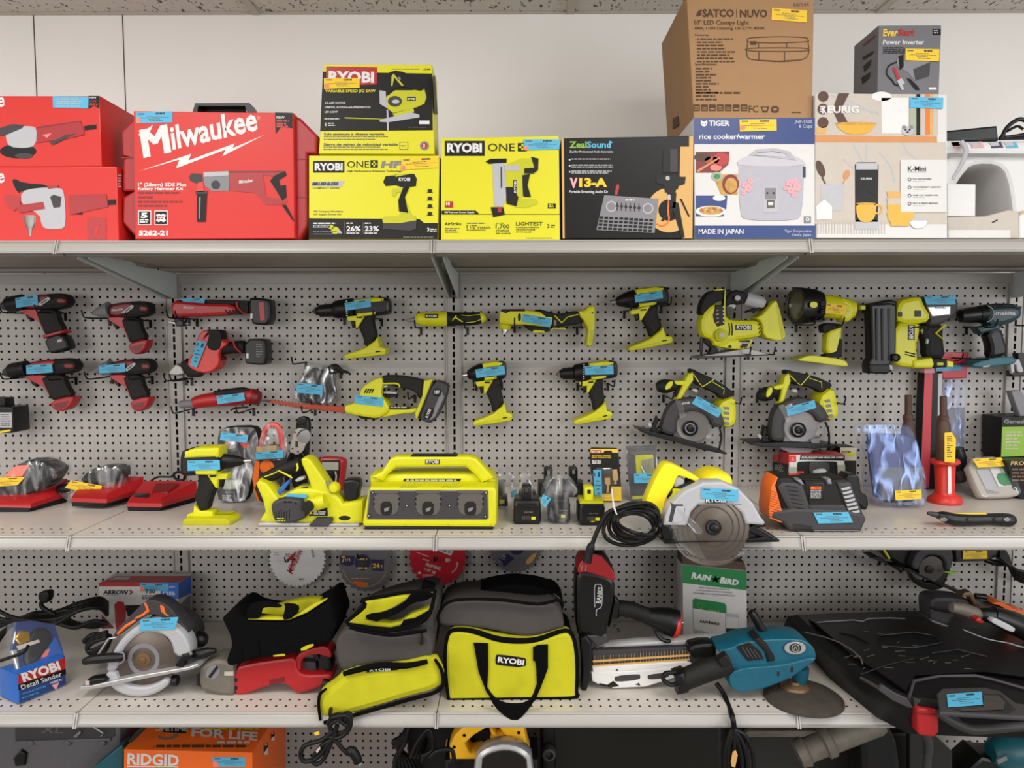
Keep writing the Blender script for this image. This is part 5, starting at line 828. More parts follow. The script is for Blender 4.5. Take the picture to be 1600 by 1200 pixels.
# ================================================================ the middle shelf
B2, B3, B4, B5, B6, D1, D2, D3, D4 = (0, 640, 3.8095), (270, 640, 5.161), (550, 680, 3.9024), (900, 680, 4.7059), (1180, 640, 3.8095), (1320, 560, 4.2857), (1200, 680, 7.5), (760, 690, 5.333), (1340, 850, 6)
def S(x, y, Z=Z2, d=0): return PL(on(x, y, Z)+d)
REST[0] = Z2
# ---- three red chargers
def charger(t, dst, base='body'):
    like(((765, 600), (960, 600), (1165, 548)), dst); z = Z2; b = t(base)
    loft(t('black_base'), [[(764, 604, z), (948, 604, z), (1160, 552, z), (930, 552, z)], [(757, 576, z+.014), (960, 580, z+.014), (1170, 520, z+.014), (925, 520, z+.014)]], 'satin')
    loft(b, [[(755, 578, z+.0135), (962, 582, z+.0135), (1172, 520, z+.0135), (925, 520, z+.0135)], [(756, 556, z+.024), (964, 560, z+.024), (1172, 492, z+.03), (900, 492, z+.03)], [(772, 528, z+.034), (958, 530, z+.034), (1168, 426, z+.062), (862, 424, z+.062)]], 'milred')
    AF[0] = None
view(*B2)
t = T('battery_charger', 'bare red battery charger, third from the left on the middle shelf', 'charger', 'red battery chargers'); charger(t, ((765, 600), (960, 600), (1165, 548)))
z = Z2+.052; ch_ = t('cradle'); loft(ch_, [[(900, 500, Z2+.04), (1000, 500, Z2+.042), (1068, 450, Z2+.056), (925, 450, Z2+.056)], [(905, 490, Z2+.046), (996, 488, Z2+.047), (1062, 440, Z2+.061), (930, 440, Z2+.061)]], 'darkred')
loft(t('display'), [[(790, 530, Z2+.028), (882, 530, Z2+.03), (888, 500, Z2+.04), (800, 500, Z2+.04)], [(790, 526, Z2+.034), (880, 526, Z2+.035), (886, 498, Z2+.046), (800, 498, Z2+.046)]], 'boxdark')
limb(t('power_cord'), [(900, 425, 6), (940, 402, 6), (1020, 400, 6), (1040, 380, 8), (1070, 372, 9), (1100, 390, 9), (1090, 420, 8), (1050, 415, 8), (1035, 395, 8)], S(1000, 520), 'cable', 8); t.done()
t = T('battery_charger', 'red charger in clear wrap with a tilted yellow sticker, second from the left', 'charger', 'red battery chargers'); charger(t, ((432, 586), (632, 590), (845, 540)))
p = S(590, 560); slab(t('battery'), [468, 430, 520, 380, 600, 352, 712, 358, 716, 430, 640, 460, 500, 462], p, .07, 'satin', .01, ch=1); limb(t('plug_bundle'), [(350, 490, 24), (390, 485, 32), (430, 490, 26)], S(400, 560), 'cable', 10)
slab(t('clear_wrap'), [325, 490, 360, 465, 430, 455, 470, 400, 600, 345, 720, 350, 740, 430, 700, 520, 560, 575, 430, 580, 345, 530], PL(p.p.y-.012), .09, 'bag', .012, ch=1); sticker(t('price_label'), [425, 435, 608, 468, 592, 520, 385, 480], PL(p.p.y-.016), 'labelyellow'); t.done()
t = T('battery_charger', 'red charger carrying a big wrapped black battery, leftmost on the middle shelf', 'charger', 'red battery chargers'); charger(t, ((-30, 606), (180, 606), (400, 548)))
p = S(100, 585); slab(t('battery'), [-60, 470, 30, 400, 110, 310, 235, 306, 320, 350, 322, 395, 260, 470, 160, 520, -60, 540], p, .08, 'satin', .012, ch=1); slab(t('battery'), [20, 400, 95, 335, 175, 330, 130, 400], PL(p.p.y-.001), .004, 'pink', .0008); slab(t('battery'), [200, 330, 235, 312, 318, 355, 315, 400, 160, 515, 140, 490], PL(p.p.y-.002), .03, 'black', .006)
slab(t('clear_wrap'), [-80, 480, 20, 390, 100, 304, 240, 300, 330, 350, 325, 410, 270, 480, 160, 530, -80, 560], PL(p.p.y-.006), .09, 'bag', .012, ch=1); sticker(t('price_label'), [-60, 408, 150, 402, 105, 450, -60, 462], PL(p.p.y-.009), 'labelyellow'); t.done()
# ---- meters and crimper standing at the back
view(*B3)
p = S(450, 755); t = T('clamp_meter', 'black clamp meter in a clear zip pouch, behind the standing lime driver', 'meter')
slab(t('pouch'), [352, 200, 372, 160, 440, 140, 640, 135, 680, 170, 695, 250, 690, 330, 640, 560, 600, 730, 540, 748, 400, 756, 340, 720, 345, 400], p, .05, 'rubber', .012, ch=1); slab(t('meter_body'), [388, 480, 525, 470, 520, 740, 400, 748, 360, 710], PL(p.p.y-.004), .05, 'satin', .008); slab(t('meter_body/screen'), rect(405, 570, 520, 642), PL(p.p.y-.005), .004, 'sage', .001); text(t('meter_body'), 'DIGITAL CLAMP', 418, 672, 9, PL(p.p.y-.004), 'lightgrey', 72); bars(t('meter_body'), 400, 690, 90, 3, 16, 10, PL(p.p.y-.004), 'lightgrey', .001, .4)
slab(t('red_jaw'), [405, 330, 415, 250, 470, 190, 590, 170, 610, 250, 620, 320, 560, 310, 520, 260, 470, 260, 450, 320], PL(p.p.y-.003), .03, 'orangered', .006, ch=1); slab(t('red_jaw'), [470, 260, 520, 260, 500, 310, 450, 320], PL(p.p.y-.004), .004, 'lightgrey', .001)
slab(t('clear_film'), [356, 200, 376, 164, 440, 145, 636, 140, 676, 172, 690, 250, 684, 330, 636, 560, 596, 726, 540, 744, 402, 750, 346, 716, 350, 400], PL(p.p.y-.007), .0015, 'bag', .0006, ch=1); sticker(t('price_label'), [392, 181, 610, 206, 596, 268, 378, 246], PL(p.p.y-.009)); t.done()
p = S(740, 765, d=-.02); t = T('clamp_meter', 'orange and grey clamp meter with a red jaw in clear wrap, behind the lime planer', 'meter')
limb(t('red_jaw'), [(715, 300, 18), (722, 240, 20), (750, 160, 22), (800, 122, 22), (850, 140, 22), (870, 200, 22), (880, 280, 22), (895, 330, 20)], p, 'orangered', 12, .9); slab(t('meter_body'), [668, 290, 885, 290, 900, 400, 880, 520, 820, 760, 720, 762, 670, 720, 640, 560, 664, 420], PL(p.p.y-.004), .04, 'charcoal', .01, ch=1); slab(t('meter_body'), [672, 300, 835, 290, 838, 340, 672, 345], PL(p.p.y-.005), .02, 'tan', .002); slab(t('meter_body'), [666, 410, 700, 420, 690, 560, 660, 640, 700, 740, 670, 720, 640, 560], PL(p.p.y-.006), .03, 'orange', .006)
face_lathe(t('dial'), (762, 460), [(58, 0), (56, .006), (38, .008), (36, .012), (.1, .012)], PL(p.p.y-.004), 'orange', 28); slab(t('clear_film'), [690, 300, 700, 220, 750, 120, 800, 100, 870, 130, 920, 220, 925, 330, 890, 420, 690, 400], PL(p.p.y-.024), .0015, 'bag', .0005, ch=2); sticker(t('price_label'), [668, 345, 888, 326, 888, 390, 670, 403], PL(p.p.y-.026)); t.done()
p = PL(-.10); t = T('crimping_tool', 'grey and black crimping pliers leaning against the perforated panel', 'pliers'); zb = inv(V3((p.w(1000, 400).x, p.p.y, Z2)))
slab(t('black_frame'), [985, 130, 1000, 70, 1040, 55, 1090, 70, 1102, 110, 1100, 200, 1085, 390, 1070, zb[1], 960, zb[1], 940, 380, 990, 200], p, .03, 'satin', .008, ch=1); slab(t('grey_plate'), [970, 200, 990, 160, 1020, 150, 1075, 160, 1108, 200, 1105, 250, 1070, 280, 1050, 340, 1000, 370, 960, 350, 938, 340, 950, 280], PL(-.106), .012, 'cream', .002, ch=1); face_lathe(t('pivot'), (1058, 210), [(56, 0), (54, .004), (.1, .0045)], PL(-.106), 'silver', 24)
for x, y in ((985, 184), (1090, 240), (1010, 340), (965, 316)): face_lathe(t('grey_plate'), (x, y), [(7, 0), (5, .002), (.1, .002)], PL(-.106), 'ink', 10)
limb(t('pivot'), [(1002, 215, 4), (1030, 175, 5), (1070, 162, 4)], PL(-.110), 'ink', 6); slab(t('grey_plate'), rect(988, 255, 1010, 305), PL(-.107), .002, 'charcoal', .0004); slab(t('jaw'), [1000, 75, 1080, 75, 1075, 120, 1005, 125], PL(-.104), .012, 'boxdark', .003)
for s_, q in enumerate(([(960, 352, 14), (940, 400, 18), (920, 470, 20), (925, zb[1]-20, 18)], [(1040, 350, 14), (1060, 420, 18), (1060, zb[1]-20, 18)])): limb(t('handle#%d' % s_), q, PL(-.10), 'satin', 10)
t.done()
p = PL(-.13); t = T('multimeter', 'small red rimmed multimeter with a grey screen, behind the lime planer', 'meter'); zb = inv(V3((p.w(1280, 400).x, p.p.y, Z2)))
slab(t('red_case'), [1168, 430, 1180, 395, 1215, 386, 1350, 392, 1388, 410, 1390, 450, 1370, 600, 1360, zb[1], 1200, zb[1], 1190, 500], p, .04, 'milred', .01, ch=1); slab(t('face'), [1200, 410, 1350, 408, 1352, 500, 1325, zb[1]-30, 1215, zb[1]-30], PL(-.132), .02, 'boxdark', .004); slab(t('face/screen'), rect(1202, 425, 1336, 490), PL(-.133), .004, 'sage', .001)
limb(t('test_lead'), [(1230, 560, 8), (1250, 515, 8), (1290, 520, 8), (1280, 570, 8), (1250, 600, 8)], PL(-.137), 'cable', 8); limb(t('test_lead'), [(1310, 500, 7), (1318, 540, 7), (1312, 590, 7)], PL(-.137), 'lightgrey', 8); t.done()
# ---- standing lime driver, nose to the right
p = S(300, 930, d=.0)
def ft(t):
    z = Z2
    loft(t('foot'), [[(82, 932, z), (450, 932, z), (548, 884, z), (180, 880, z)], [(80, 905, z+.011), (455, 905, z+.011), (552, 850, z+.011), (170, 850, z+.011)], [(100, 880, z+.02), (430, 880, z+.02), (500, 820, z+.022), (180, 822, z+.024)]], 'lime')
    slab(t('foot'), [165, 770, 215, 815, 320, 822, 330, 890, 100, 890, 110, 850, 160, 830], PL(p.p.y+.012), .045, 'lime', .006)
    loft(t('foot'), [[(340, 850, z+.02), (470, 850, z+.02), (505, 825, z+.022), (380, 825, z+.022)], [(345, 838, z+.026), (465, 838, z+.026), (500, 818, z+.028), (385, 818, z+.028)]], 'limedark')
gun('impact_driver', 'lime impact driver standing on the middle shelf, black nose to the right', 'x', B3, ((635, 415), (45, 425), (250, 1000)), 'imp', [118, 412, 378, 408, 382, 486, 120, 496], None, pl=p.p.y, low=((445, 520), (188, 510), (480, 900)), foot=ft)
# ---- lime planer
view(*B3); p = S(1000, 945); y0 = p.p.y
t = T('planer', 'lime electric hand planer with a grey motor cap and black depth knob', 'planer')
slab(t('sole_plate'), [700, 918, 1500, 928, 1506, 950, 680, 946], p, .08, 'silver', .003)
slab(t('body'), [690, 912, 710, 880, 740, 830, 720, 740, 664, 610, 690, 570, 760, 600, 850, 720, 900, 690, 1000, 640, 1120, 640, 1250, 660, 1350, 720, 1370, 760, 1535, 735, 1530, 930, 1300, 940, 900, 930], PL(y0+.012), .07, 'lime', .012); slab(t('body'), [1025, 420, 1050, 392, 1100, 400, 1140, 450, 1200, 540, 1280, 660, 1370, 740, 1340, 770, 1250, 780, 1130, 700, 1090, 560], PL(y0+.014), .06, 'lime', .014, ch=1)
limb(t('handle'), [(720, 560, 36), (790, 540, 48), (870, 500, 52), (960, 470, 52), (1035, 440, 50)], PL(y0+.05), 'rubber', 14, .9)
for q in ([(735, 550, 4), (830, 515, 4), (840, 500, 3)], [(850, 498, 6), (945, 545, 8), (960, 560, 5)], [(1000, 440, 8), (1008, 480, 8), (995, 500, 6)]): limb(t('handle'), q, PL(y0+.018), 'lime', 6, .5, m=2)
slab(t('motor_cap'), [785, 790, 810, 745, 900, 718, 1020, 728, 1050, 770, 1072, 860, 1060, 890, 960, 930, 840, 930, 805, 890], PL(y0-.012), .05, 'charcoal', .014, ch=1)
for i in range(6): limb(t('motor_cap'), [(830+i*22, 830-(i % 3)*8, 4), (838+i*20, 900-(i % 2)*10, 4)], PL(y0-.0125), 'boxdark', 6, .4, m=1)
bars(t('motor_cap'), 890, 745, 70, 1, 0, 12, PL(y0-.0125), 'black', .001, 0); bars(t('motor_cap'), 838, 880, 80, 2, 18, 8, PL(y0-.0125), 'limedark', .001); face_lathe(t('motor_cap'), (990, 762), [(8, 0), (8, .001), (.1, .001)], PL(y0-.012), 'black', 12)
lathe(t('dust_port'), (1230, 740), (1105, 775), [(0, 58), (.6, 62), (.9, 58), (1, 57)], PL(y0-.005), 'lime', 22); face_lathe(t('dust_port'), (1105, 777), [(46, -.002), (46, .024), (.1, .025)], PL(y0-.012), 'openingshade', 24, 0, .95)
slab(t('depth_knob'), [1368, 600, 1380, 580, 1440, 570, 1500, 580, 1504, 640, 1490, 680, 1485, 740, 1385, 752, 1376, 660], PL(y0+.02), .05, 'satin', .014, ch=1); lathe(t('depth_ring'), (1435, 745), (1435, 772), [(0, 78), (.5, 80), (1, 76)], PL(y0+.045), 'silver', 24)
slab(t('trigger'), [980, 580, 1010, 555, 1062, 545, 1060, 570, 1000, 592], PL(y0+.03), .02, 'lightgrey', .004); slab(t('cord_lock'), [835, 680, 870, 630, 930, 575, 948, 580, 900, 650, 850, 705], PL(y0+.03), .01, 'blue', .002); slab(t('lever'), [1230, 590, 1265, 580, 1298, 670, 1275, 690, 1255, 660], PL(y0+.008), .01, 'grey', .003, ch=1); face_lathe(t('side_knob'), (1310, 630), [(44, 0), (46, .012), (30, .02), (.1, .021)], PL(y0+.02), 'lime', 22)
slab(t('belt_cover'), [1095, 940, 1150, 885, 1280, 880, 1285, 910, 1250, 950, 1110, 950], PL(y0-.004), .02, 'charcoal', .004); slab(t('body'), ell(1385, 882, 48, 20), PL(y0+.011), .004, 'satin', .001); slab(t('warning_label'), [1085, 818, 1245, 795, 1250, 865, 1100, 865], PL(y0+.0105), .001, 'black', .0002); prn(t('warning_label'), [1098, 850, 1112, 825, 1128, 848], PL(y0+.0105), 'labelyellow', .001); bars(t('warning_label'), 1135, 825, 100, 2, 18, 12, PL(y0+.0105), 'lightgrey', .001, .1)
slab(t('price_label'), [930, 684, 1082, 692, 1085, 722, 900, 708], PL(y0+.006), .004, 'skyblue', .0008); limb(t('strap'), [(860, 730, 6), (930, 690, 6), (1000, 655, 8), (1090, 630, 6)], PL(y0+.02), 'satin', 8); t.done()
# ---- six port charger
view(*B4); p = S(470, 580); y0 = p.p.y; t = T('charging_station', 'lime six port charging station with a carry handle, at the centre upright', 'charging station')
slab(t('base_feet'), [72, 560, 862, 565, 860, 584, 78, 582], PL(y0+.004), .16, 'satin', .003); slab(t('housing'), [60, 545, 95, 345, 110, 322, 870, 322, 884, 345, 884, 545, 868, 572, 72, 568], p, .17, 'lime', .01)
q = PL(y0+.07); slab(t('housing'), [110, 330, 100, 262, 130, 240, 850, 238, 880, 285, 882, 330], q, .1, 'lime', .014)
slab(t('handle'), [106, 262, 180, 228, 232, 150, 270, 136, 715, 136, 760, 150, 872, 270, 790, 300, 760, 262, 705, 212, 690, 202, 270, 206, 215, 250, 190, 290], PL(y0+.055), .05, 'lime', .014); slab(t('handle'), [360, 132, 640, 132, 640, 142, 355, 142], PL(y0+.058), .04, 'satin', .002)
slab(t('handle'), rect(446, 156, 535, 185), PL(y0+.054), .004, 'black', .0006); text(t('handle'), 'RYOBI', 452, 180, 22, PL(y0+.054), 'white', 76, 0, 0, .03, .001)
fz = flat(p.w(400, 322).z); fz.p.z += .001
slab(t('housing'), [318, 272, 665, 272, 658, 294, 308, 294], PL(y0+.069), .004, 'boxdark', .0005); bars(t('housing'), 330, 278, 310, 1, 0, 9, PL(y0+.069), 'lightgrey', .001, 0)
for b in (296, 548):
    for i in range(6): limb(t('housing'), [(b+i*18, 328, 4), (b+10+i*18, 304, 4)], PL(y0+.003), 'limedark', 6, .6, m=1)
g = t('port_panel'); slab(g, [104, 342, 832, 342, 835, 515, 820, 526, 92, 524, 88, 505], PL(y0-.002), .006, 'grey', .003, fm='charcoal')
for i, x in enumerate((210, 464, 722)):
    k = t('port#%d' % i); slab(k, [x-78, 356, x+76, 356, x+80, 440, x+60, 490, x+20, 498, x-40, 498, x-78, 470], PL(y0-.0035), .004, 'inkgrey', .002, ch=1); slab(k, [x-35, 412, x+34, 412, x+36, 480, x+20, 496, x-22, 496, x-38, 480], PL(y0-.0045), .004, 'openingshade', .001, ch=1); prn(k, [x-78, 345, x+80, 345, x+70, 362, x-70, 362], PL(y0-.0045), 'inkgrey', .001)  # dark slab stands in for the shade inside each port opening
    for s_ in (-1, 1):
        for yy in (390, 420): slab(k, rect(x+s_*76-4, yy, x+s_*76+4, yy+14), PL(y0-.0045), .003, 'black', .0005)
    prn(k, [x-15, 455, x+20, 445, x+10, 470, x-12, 475], PL(y0-.005), 'grey', .001)
for x, y in ((126, 356), (818, 358), (102, 497), (812, 503), (334, 436), (594, 436)): face_lathe(g, (x, y), [(10, 0), (10, .001), (.1, .001)], PL(y0-.002), 'boxdark', 14); face_lathe(g, (x, y), [(5, .0012), (5, .0016), (.1, .0016)], PL(y0-.002), 'lightgrey', 10)
for x in (324, 587, 848): slab(t('housing'), rect(x-5, 545, x+5, 558), PL(y0-.0005), .003, 'limedark', .0006)
t.done()
# ---- bagged and loose batteries
view(*D3)
def battery(t, x0, x1, ys, yb, p, stem=None, badge='lime', stemcol='satin', lab=None):
    slab(t('body'), [x0+12, ys, x1-12, ys, x1, ys+50, x1+4, yb-20, x1-8, yb, x0+8, yb, x0-4, yb-20, x0, ys+50], p, .09, 'satin', .008); slab(t('body'), [x0-2, ys+58, x1+2, ys+58, x1+2, ys+66, x0-2, ys+66], PL(p.p.y-.001), .09, 'black', .001)
    if stem: slab(t('stem'), [stem-38, ys+20, stem-40, ys-110, stem-25, ys-122, stem+25, ys-122, stem+40, ys-110, stem+38, ys+20], PL(p.p.y+.02), .045, stemcol, .008); slab(t('stem'), rect(stem-14, ys-100, stem+14, ys-66), PL(p.p.y+.0185), .003, 'boxdark' if stemcol != 'satin' else 'charcoal', .0006)
    for i in range(5): slab(t('body'), rect(x0+72+i*14, yb-72, x0+78+i*14, yb-42), PL(p.p.y-.001), .003, 'inkgrey', .0005)
    slab(t('badge'), rect(x1-78, yb-66, x1-42, yb-40), PL(p.p.y-.0015), .003, badge, .0008); bars(t('body'), x0+85, ys+95, 80, 1, 0, 8, PL(p.p.y-.001), 'inkgrey', .0005, 0)
t = T('battery_pack', 'black tool battery with a black stem and lime badge, unwrapped, right of the charging station', 'battery', 'tool batteries'); battery(t, 228, 452, 490, 694, S(340, 694), 334); t.done()
t = T('battery_pack', 'dark olive tool battery with a lime stem, beside the coiled black cord', 'battery', 'tool batteries'); p = S(880, 705); battery(t, 772, 988, 500, 700, p, 856, stemcol='lime'); slab(t('body'), [785, 500, 975, 500, 985, 520, 778, 520], PL(p.p.y-.0015), .08, 'limedark', .002); text(t('body'), '18V', 870, 672, 12, PL(p.p.y-.002), 'lime', 36); t.done()
t = T('battery_pack', 'black tool battery bagged in clear film, blue sticker at its left', 'battery', 'tool batteries'); p = S(610, 690); battery(t, 520, 700, 490, 690, p); slab(t('clear_bag'), [445, 640, 470, 460, 500, 370, 560, 290, 640, 300, 700, 340, 780, 430, 720, 480, 760, 560, 775, 700, 740, 712, 600, 690, 480, 705], PL(p.p.y-.006), .1, 'bag', .02, ch=2); limb(t('bag_neck'), [(590, 310, 30), (600, 380, 36), (590, 450, 44)], PL(p.p.y+.03), 'bag', 12); sticker(t('price_label'), [470, 452, 540, 492, 490, 566, 452, 520], PL(p.p.y-.008)); t.done()
t = T('battery_pack', 'bagged black battery behind the unwrapped one, topped by a crumpled film knot', 'battery', 'tool batteries'); p = S(330, 640); slab(t('body'), rect(270, 430, 410, 500), p, .06, 'satin', .008); slab(t('clear_bag'), [205, 480, 260, 390, 290, 340, 265, 270, 330, 250, 380, 270, 360, 340, 440, 390, 400, 470, 420, 560, 230, 560], PL(p.p.y-.004), .08, 'bag', .015, ch=2); limb(t('bag_neck'), [(318, 262, 40), (318, 310, 36), (318, 360, 22)], PL(p.p.y+.02), 'bag', 12); t.done()
t = T('battery_pack', 'bagged battery with a lime badge right against the charging station', 'battery', 'tool batteries'); p = S(130, 575); slab(t('body'), [95, 470, 170, 470, 180, 545, 95, 545], p, .07, 'satin', .008); slab(t('badge'), rect(108, 485, 150, 516), PL(p.p.y-.001), .003, 'limedark', .0008); slab(t('stem'), [75, 340, 150, 330, 150, 470, 85, 470], PL(p.p.y+.02), .04, 'charcoal', .01)
slab(t('clear_bag'), [70, 290, 110, 255, 210, 245, 250, 300, 220, 350, 270, 420, 260, 500, 210, 560, 100, 575, 85, 520, 90, 400], PL(p.p.y-.004), .085, 'bag', .015, ch=2); slab(t('price_label'), [200, 420, 250, 395, 260, 440, 210, 470], PL(p.p.y-.006), .001, 'skyblue', .0002); t.done()
for i, (x, lb) in enumerate(((516, 'black square battery stem standing behind the bagged battery, the left of two'), (726, 'black square battery stem behind the lime stemmed battery, the right of two'))):
    t = T('battery_pack', lb, 'battery', 'tool batteries'); p = PL(-.17); zb = inv(V3((p.w(x, 350).x, p.p.y, Z2)))[1]; slab(t('body'), [x-80, 350, x+80, 350, x+85, zb, x-85, zb], p, .08, 'satin', .006); slab(t('stem'), [x-36, 352, x-34, 230, x-24, 220, x+24, 220, x+36, 232, x+36, 352], PL(-.165), .045, 'satin', .006); slab(t('stem'), rect(x-10, 240, x+12, 272), PL(-.1665), .003, 'grey', .0006); t.done()
# ---- bit packs
p = PL(on(1010, 506, Z2), 0, .1, (1010, 506)); t = T('bit_pack', 'hanging card of copper bits, blue sticker on its side, left of the coiled cord saw', 'bit pack')
slab(t('card'), [860, 70, 878, 55, 1085, 58, 1100, 75, 1132, 495, 1118, 508, 900, 506, 885, 490], p, .012, 'boxdark', .003); prn(t('card'), [868, 68, 1095, 68, 1097, 98, 1050, 98, 1040, 80, 985, 80, 975, 98, 868, 98], p, 'labelyellow', .001); prn(t('card'), [1040, 380, 1122, 380, 1128, 500, 900, 500, 965, 440, 1040, 440], p, 'labelyellow', .001)
slab(t('card'), rect(876, 76, 955, 104), p, .001, 'milred', .0002, off=.002); text(t('card'), 'RYOBI', 882, 100, 20, p, 'white', 66, 0, 0, .03, .0026); text(t('card'), 'MAGNETIC DRIVING', 880, 130, 13, p, 'labelyellow', 155, 0, 0, .02, .001); text(t('card'), 'BITS ASSORTED', 880, 144, 11, p, 'labelyellow', 160, 0, 0, .02, .001); bars(t('card'), 880, 160, 82, 3, 11, 8, p, 'white', .001, .1)
for q in ([985, 310, 1030, 306, 1034, 360, 1020, 375, 1024, 430, 1000, 435, 1005, 375, 988, 355], [1050, 240, 1090, 236, 1100, 320, 1085, 335, 1088, 360, 1064, 362, 1066, 335, 1052, 320]): slab(t('copper_bits'), q, p, .008, 'tan', .002, off=.008)
slab(t('blister'), [865, 225, 1098, 220, 1120, 440, 1050, 470, 960, 470, 880, 480], p, .012, 'clam', .004, off=.012, ch=1); sticker(t('price_label'), [890, 240, 958, 240, 966, 486, 902, 488], p, 'skyblue', .014); t.done()
p = PL(on(1300, 500, Z2), 0, .08, (1300, 500)); t = T('bit_pack', 'clear plastic case of lime racked drill bits, behind the coiled cord saw', 'bit pack')
slab(t('case_back'), [1170, 45, 1420, 40, 1440, 490, 1200, 500], p, .02, 'charcoal', .004); slab(t('bit_rack'), [1240, 118, 1390, 112, 1405, 270, 1250, 280], p, .01, 'limedark', .003, off=.006)
for i in range(7): limb(t('bit_rack'), [(1300+i*14, 160-i*3, 4), (1306+i*14, 260, 4)], p, 'silver', 6, .8, .01, 1)
limb(t('bit_rack'), [(1290, 210, 6), (1320, 270, 6)], p, 'white', 6, .8, .012, 1); slab(t('bit_rack'), [1215, 460, 1340, 455, 1340, 480, 1218, 486], p, .006, 'limedark', .001, off=.004); slab(t('bit_rack'), [1195, 90, 1400, 84, 1402, 112, 1198, 118], p, .006, 'inkgrey', .001, off=.004)
slab(t('clear_lid'), [1160, 42, 1420, 34, 1440, 495, 1198, 505], p, .016, 'clam', .004, off=.02); sticker(t('price_label'), [1230, 272, 1425, 272, 1420, 350, 1232, 352], p, 'skyblue', .023); t.done()
# ---- corded circular saw overhanging the shelf
view(*B5); y0 = -.648; t = T('circular_saw', 'yellow corded circular saw with a coiled black cord, its blade overhanging the middle shelf', 'power saw')
slab(t('base_plate'), [598, 745, 640, 770, 1240, 770, 1430, 745, 1500, 772, 1495, 786, 960, 798, 655, 800], PL(y0-.01), .02, 'satin', .002)
lz = Z2+.003; loft(t('base_plate'), [[(650, 792, lz-.002), (1490, 776, lz-.002), (1370, 690, lz-.002), (690, 690, lz-.002)], [(650, 788, lz+.001), (1490, 772, lz+.001), (1370, 688, lz+.001), (690, 688, lz+.001)]], 'satin')
face_lathe(t('blade'), (1010, 675), [(258, 0), (262, .0008), (262, .0018), (258, .0024), (.1, .0024)], PL(y0-.012), 'rustblade', 60)
for i in range(24): a = 2*pi*i/24; slab(t('blade'), [1010+258*cos(a), 675+258*sin(a), 1010+272*cos(a+.03), 675+272*sin(a+.03), 1010+258*cos(a+.12), 675+258*sin(a+.12)], PL(y0-.0135), .002, 'blade', .0003)
for r in (140, 185, 225): ringp(t('blade'), 1010, 675, r, r+10, PL(y0-.012), 'blade', .0028, 48)
face_lathe(t('arbor'), (1008, 675), [(56, 0), (56, .008), (50, .012), (30, .012), (30, .016), (18, .018), (.1, .018)], PL(y0-.0146), 'satin', 30); ringp(t('arbor'), 1008, 675, 36, 44, PL(y0-.0146), 'charcoal', .0125, 30)
slab(t('blade_guard'), [640, 665, 650, 600, 690, 510, 800, 410, 940, 345, 1080, 342, 1200, 395, 1300, 495, 1360, 600, 1395, 645, 1380, 665, 1250, 655, 1220, 575, 1150, 512, 1020, 500, 900, 515, 850, 565, 835, 610, 815, 668], PL(y0-.022), .05, 'lightgrey', .008); slab(t('blade_guard'), [700, 500, 790, 500, 810, 540, 800, 640, 690, 650, 670, 640], PL(y0-.0225), .02, 'charcoal', .004); slab(t('blade_guard'), [735, 520, 800, 520, 800, 640, 700, 655], PL(y0-.024), .02, 'lightgrey', .004); prn(t('blade_guard'), [900, 505, 1215, 505, 1218, 511, 900, 511], PL(y0-.022), 'grey', .001)
slab(t('blade_guard'), [948, 470, 1112, 470, 1112, 496, 946, 496], PL(y0-.0225), .002, 'black', .0003); text(t('blade_guard'), 'RYOBI', 955, 492, 28, PL(y0-.0225), 'white', 150, 0, 0, .04, .001)
lg = [(1010+x*270, 675+y*295) for x, y in ((-1.1, .06), (-1.08, .35), (-.86, .72), (-.4, .96), (0, 1.0), (.42, .95), (.72, .76), (.92, .70), (.78, .6), (.5, .8), (.1, .86), (-.36, .82), (-.76, .62), (-.96, .3), (-.98, .06))]
slab(t('clear_guard'), lg, PL(y0-.019), .012, 'guard', .003, ch=1); slab(t('clear_guard'), [735, 545, 760, 535, 935, 690, 930, 730, 885, 735, 850, 690], PL(y0-.026), .008, 'clam', .003, ch=1)
slab(t('clear_guard'), [700, 668, 850, 668, 900, 800, 960, 920, 850, 880, 760, 800], PL(y0-.017), .002, 'guard', .0004)
slab(t('handle'), [508, 545, 512, 490, 560, 370, 635, 222, 680, 204, 760, 234, 935, 330, 905, 352, 765, 295, 742, 310, 722, 372, 660, 470, 640, 560, 625, 612, 560, 600], PL(y0+.02), .05, 'sawyellow', .018, ch=1); slab(t('handle'), [730, 320, 760, 300, 800, 330, 800, 370, 760, 380, 720, 385], PL(y0+.026), .03, 'lightgrey', .004)
slab(t('motor_housing'), [930, 335, 985, 290, 1050, 276, 1130, 290, 1160, 320, 1166, 400, 1050, 480, 900, 400], PL(y0+.03), .12, 'sawyellow', .02, ch=1); slab(t('motor_housing'), [700, 420, 770, 380, 860, 340, 900, 345, 820, 400, 740, 460, 690, 480], PL(y0+.01), .06, 'rubber', .006); slab(t('motor_housing'), [720, 400, 790, 390, 780, 430, 720, 470, 690, 470], PL(y0+.008), .02, 'limedark', .004)
slab(t('depth_bracket'), [1250, 690, 1310, 660, 1390, 640, 1405, 660, 1380, 680, 1340, 680, 1460, 745, 1495, 770, 1380, 760, 1280, 720], PL(y0-.01), .04, 'satin', .004); slab(t('rear_bracket'), [615, 640, 700, 670, 705, 770, 640, 780], PL(y0-.004), .03, 'satin', .004)
R = random.Random(3)
for c_ in range(6):
    a0 = R.uniform(-.3, .3); pts = []
    for i in range(17): a = a0+2*pi*i/16; pts.append((410+c_*9+(205-c_*14)*cos(a)+18*sin(2*a+c_), 655+(140-c_*9)*sin(a)+30*cos(a+.6)*(c_ % 3-.8), 15, -.002*c_+.012*sin(3*a+c_)))
    limb(t('power_cord'), pts, PL(y0+.004-.012*c_), 'cable', 8, m=3)
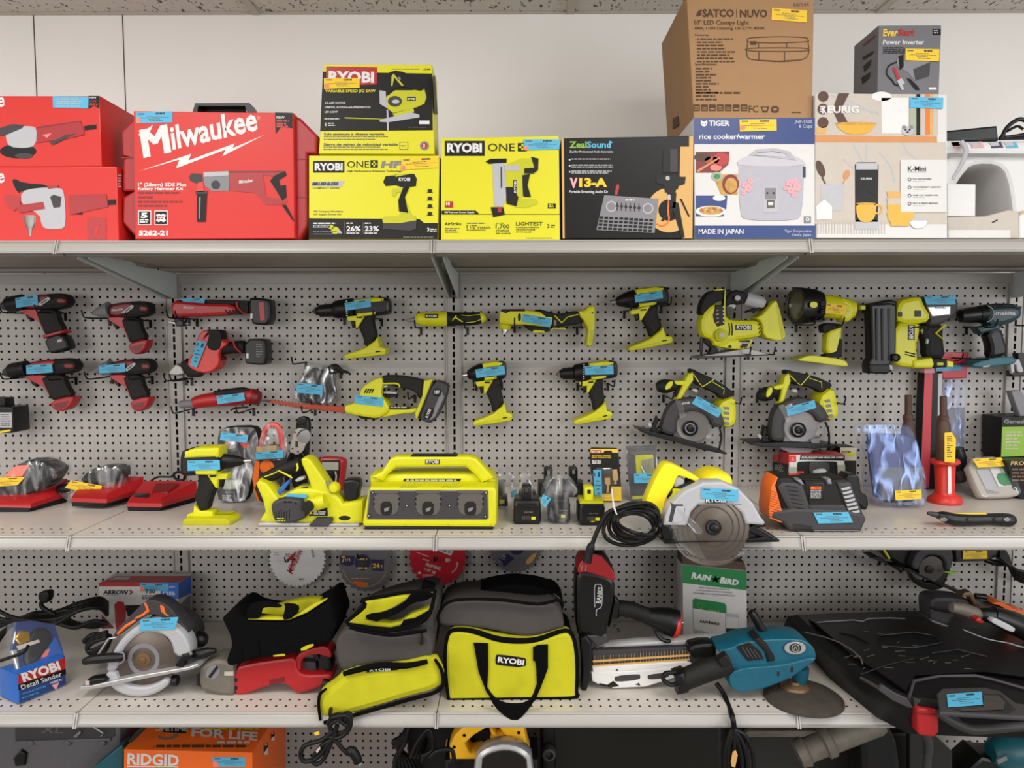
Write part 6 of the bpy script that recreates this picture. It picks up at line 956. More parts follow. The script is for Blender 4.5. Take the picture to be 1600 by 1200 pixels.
limb(t('power_cord'), [(610, 600, 16), (590, 540, 16), (520, 500, 16), (380, 520, 16), (250, 560, 16), (200, 620, 17), (150, 720, 17), (120, 800, 17)], PL(y0-.03), 'cable', 10); limb(t('plug'), [(120, 795, 18), (110, 820, 30), (95, 870, 30), (80, 935, 34)], PL(y0-.03), 'cable', 10)
for x in (45, 76): limb(t('plug'), [(x, 955, 4), (x-6, 1000, 4)], PL(y0-.03), 'chrome', 6, 1)
limb(t('zip_tie'), [(262, 395, 4), (270, 470, 6), (280, 530, 8), (300, 584, 5)], PL(y0-.045), 'white', 6); sticker(t('price_label'), [922, 384, 1195, 400, 1190, 490, 920, 466], PL(y0-.0235)); t.done(rest=0)
# ---- orange sided charger
view(*D2); p = S(600, 1140); y0 = p.p.y; t = T('battery_charger', 'grey charger with an orange side and vented shoulders, on the right of the middle shelf', 'charger')
slab(t('base'), [20, 985, 170, 1045, 262, 1138, 560, 1150, 1098, 1142, 1160, 1000, 1130, 940, 900, 880, 300, 870, 60, 900], p, .09, 'charcoal', .008); slab(t('body'), [80, 620, 110, 510, 250, 500, 420, 560, 900, 520, 985, 560, 1130, 945, 1050, 1040, 280, 1030, 180, 960], PL(y0+.012), .1, 'rubber', .01)
slab(t('orange_side'), [40, 610, 100, 510, 118, 505, 85, 600, 180, 960, 160, 1040, 20, 985, 10, 900], PL(y0+.002), .08, 'orange', .006)
for i in range(11): limb(t('orange_side'), [(30-i*.6, 660+i*30, 3), (95+i*8, 690+i*30, 3)], PL(y0+.0015), 'darkred', 5, .4, m=1)
slab(t('shoulder#0'), [105, 620, 165, 560, 340, 560, 420, 600, 560, 1040, 300, 1000, 270, 960], PL(y0+.004), .06, 'charcoal', .01)
for i in range(8): slab(t('shoulder#0'), [200+i*14, 600+i*48, 330+i*20, 612+i*52, 345+i*20, 628+i*52, 225+i*14, 618+i*48], PL(y0+.0035), .006, 'black', .001)
slab(t('shoulder#1'), [800, 560, 960, 555, 985, 580, 1150, 1000, 1010, 1040, 930, 900], PL(y0+.004), .06, 'charcoal', .01)
for i in range(8): slab(t('shoulder#1'), [858+i*15, 640+i*46, 965+i*18, 612+i*46, 972+i*18, 640+i*46, 872+i*15, 664+i*46], PL(y0+.003), .006, 'lightgrey', .001)  # pale stripes: light reflected in the vent gaps, put into their colour
slab(t('cradle'), [430, 545, 690, 540, 780, 560, 900, 890, 520, 890, 470, 780], PL(y0+.0105), .02, 'boxdark', .002); slab(t('cradle'), [470, 570, 655, 565, 660, 775, 475, 780], PL(y0+.009), .02, 'satin', .003); slab(t('cradle'), [330, 540, 390, 530, 425, 590, 400, 600], PL(y0+.002), .04, 'grey', .004); slab(t('cradle'), [690, 530, 745, 525, 755, 590, 705, 590], PL(y0+.002), .04, 'grey', .004)
prn(t('cradle'), rect(500, 612, 622, 645), PL(y0+.009), 'orange', .001); text(t('cradle'), 'WARNING', 540, 637, 15, PL(y0+.009), 'boxdark', 74, 0, 0, .02, .0014); bars(t('cradle'), 500, 655, 125, 6, 17, 10, PL(y0+.009), 'lightgrey', .001, .1); slab(t('cradle'), [470, 830, 900, 830, 930, 900, 520, 900], PL(y0+.006), .02, 'charcoal', .003)
for i in range(4): limb(t('base'), [(290, 1050+i*20, 4), (520, 1085+i*14, 4)], PL(y0-.0005), 'black', 5, .4, m=1)
limb(t('base'), [(540, 1130, 5), (1060, 1130, 5)], PL(y0-.001), 'grey', 6, .4, m=1); sticker(t('price_label'), [528, 918, 940, 912, 998, 1036, 592, 1048], PL(y0-.0015)); t.done()
# ---- headlamp box and what stands near it
p = S(560, 716); t = T('headlamp_box', 'red and white headlamp box with a window, behind the orange sided charger', 'box'); z0 = inv(V3((p.w(570, 500).x, p.p.y, Z2)))[1]
g = t('carton'); slab(g, [240, 225, 900, 228, 905, z0, 240, z0], p, .085, 'milred', .002, fm='paper'); prn(g, [380, 235, 900, 238, 900, 300, 372, 292], p, 'boxdark'); text(g, 'LED FLASHLIGHT AND HEADLAMP COMBO', 384, 272, 20, p, 'white', 505, 0, 0, .03, .0014); bars(g, 384, 280, 165, 1, 0, 9, p, 'grey', .0014, 0); prn(g, rect(248, 238, 330, 316), p, 'orangered'); prn(g, [268, 300, 288, 258, 310, 300], p, 'pink', .0012); prn(g, [240, 375, 340, 375, 340, 450, 240, 440], p, 'sage'); prn(g, [810, 350, 904, 350, 904, 440, 810, 440], p, 'sage'); prn(g, [240, 450, 905, 440, 905, 520, 240, 520], p, 'orangered')
slab(t('window'), [340, 330, 370, 308, 790, 306, 815, 330, 818, 480, 800, 492, 350, 490], p, .002, 'boxdark', .0006, off=.0016, ch=1); slab(t('headlamp'), [480, 340, 520, 310, 680, 312, 728, 345, 725, 440, 680, 480, 520, 480, 485, 440], p, .008, 'charcoal', .003, off=.008, ch=1); slab(t('headlamp'), [520, 420, 600, 395, 680, 395, 690, 440, 640, 460, 540, 455], p, .004, 'silver', .001, off=.011, ch=1); prn(t('window'), [350, 425, 420, 425, 420, 450, 350, 450], p, 'orangered', .0025)
sd = side(p.w(240, 300).x-.0004, -1); prn(g, [55, 310, 240, 345, 240, 520, 55, 520], sd, 'boxdark'); prn(g, rect(62, 225, 120, 305), sd, 'orangered', .001); bars(g, 80, 350, 110, 5, 22, 10, sd, 'sage', .001, .3); t.done()
p = PL(-.09); z0 = inv(V3((p.w(900, 400).x, p.p.y, Z2)))[1]; t = T('small_carton', 'black and white carton with a lime label behind the headlamp box', 'box'); g = t(); slab(g, [845, 145, 1035, 145, 1040, z0, 845, z0], p, .08, 'boxdark', .002); prn(g, rect(846, 146, 1034, 300), p, 'cream'); prn(g, rect(862, 182, 975, 215), p, 'limedark', .001); text(g, 'RYOBI', 866, 210, 24, p, 'ink', 100, 0, 0, .03, .0014); prn(g, rect(930, 215, 1020, 248), p, 'limedark', .001); t.done()
t = T('cable_bundle', 'dark cable bundle beside the small lime labelled carton', 'cable'); limb(t(), [(700, 190, 28), (750, 155, 38), (800, 150, 36), (840, 180, 30)], PL(-.05), 'cable', 10); zz = inv(V3((PL(-.05).w(760, 300).x, -.05, Z2)))[1]; limb(t(), [(760, 170, 30), (750, 300, 30), (760, zz-30, 30)], PL(-.05), 'cable', 10); t.done()
t = T('power_adapter', 'black plastic power adapter right behind the orange sided charger', 'adapter'); p = S(1100, 880); slab(t(), [905, 720, 905, 470, 1060, 480, 1090, 560, 1095, 690, 1170, 720, 1190, 830, 1160, 900, 1100, 880], p, .06, 'satin', .01, ch=1); t.done()
# ---- clamshell, grease guns, pouches
view(*D1); p = S(380, 1010); y0 = p.p.y; p = PL(y0, 0, .14, (380, 1010)); t = T('clamshell_pack', 'clear clamshell pack with dark blue contents and a yellow sticker', 'package')
slab(t('insert'), [170, 540, 200, 515, 470, 530, 495, 600, 530, 760, 535, 980, 230, 990, 200, 800], p, .04, 'purple', .01, ch=1); slab(t('insert'), [225, 745, 530, 745, 535, 960, 250, 970], p, .01, 'inkgrey', .004, off=.006)
slab(t('clear_shell'), [108, 470, 125, 450, 380, 450, 440, 465, 470, 510, 500, 590, 518, 720, 550, 760, 560, 1000, 540, 1016, 210, 1020, 190, 960, 140, 620], p, .055, 'bluebag', .006, off=.012, ch=1); sticker(t('price_label'), [334, 905, 513, 897, 515, 960, 340, 970], p, 'labelyellow', .015); t.done()
def grease(name, label, x, yt, yb, Y, full):
    t = T(name, label, 'caulking gun'); a = PL(Y); zb = inv(V3((a.w(x, 700).x, Y, Z2)))[1] if yb is None else yb
    lathe(t('plunger'), (x, yt), (x, yt+140), [(0, 22), (1, 22)], a, 'brown', 16); lathe(t('tube'), (x, yt+128), (x, zb), [(0, 26), (.02, 33), (.06, 33), (.1, 30), (.13, 36), (.2, 44), (1, 46)], a, 'brown', 20)
    return t, a
t, a = grease('drill_rod', 'brown steel rod with a stepped collar behind the clear clamshell pack', 425, 248, None, -.10, 0); t.done()
p = S(670, 990); yc = p.p.y+.05
t, a = grease('drill_rod', 'brown stepped rod standing in the red spool, yellow sticker on it', 660, 254, 712, yc, 1); slab(t('price_label'), [668, 498, 715, 494, 745, 540, 738, 698, 668, 694], PL(yc-.05), .001, 'labelyellow', .0002); bars(t('price_label'), 685, 520, 40, 10, 15, 6, PL(yc-.05), 'inkgrey', .001, .5); t.done()
t = T('spool', 'red plastic spool under the brown rod', 'spool'); a = PL(yc); lathe(t('body'), (668, 708), (668, 990), [(0, 86), (.06, 92), (.1, 84), (.13, 64), (.76, 58), (.82, 70), (.9, 100), (.97, 106), (1, 104)], a, 'orangered', 28); slab(t('white_strip'), [690, 750, 712, 748, 714, 935, 690, 942], PL(yc-.0305), .002, 'white', .0006); t.done()
p = PL(-.05); z0 = inv(V3((p.w(560, 700).x, p.p.y, Z2)))[1]; t = T('long_carton', 'tall narrow red and black carton standing at the perforated panel', 'box'); slab(t('carton'), [532, 98, 640, 100, 620, z0, 500, z0], p, .04, 'boxblack', .002); prn(t('carton'), [535, 100, 588, 100, 565, z0-10, 506, z0-10], p, 'bladered'); slab(t('carton'), [626, 102, 655, 102, 640, 390, 622, 390], PL(-.052), .01, 'lightgrey', .001); slab(t('cap'), [532, 68, 600, 64, 606, 100, 532, 104], p, .03, 'rose', .003); t.done()
t = T('zip_pouch', 'clear pouch with a dark red header hanging behind the brown rods', 'pouch'); p = PL(-.02); slab(t('header'), [610, -40, 830, -40, 815, 132, 655, 138, 650, 90, 600, 92], p, .012, 'bladered', .003); slab(t('header'), [610, 62, 785, 40, 785, 80, 610, 86], PL(-.022), .003, 'skyblue', .0005); slab(t('pouch'), [655, 138, 820, 134, 815, 380, 800, 640, 690, 660, 680, 300], p, .012, 'bluebag', .004, ch=1); slab(t('contents'), [690, 340, 805, 330, 800, 560, 800, 640, 700, 650], PL(-.015), .008, 'grey', .003); 
p2 = PL(0).w(720, 10); t.done(); hook(p2.x, p2.z, 'black wire peg hook carrying the clear pouch with the red header', L=.05)
t = T('cable_bundle', 'dark wrapped parts lying behind the red spool', 'parts'); pp = S(760, 830); limb(t(), [(750, 600, 40), (765, 680, 46), (760, 760, 44), (770, 815, 36)], PL(-.09), 'satin', 12); limb(t(), [(740, 800, 40), (790, 790, 40)], PL(-.12), 'disc', 10, m=1); t.done()
p = S(1000, 955); y0 = p.p.y; p = PL(y0, .15, .5, (1000, 955)); t = T('swatch_pack', 'clear pack of white and green parts under a yellow sticker, leaning at the right', 'package')
slab(t('tray'), [805, 690, 1060, 680, 1190, 910, 1160, 950, 940, 958, 900, 930], p, .03, 'cream', .008, ch=1); slab(t('contents'), [880, 770, 960, 760, 1035, 925, 960, 930], p, .004, 'lightgrey', .001, off=.004); slab(t('contents'), [970, 760, 1085, 760, 1150, 880, 1030, 885], p, .004, 'white', .001, off=.004); slab(t('contents'), [1010, 800, 1080, 785, 1130, 870, 1050, 880], p, .004, 'green', .001, off=.007, ch=1)
slab(t('clear_lid'), [800, 685, 1062, 676, 1195, 908, 1162, 952, 938, 962, 895, 930], p, .012, 'clam', .004, off=.016, ch=1); sticker(t('price_label'), [856, 700, 1046, 688, 1082, 748, 890, 756], p, 'labelyellow', .018); t.done()
p = S(860, 1140); y0 = p.p.y; t = T('voltage_tester', 'black handheld tester with a pointed probe and yellow label, lying at the front right', 'meter')
limb(t('body'), [(620, 1075, 22), (660, 1085, 36), (720, 1100, 42), (830, 1104, 40), (950, 1102, 38), (1060, 1104, 42), (1110, 1108, 40), (1132, 1112, 26)], PL(y0+.025), 'satin', 18, 1.2); limb(t('probe'), [(552, 1062, 10), (580, 1066, 16), (625, 1076, 20)], PL(y0+.025), 'charcoal', 12); 
lb = flat(Z2+.027); slab(t('yellow_label'), [700, 1062, 940, 1060, 968, 1078, 738, 1084], PL(y0+.02), .004, 'labelyellow', .001)
for i, (x, w_, c_) in enumerate(((665, 26, 'chrome'), (842, 20, 'charcoal'), (1030, 28, 'charcoal'), (1088, 24, 'chrome'))): slab(t('button#%d' % i), ell(x, 1106, w_, 14, 16), PL(y0+.0005), .012, c_, .003)
t.done()
# ---- boxes at the right edge
p = PL(-.115); t = T('green_carton', 'black and leaf green carton standing at the right edge of the middle shelf', 'box'); g = t('carton'); z0 = inv(V3((p.w(1150, 600).x, p.p.y, Z2)))[1]
slab(g, [1050, 660, 1052, 395, 1300, 388, 1300, 660], p, .1, 'boxdark', .002); prn(g, [1054, 460, 1300, 455, 1300, 650, 1046, 660], p, 'leafgreen'); text(g, 'Genesis', 1065, 436, 28, p, 'grey', 160, 0, 0, .03); bars(g, 1075, 490, 120, 6, 22, 9, p, 'cream', .001, .4)
slab(t('stand'), [1046, 662, 1300, 662, 1300, z0, 1046, z0], PL(-.115), .09, 'boxblack', .002); t.done()
t = T('small_carton', 'flat black carton with gold print in front of the leaf green carton', 'box'); p = PL(-.2); g = t(); z0 = inv(V3((p.w(1150, 600).x, p.p.y, Z2)))[1]; slab(g, [1085, 690, 1300, 690, 1300, z0, 1180, z0, 1130, z0-50], p, .07, 'boxblack', .002); text(g, 'PRO', 1110, 715, 26, p, 'tan', 90, 0, .2, .02); bars(g, 1120, 740, 120, 4, 24, 10, p, 'bronze', .001, .4); t.done()
t = T('wiper_pack', 'grey packaged blade leaning above the leaf green carton', 'package'); p = PL(-.1); slab(t(), [1115, 220, 1180, 215, 1290, 360, 1290, 388, 1175, 390], p, .03, 'grey', .004); t.done()
REST[0] = None
# ================================================================ the lower shelf
B7, B8, C1, C2, C3, C4, C5, C6, C7 = (0, 840, 3.8095), (320, 850, 4), (660, 850, 4), (880, 850, 3.636), (1180, 850, 3.636), (0, 1100, 3.478), (430, 1100, 3.404), (850, 1080, 4), (1200, 1080, 4)
def S3(x, y, d=0): return S(x, y, Z3, d)
def PV(a, b, Z, pit=0):                      # upright plane through two spots of a level
    A, B = flat(Z).w(*a), flat(Z).w(*b); q = PL(0, math.atan2(B.y-A.y, B.x-A.x), pit); q.p = A; return q
# ---- saw blades on hooks
def sawblade(label, who, v, c, r, col, nt, hub, deco, hk):
    view(*v); t = T('saw_blade', label, 'saw blade', 'circular saw blades on hooks'); p = PL(-.035)
    pts = []
    for i in range(nt):
        a = 2*pi*i/nt; w_ = 2*pi/nt
        for da, k in ((0, 1.0), (.18, 1.0), (.3, .93), (.6, .95)): pts.append((c[0]+r*k*cos(a+da*w_), c[1]+r*k*sin(a+da*w_)))
    slab(t('disc'), pts, p, .003, col, .0004); face_lathe(t('hub_hole'), hub, [(r*.045, 0), (r*.045, .0004), (.1, .0004)], p, 'openingshade', 20)
    deco(t('disc'), p); t.done(); q = PL(0).w(*hk); hook(q.x, q.z, 'black wire peg hook carrying the '+who, L=.07)
def d1(g, p):
    text(g, 'Milwaukee', 545, 190, 42, p, 'milred', 165, 66, .2, .02); prn(g, [500, 105, 575, 40, 555, 90, 540, 165, 530, 160, 545, 100], p, 'milred', .001); text(g, 'FRAMING', 690, 80, 16, p, 'inkgrey', 100, 108, 0, .01); bars(g, 590, 215, 40, 1, 0, 10, p, 'inkgrey'); bars(g, 430, 50, 40, 2, 14, 6, p, 'lightgrey'); bars(g, 500, 60, 50, 2, 12, 7, p, 'inkgrey')
sawblade('white saw blade with red script hanging under the middle shelf, leftmost of four', 'white blade', B8, (578, 93), 178, 'bladewhite', 40, (560, 95), d1, (545, 80))
def d2(g, p):
    ringp(g, 1000, 128, 138, 142, p, 'tan', .001, 40, 1, .35, 2.9); slab(g, [842, 70, 935, 75, 930, 128, 905, 140, 848, 128], p, .001, 'purple', .0002, off=.001); text(g, '7', 855, 115, 40, p, 'labelyellow', 22, 0, 0, .02, .0016); text(g, '1/4', 880, 108, 20, p, 'labelyellow', 30, 0, 0, .01, .0016); slab(g, [1035, 95, 1120, 100, 1118, 170, 1045, 165], p, .001, 'purple', .0002, off=.001); text(g, '24', 1048, 150, 30, p, 'labelyellow', 46, 0, 0, .03, .0016); text(g, 'T', 1098, 152, 20, p, 'labelyellow', None, 0, 0, .02, .0016)
    prn(g, ell(985, 115, 50), p, 'purple', .001); bars(g, 955, 88, 60, 1, 0, 12, p, 'tan', .0014, 0); bars(g, 955, 145, 60, 1, 0, 12, p, 'tan', .0014, 0); prn(g, ell(985, 115, 28), p, 'charcoal', .0013); prn(g, [930, 232, 1020, 240, 1018, 266, 928, 256], p, 'orange', .001); bars(g, 915, 212, 120, 1, 0, 7, p, 'tan', .001)
sawblade('grey saw blade with purple 24 tooth badges, second of the hanging blades', 'grey purple badged blade', B8, (1002, 130), 168, 'bladegrey', 24, (985, 115), d2, (985, 60))
def d3(g, p):
    slab(g, [605, 590, 885, 600, 845, 685, 640, 605], p, .001, 'paper', .0002, off=.001); text(g, 'DIABLO', 640, 595, 40, p, 'ink', 205, -15, 0, .02, .0016); text(g, 'FRAMING', 448, 840, 50, p, 'white', 240, -17, 0, .02); text(g, '7 1/4"', 425, 915, 45, p, 'white', 100, -15, 0, .02); text(g, '24', 540, 955, 45, p, 'white', 60, -15, 0, .03); prn(g, [325, 965, 350, 920, 385, 968], p, 'white')
    for q in ([300, 620, 505, 690, 490, 705, 310, 635], [850, 945, 905, 900, 935, 830, 920, 825, 945, 770, 970, 810, 955, 815, 935, 890, 870, 955], [405, 725, 510, 755, 500, 775, 410, 745]): prn(g, q, p, 'rose')
    bars(g, 400, 975, 200, 5, 16, 8, p, 'rose', .0007, .3); bars(g, 760, 730, 100, 3, 20, 12, p, 'white', .0007, .4)
sawblade('red saw blade with white print, third of the hanging blades at the centre upright', 'red blade', (620, 800, 10), (635, 705), 455, 'bladered', 24, (625, 725), d3, (625, 690))
def d4(g, p):
    slab(g, [475, 100, 530, 60, 575, 90, 510, 145], p, .001, 'purple', .0002, off=.001); text(g, '7 1/4', 500, 125, 28, p, 'lightgrey', 55, 62, 0, .01, .0016); prn(g, ell(590, 20, 48), p, 'purple', .001); prn(g, [640, 110, 690, 60, 722, 55, 715, 80, 660, 135], p, 'tan', .001, 1); ringp(g, 583, 15, 140, 144, p, 'grey', .001, 30, 1, .3, 2.8)
sawblade('grey saw blade half hidden behind the shelf edge, right of the red blade', 'half hidden grey blade', C1, (583, 15), 168, 'bladegrey', 36, (590, 20), d4, (590, -5))
REST[0] = Z3
# ---- stapler box
view(*B7); p = PL(-.13); t = T('stapler_box', 'red white and blue stapler box behind the grey guarded circular saw', 'box'); g = t('carton'); z0 = inv(V3((p.w(800, 400).x, -.13, Z3)))[1]
slab(g, [590, 270, 1060, 268, 1062, z0, 588, z0], p, .1, 'paper', .002); prn(g, [590, 270, 955, 270, 955, 292, 590, 292], p, 'milred'); prn(g, [955, 270, 1060, 268, 1060, 368, 955, 365], p, 'blue'); text(g, 'ARROW', 613, 338, 25, p, 'ink', 150, 0, .1, .04); limb(g, [(772, 314, 5), (788, 325, 5), (772, 337, 5)], p, 'darkred', 6, .2, .001, 1)
prn(g, rect(826, 292, 955, 366), p, 'paper', .0007); text(g, 'T50', 862, 332, 24, p, 'ink', 62, 0, 0, .03, .001); bars(g, 845, 344, 105, 3, 9, 5, p, 'ink', .001, .1); bars(g, 613, 344, 110, 1, 0, 4, p, 'grey'); text(g, '120V', 1008, 300, 10, p, 'white', 34, 0, 0, .02, .001); bars(g, 1005, 322, 40, 3, 8, 5, p, 'white', .001); prn(g, [968, 322, 998, 322, 998, 345, 992, 345, 992, 328, 974, 328, 974, 345, 968, 345], p, 'white', .001); prn(g, rect(998, 388, 1030, 412), p, 'inkgrey')
slab(g, [680, 400, 700, 380, 735, 385, 750, 430, 745, 540, 690, 550], p, .001, 'milred', .0003, off=.001); prn(g, [745, 405, 850, 400, 840, 460, 760, 470], p, 'boxdark', .001); prn(g, [605, 460, 680, 540, 605, 545], p, 'darkred', .001)
tp = flat(p.w(800, 270).z+.0004); prn(g, [594, 269, 1058, 268, 1134, 229, 690, 229], tp, 'milred', .002); prn(g, [650, 252, 760, 252, 782, 232, 700, 232], tp, 'lightgrey', .0026); sd = side(p.w(1062, 400).x+.0012, 1); prn(g, [1062, 270, 1138, 226, 1140, 330, 1064, 366], sd, 'blue'); prn(g, [1075, 400, 1135, 340, 1138, 480, 1085, 500], sd, 'grey')
sticker(t('price_label'), [832, 272, 1000, 276, 1005, 318, 834, 322], p, dot=(847, 308, 15)); t.done()
# ---- detail sander pack
z_ = Z3+.001; p = PV((110, 1000), (395, 882), z_); t = T('detail_sander_pack', 'red and blue detail sander blister box with a clear triangular top, at the far left', 'package')
g = t('carton'); slab(g, [108, 828, 388, 722, 396, 880, 112, 1000], p, .09, 'blue', .002, fm='navy'); prn(g, [108, 828, 388, 722, 392, 796, 110, 892], p, 'milred'); prn(g, [110, 884, 392, 790, 393, 822, 110, 918], p, 'boxblack', .0008); text(g, 'RYOBI', 140, 868, 52, p, 'white', 236, 19, 0, .045, .001); text(g, 'Detail Sander', 130, 914, 27, p, 'white', 255, 19, 0, .01, .0012); prn(g, [308, 888, 352, 870, 335, 918], p, 'rose', .001); text(g, 'WITH DUST CATCHER', 135, 945, 10, p, 'skyblue', 150, 19); text(g, 'ORBITAL', 300, 882, 12, p, 'white', 78, 19, 0, .02, .001); text(g, 'MULTI PURPOSE', 135, 968, 9, p, 'skyblue', 100, 19)
q = PV((100, 985), (385, 868), z_, .35); slab(t('blister'), [66, 690, 110, 820, 390, 716, 330, 522, 180, 500, 95, 510], q, .05, 'clam', .004, off=.01); slab(t('backing_card'), [62, 690, 108, 826, 388, 720, 328, 525, 180, 505, 90, 515], q, .006, 'navy', .001); slab(t('sander'), [140, 770, 150, 640, 210, 540, 290, 540, 330, 600, 270, 700, 210, 770], q, .03, 'satin', .01, off=.008, ch=1)
prn(t('backing_card'), [210, 770, 330, 600, 385, 712, 230, 772], q, 'blue', .002); prn(t('backing_card'), [245, 725, 260, 680, 300, 670, 280, 715], q, 'pink', .003); slab(t('brass_plate'), [85, 610, 120, 560, 180, 565, 185, 625, 120, 650], q, .012, 'brass', .004, off=.01); slab(t('brass_plate'), [65, 680, 105, 670, 125, 810, 100, 800], q, .012, 'silver', .004, off=.008); prn(t('backing_card'), [95, 655, 230, 615, 240, 630, 110, 680], q, 'cream', .012); t.done()
# ---- cord tangle at the left
t = T('cord_tangle', 'tangle of black power cords behind the detail sander pack', 'cable'); R = random.Random(11); g = t('cord')
for k in range(7):
    y0 = -.24-.02*k; a = R.uniform(-20, 20); limb(g, [(-40, 700-40*k+a, 11, 0), (60, 560-8*k+a, 12, 0), (200, 480+8*k, 12, .02), (330, 470+10*k-a, 12, .01), (470, 420+a*.6+9*k, 12, 0), (590, 390+10*k, 12, -.03), (640, 420+12*k, 12, -.05)], PL(y0), 'cable', 8, m=5)
limb(g, [(330, 490, 13), (250, 440, 13), (262, 390, 12), (290, 380, 11)], PL(-.3), 'cable', 8)
for k in range(5): limb(g, [(340, 480+k*14, 14), (450, 540+k*6, 15), (560, 560-k*8, 14), (640, 540, 12)], PL(-.2-.012*k), 'cable', 8)
slab(t('cord_plug'), [222, 368, 238, 358, 292, 352, 290, 410, 262, 430, 225, 405], PL(-.31), .03, 'cable', .006, ch=1); limb(t('front_cord'), [(0, 770, 10), (60, 750, 10), (140, 720, 10), (170, 680, 10)], PL(-.625), 'cable', 8); t.done()
t = T('cord_tangle', 'black cord loops left of the grey guarded circular saw', 'cable'); g = t()
for k in range(4): limb(g, [(640, 560+k*12, 12), (560, 590+k*10, 13), (520, 640+k*6, 13), (540, 690-k*5, 13), (620, 680-k*14, 12), (660, 600, 12)], PL(-.40-.012*k), 'cable', 8)
limb(g, [(500, 620, 16), (560, 580, 18), (660, 590, 16)], PL(-.39), 'cable', 8); t.done()
# ---- circular saw with the grey guard
p = S3(800, 955); y0 = p.p.y; t = T('circular_saw', 'circular saw with an orange and charcoal handle and light grey guard, lower shelf left', 'power saw')
face_lathe(t('blade'), (855, 725), [(190, 0), (194, .001), (190, .0022), (.1, .0024)], PL(y0+.010), 'rustblade', 48); ringp(t('blade'), 855, 725, 70, 95, PL(y0+.010), 'grey', .0026, 36); face_lathe(t('arbor'), (855, 725), [(44, 0), (42, .003), (20, .004), (18, .007), (6, .008), (.1, .008)], PL(y0+.0075), 'bronze', 28)
slab(t('upper_guard'), [625, 800, 640, 740, 690, 640, 760, 560, 850, 505, 940, 490, 1030, 515, 1110, 590, 1140, 680, 1120, 730, 1030, 700, 1020, 640, 985, 590, 910, 562, 830, 572, 750, 640, 705, 720, 690, 800], PL(y0), .05, 'lightgrey', .008, ch=1)
slab(t('lower_guard'), [622, 800, 632, 870, 700, 930, 800, 958, 900, 946, 975, 905, 1012, 862, 985, 832, 930, 870, 850, 892, 760, 878, 700, 840, 690, 795], PL(y0-.003), .04, 'lightgrey', .008, ch=1)
slab(t('handle'), [668, 590, 700, 540, 800, 440, 860, 380, 900, 370, 950, 378, 1020, 420, 1060, 480, 1130, 560, 1100, 590, 1040, 520, 960, 470, 890, 455, 830, 490, 760, 545, 700, 590], PL(y0+.02), .05, 'charcoal', .014, ch=1)
for q in ([860, 385, 872, 395, 890, 440, 850, 470, 800, 490, 800, 478, 850, 450, 870, 430, 855, 395], [690, 570, 740, 520, 800, 485, 812, 498, 750, 540, 700, 585], [950, 400, 975, 410, 985, 450, 1010, 470, 990, 470, 955, 440]): slab(t('orange_trim#%d' % q[0]), q, PL(y0+.0185), .03, 'ridgid', .004)
slab(t('motor_housing'), [860, 470, 1000, 470, 1090, 520, 1140, 600, 1130, 680, 1000, 660, 900, 560], PL(y0+.05), .1, 'charcoal', .02, ch=1); lathe(t('motor_housing'), (1140, 600), (1230, 610), [(0, 46), (.5, 50), (.8, 44), (1, 30)], PL(y0+.1), 'satin', 18)
slab(t('base_plate'), [462, 905, 480, 885, 540, 880, 800, 825, 1120, 770, 1175, 750, 1188, 768, 1130, 790, 820, 850, 640, 890, 475, 915], PL(y0-.012), .09, 'silver', .003); slab(t('guard_frame'), [572, 700, 640, 600, 690, 592, 692, 600, 648, 608, 586, 700], PL(y0+.01), .008, 'silver', .002)
limb(t('lever'), [(500, 740, 20), (540, 728, 26), (640, 715, 28), (710, 712, 26), (745, 705, 22)], PL(y0-.012), 'satin', 12); limb(t('lever_loop'), [(640, 750, 4), (700, 755, 5), (738, 730, 5), (735, 690, 5), (700, 682, 4)], PL(y0-.022), 'grey', 8); slab(t('depth_knob'), [500, 880, 515, 850, 560, 840, 620, 835, 640, 850, 600, 870, 540, 885], PL(y0-.015), .03, 'satin', .006); slab(t('depth_knob'), rect(505, 856, 530, 882), PL(y0-.018), .01, 'cream', .003)
slab(t('bevel_arm'), [1040, 770, 1080, 700, 1130, 690, 1150, 720, 1100, 740, 1085, 775], PL(y0-.008), .03, 'black', .004); limb(t('bevel_arm'), [(1130, 690, 16), (1200, 690, 30), (1240, 680, 26), (1285, 672, 12)], PL(y0+.02), 'satin', 12); face_lathe(t('bevel_arm'), (1138, 688), [(10, 0), (10, .003), (.1, .004)], PL(y0-.009), 'chrome', 14); limb(t('spindle_collar'), [(1020, 850, 30), (1050, 850, 34), (1060, 850, 28)], PL(y0+.02), 'satin', 14)
sticker(t('price_label'), [838, 486, 1062, 472, 1040, 545, 828, 556], PL(y0-.002)); t.done()
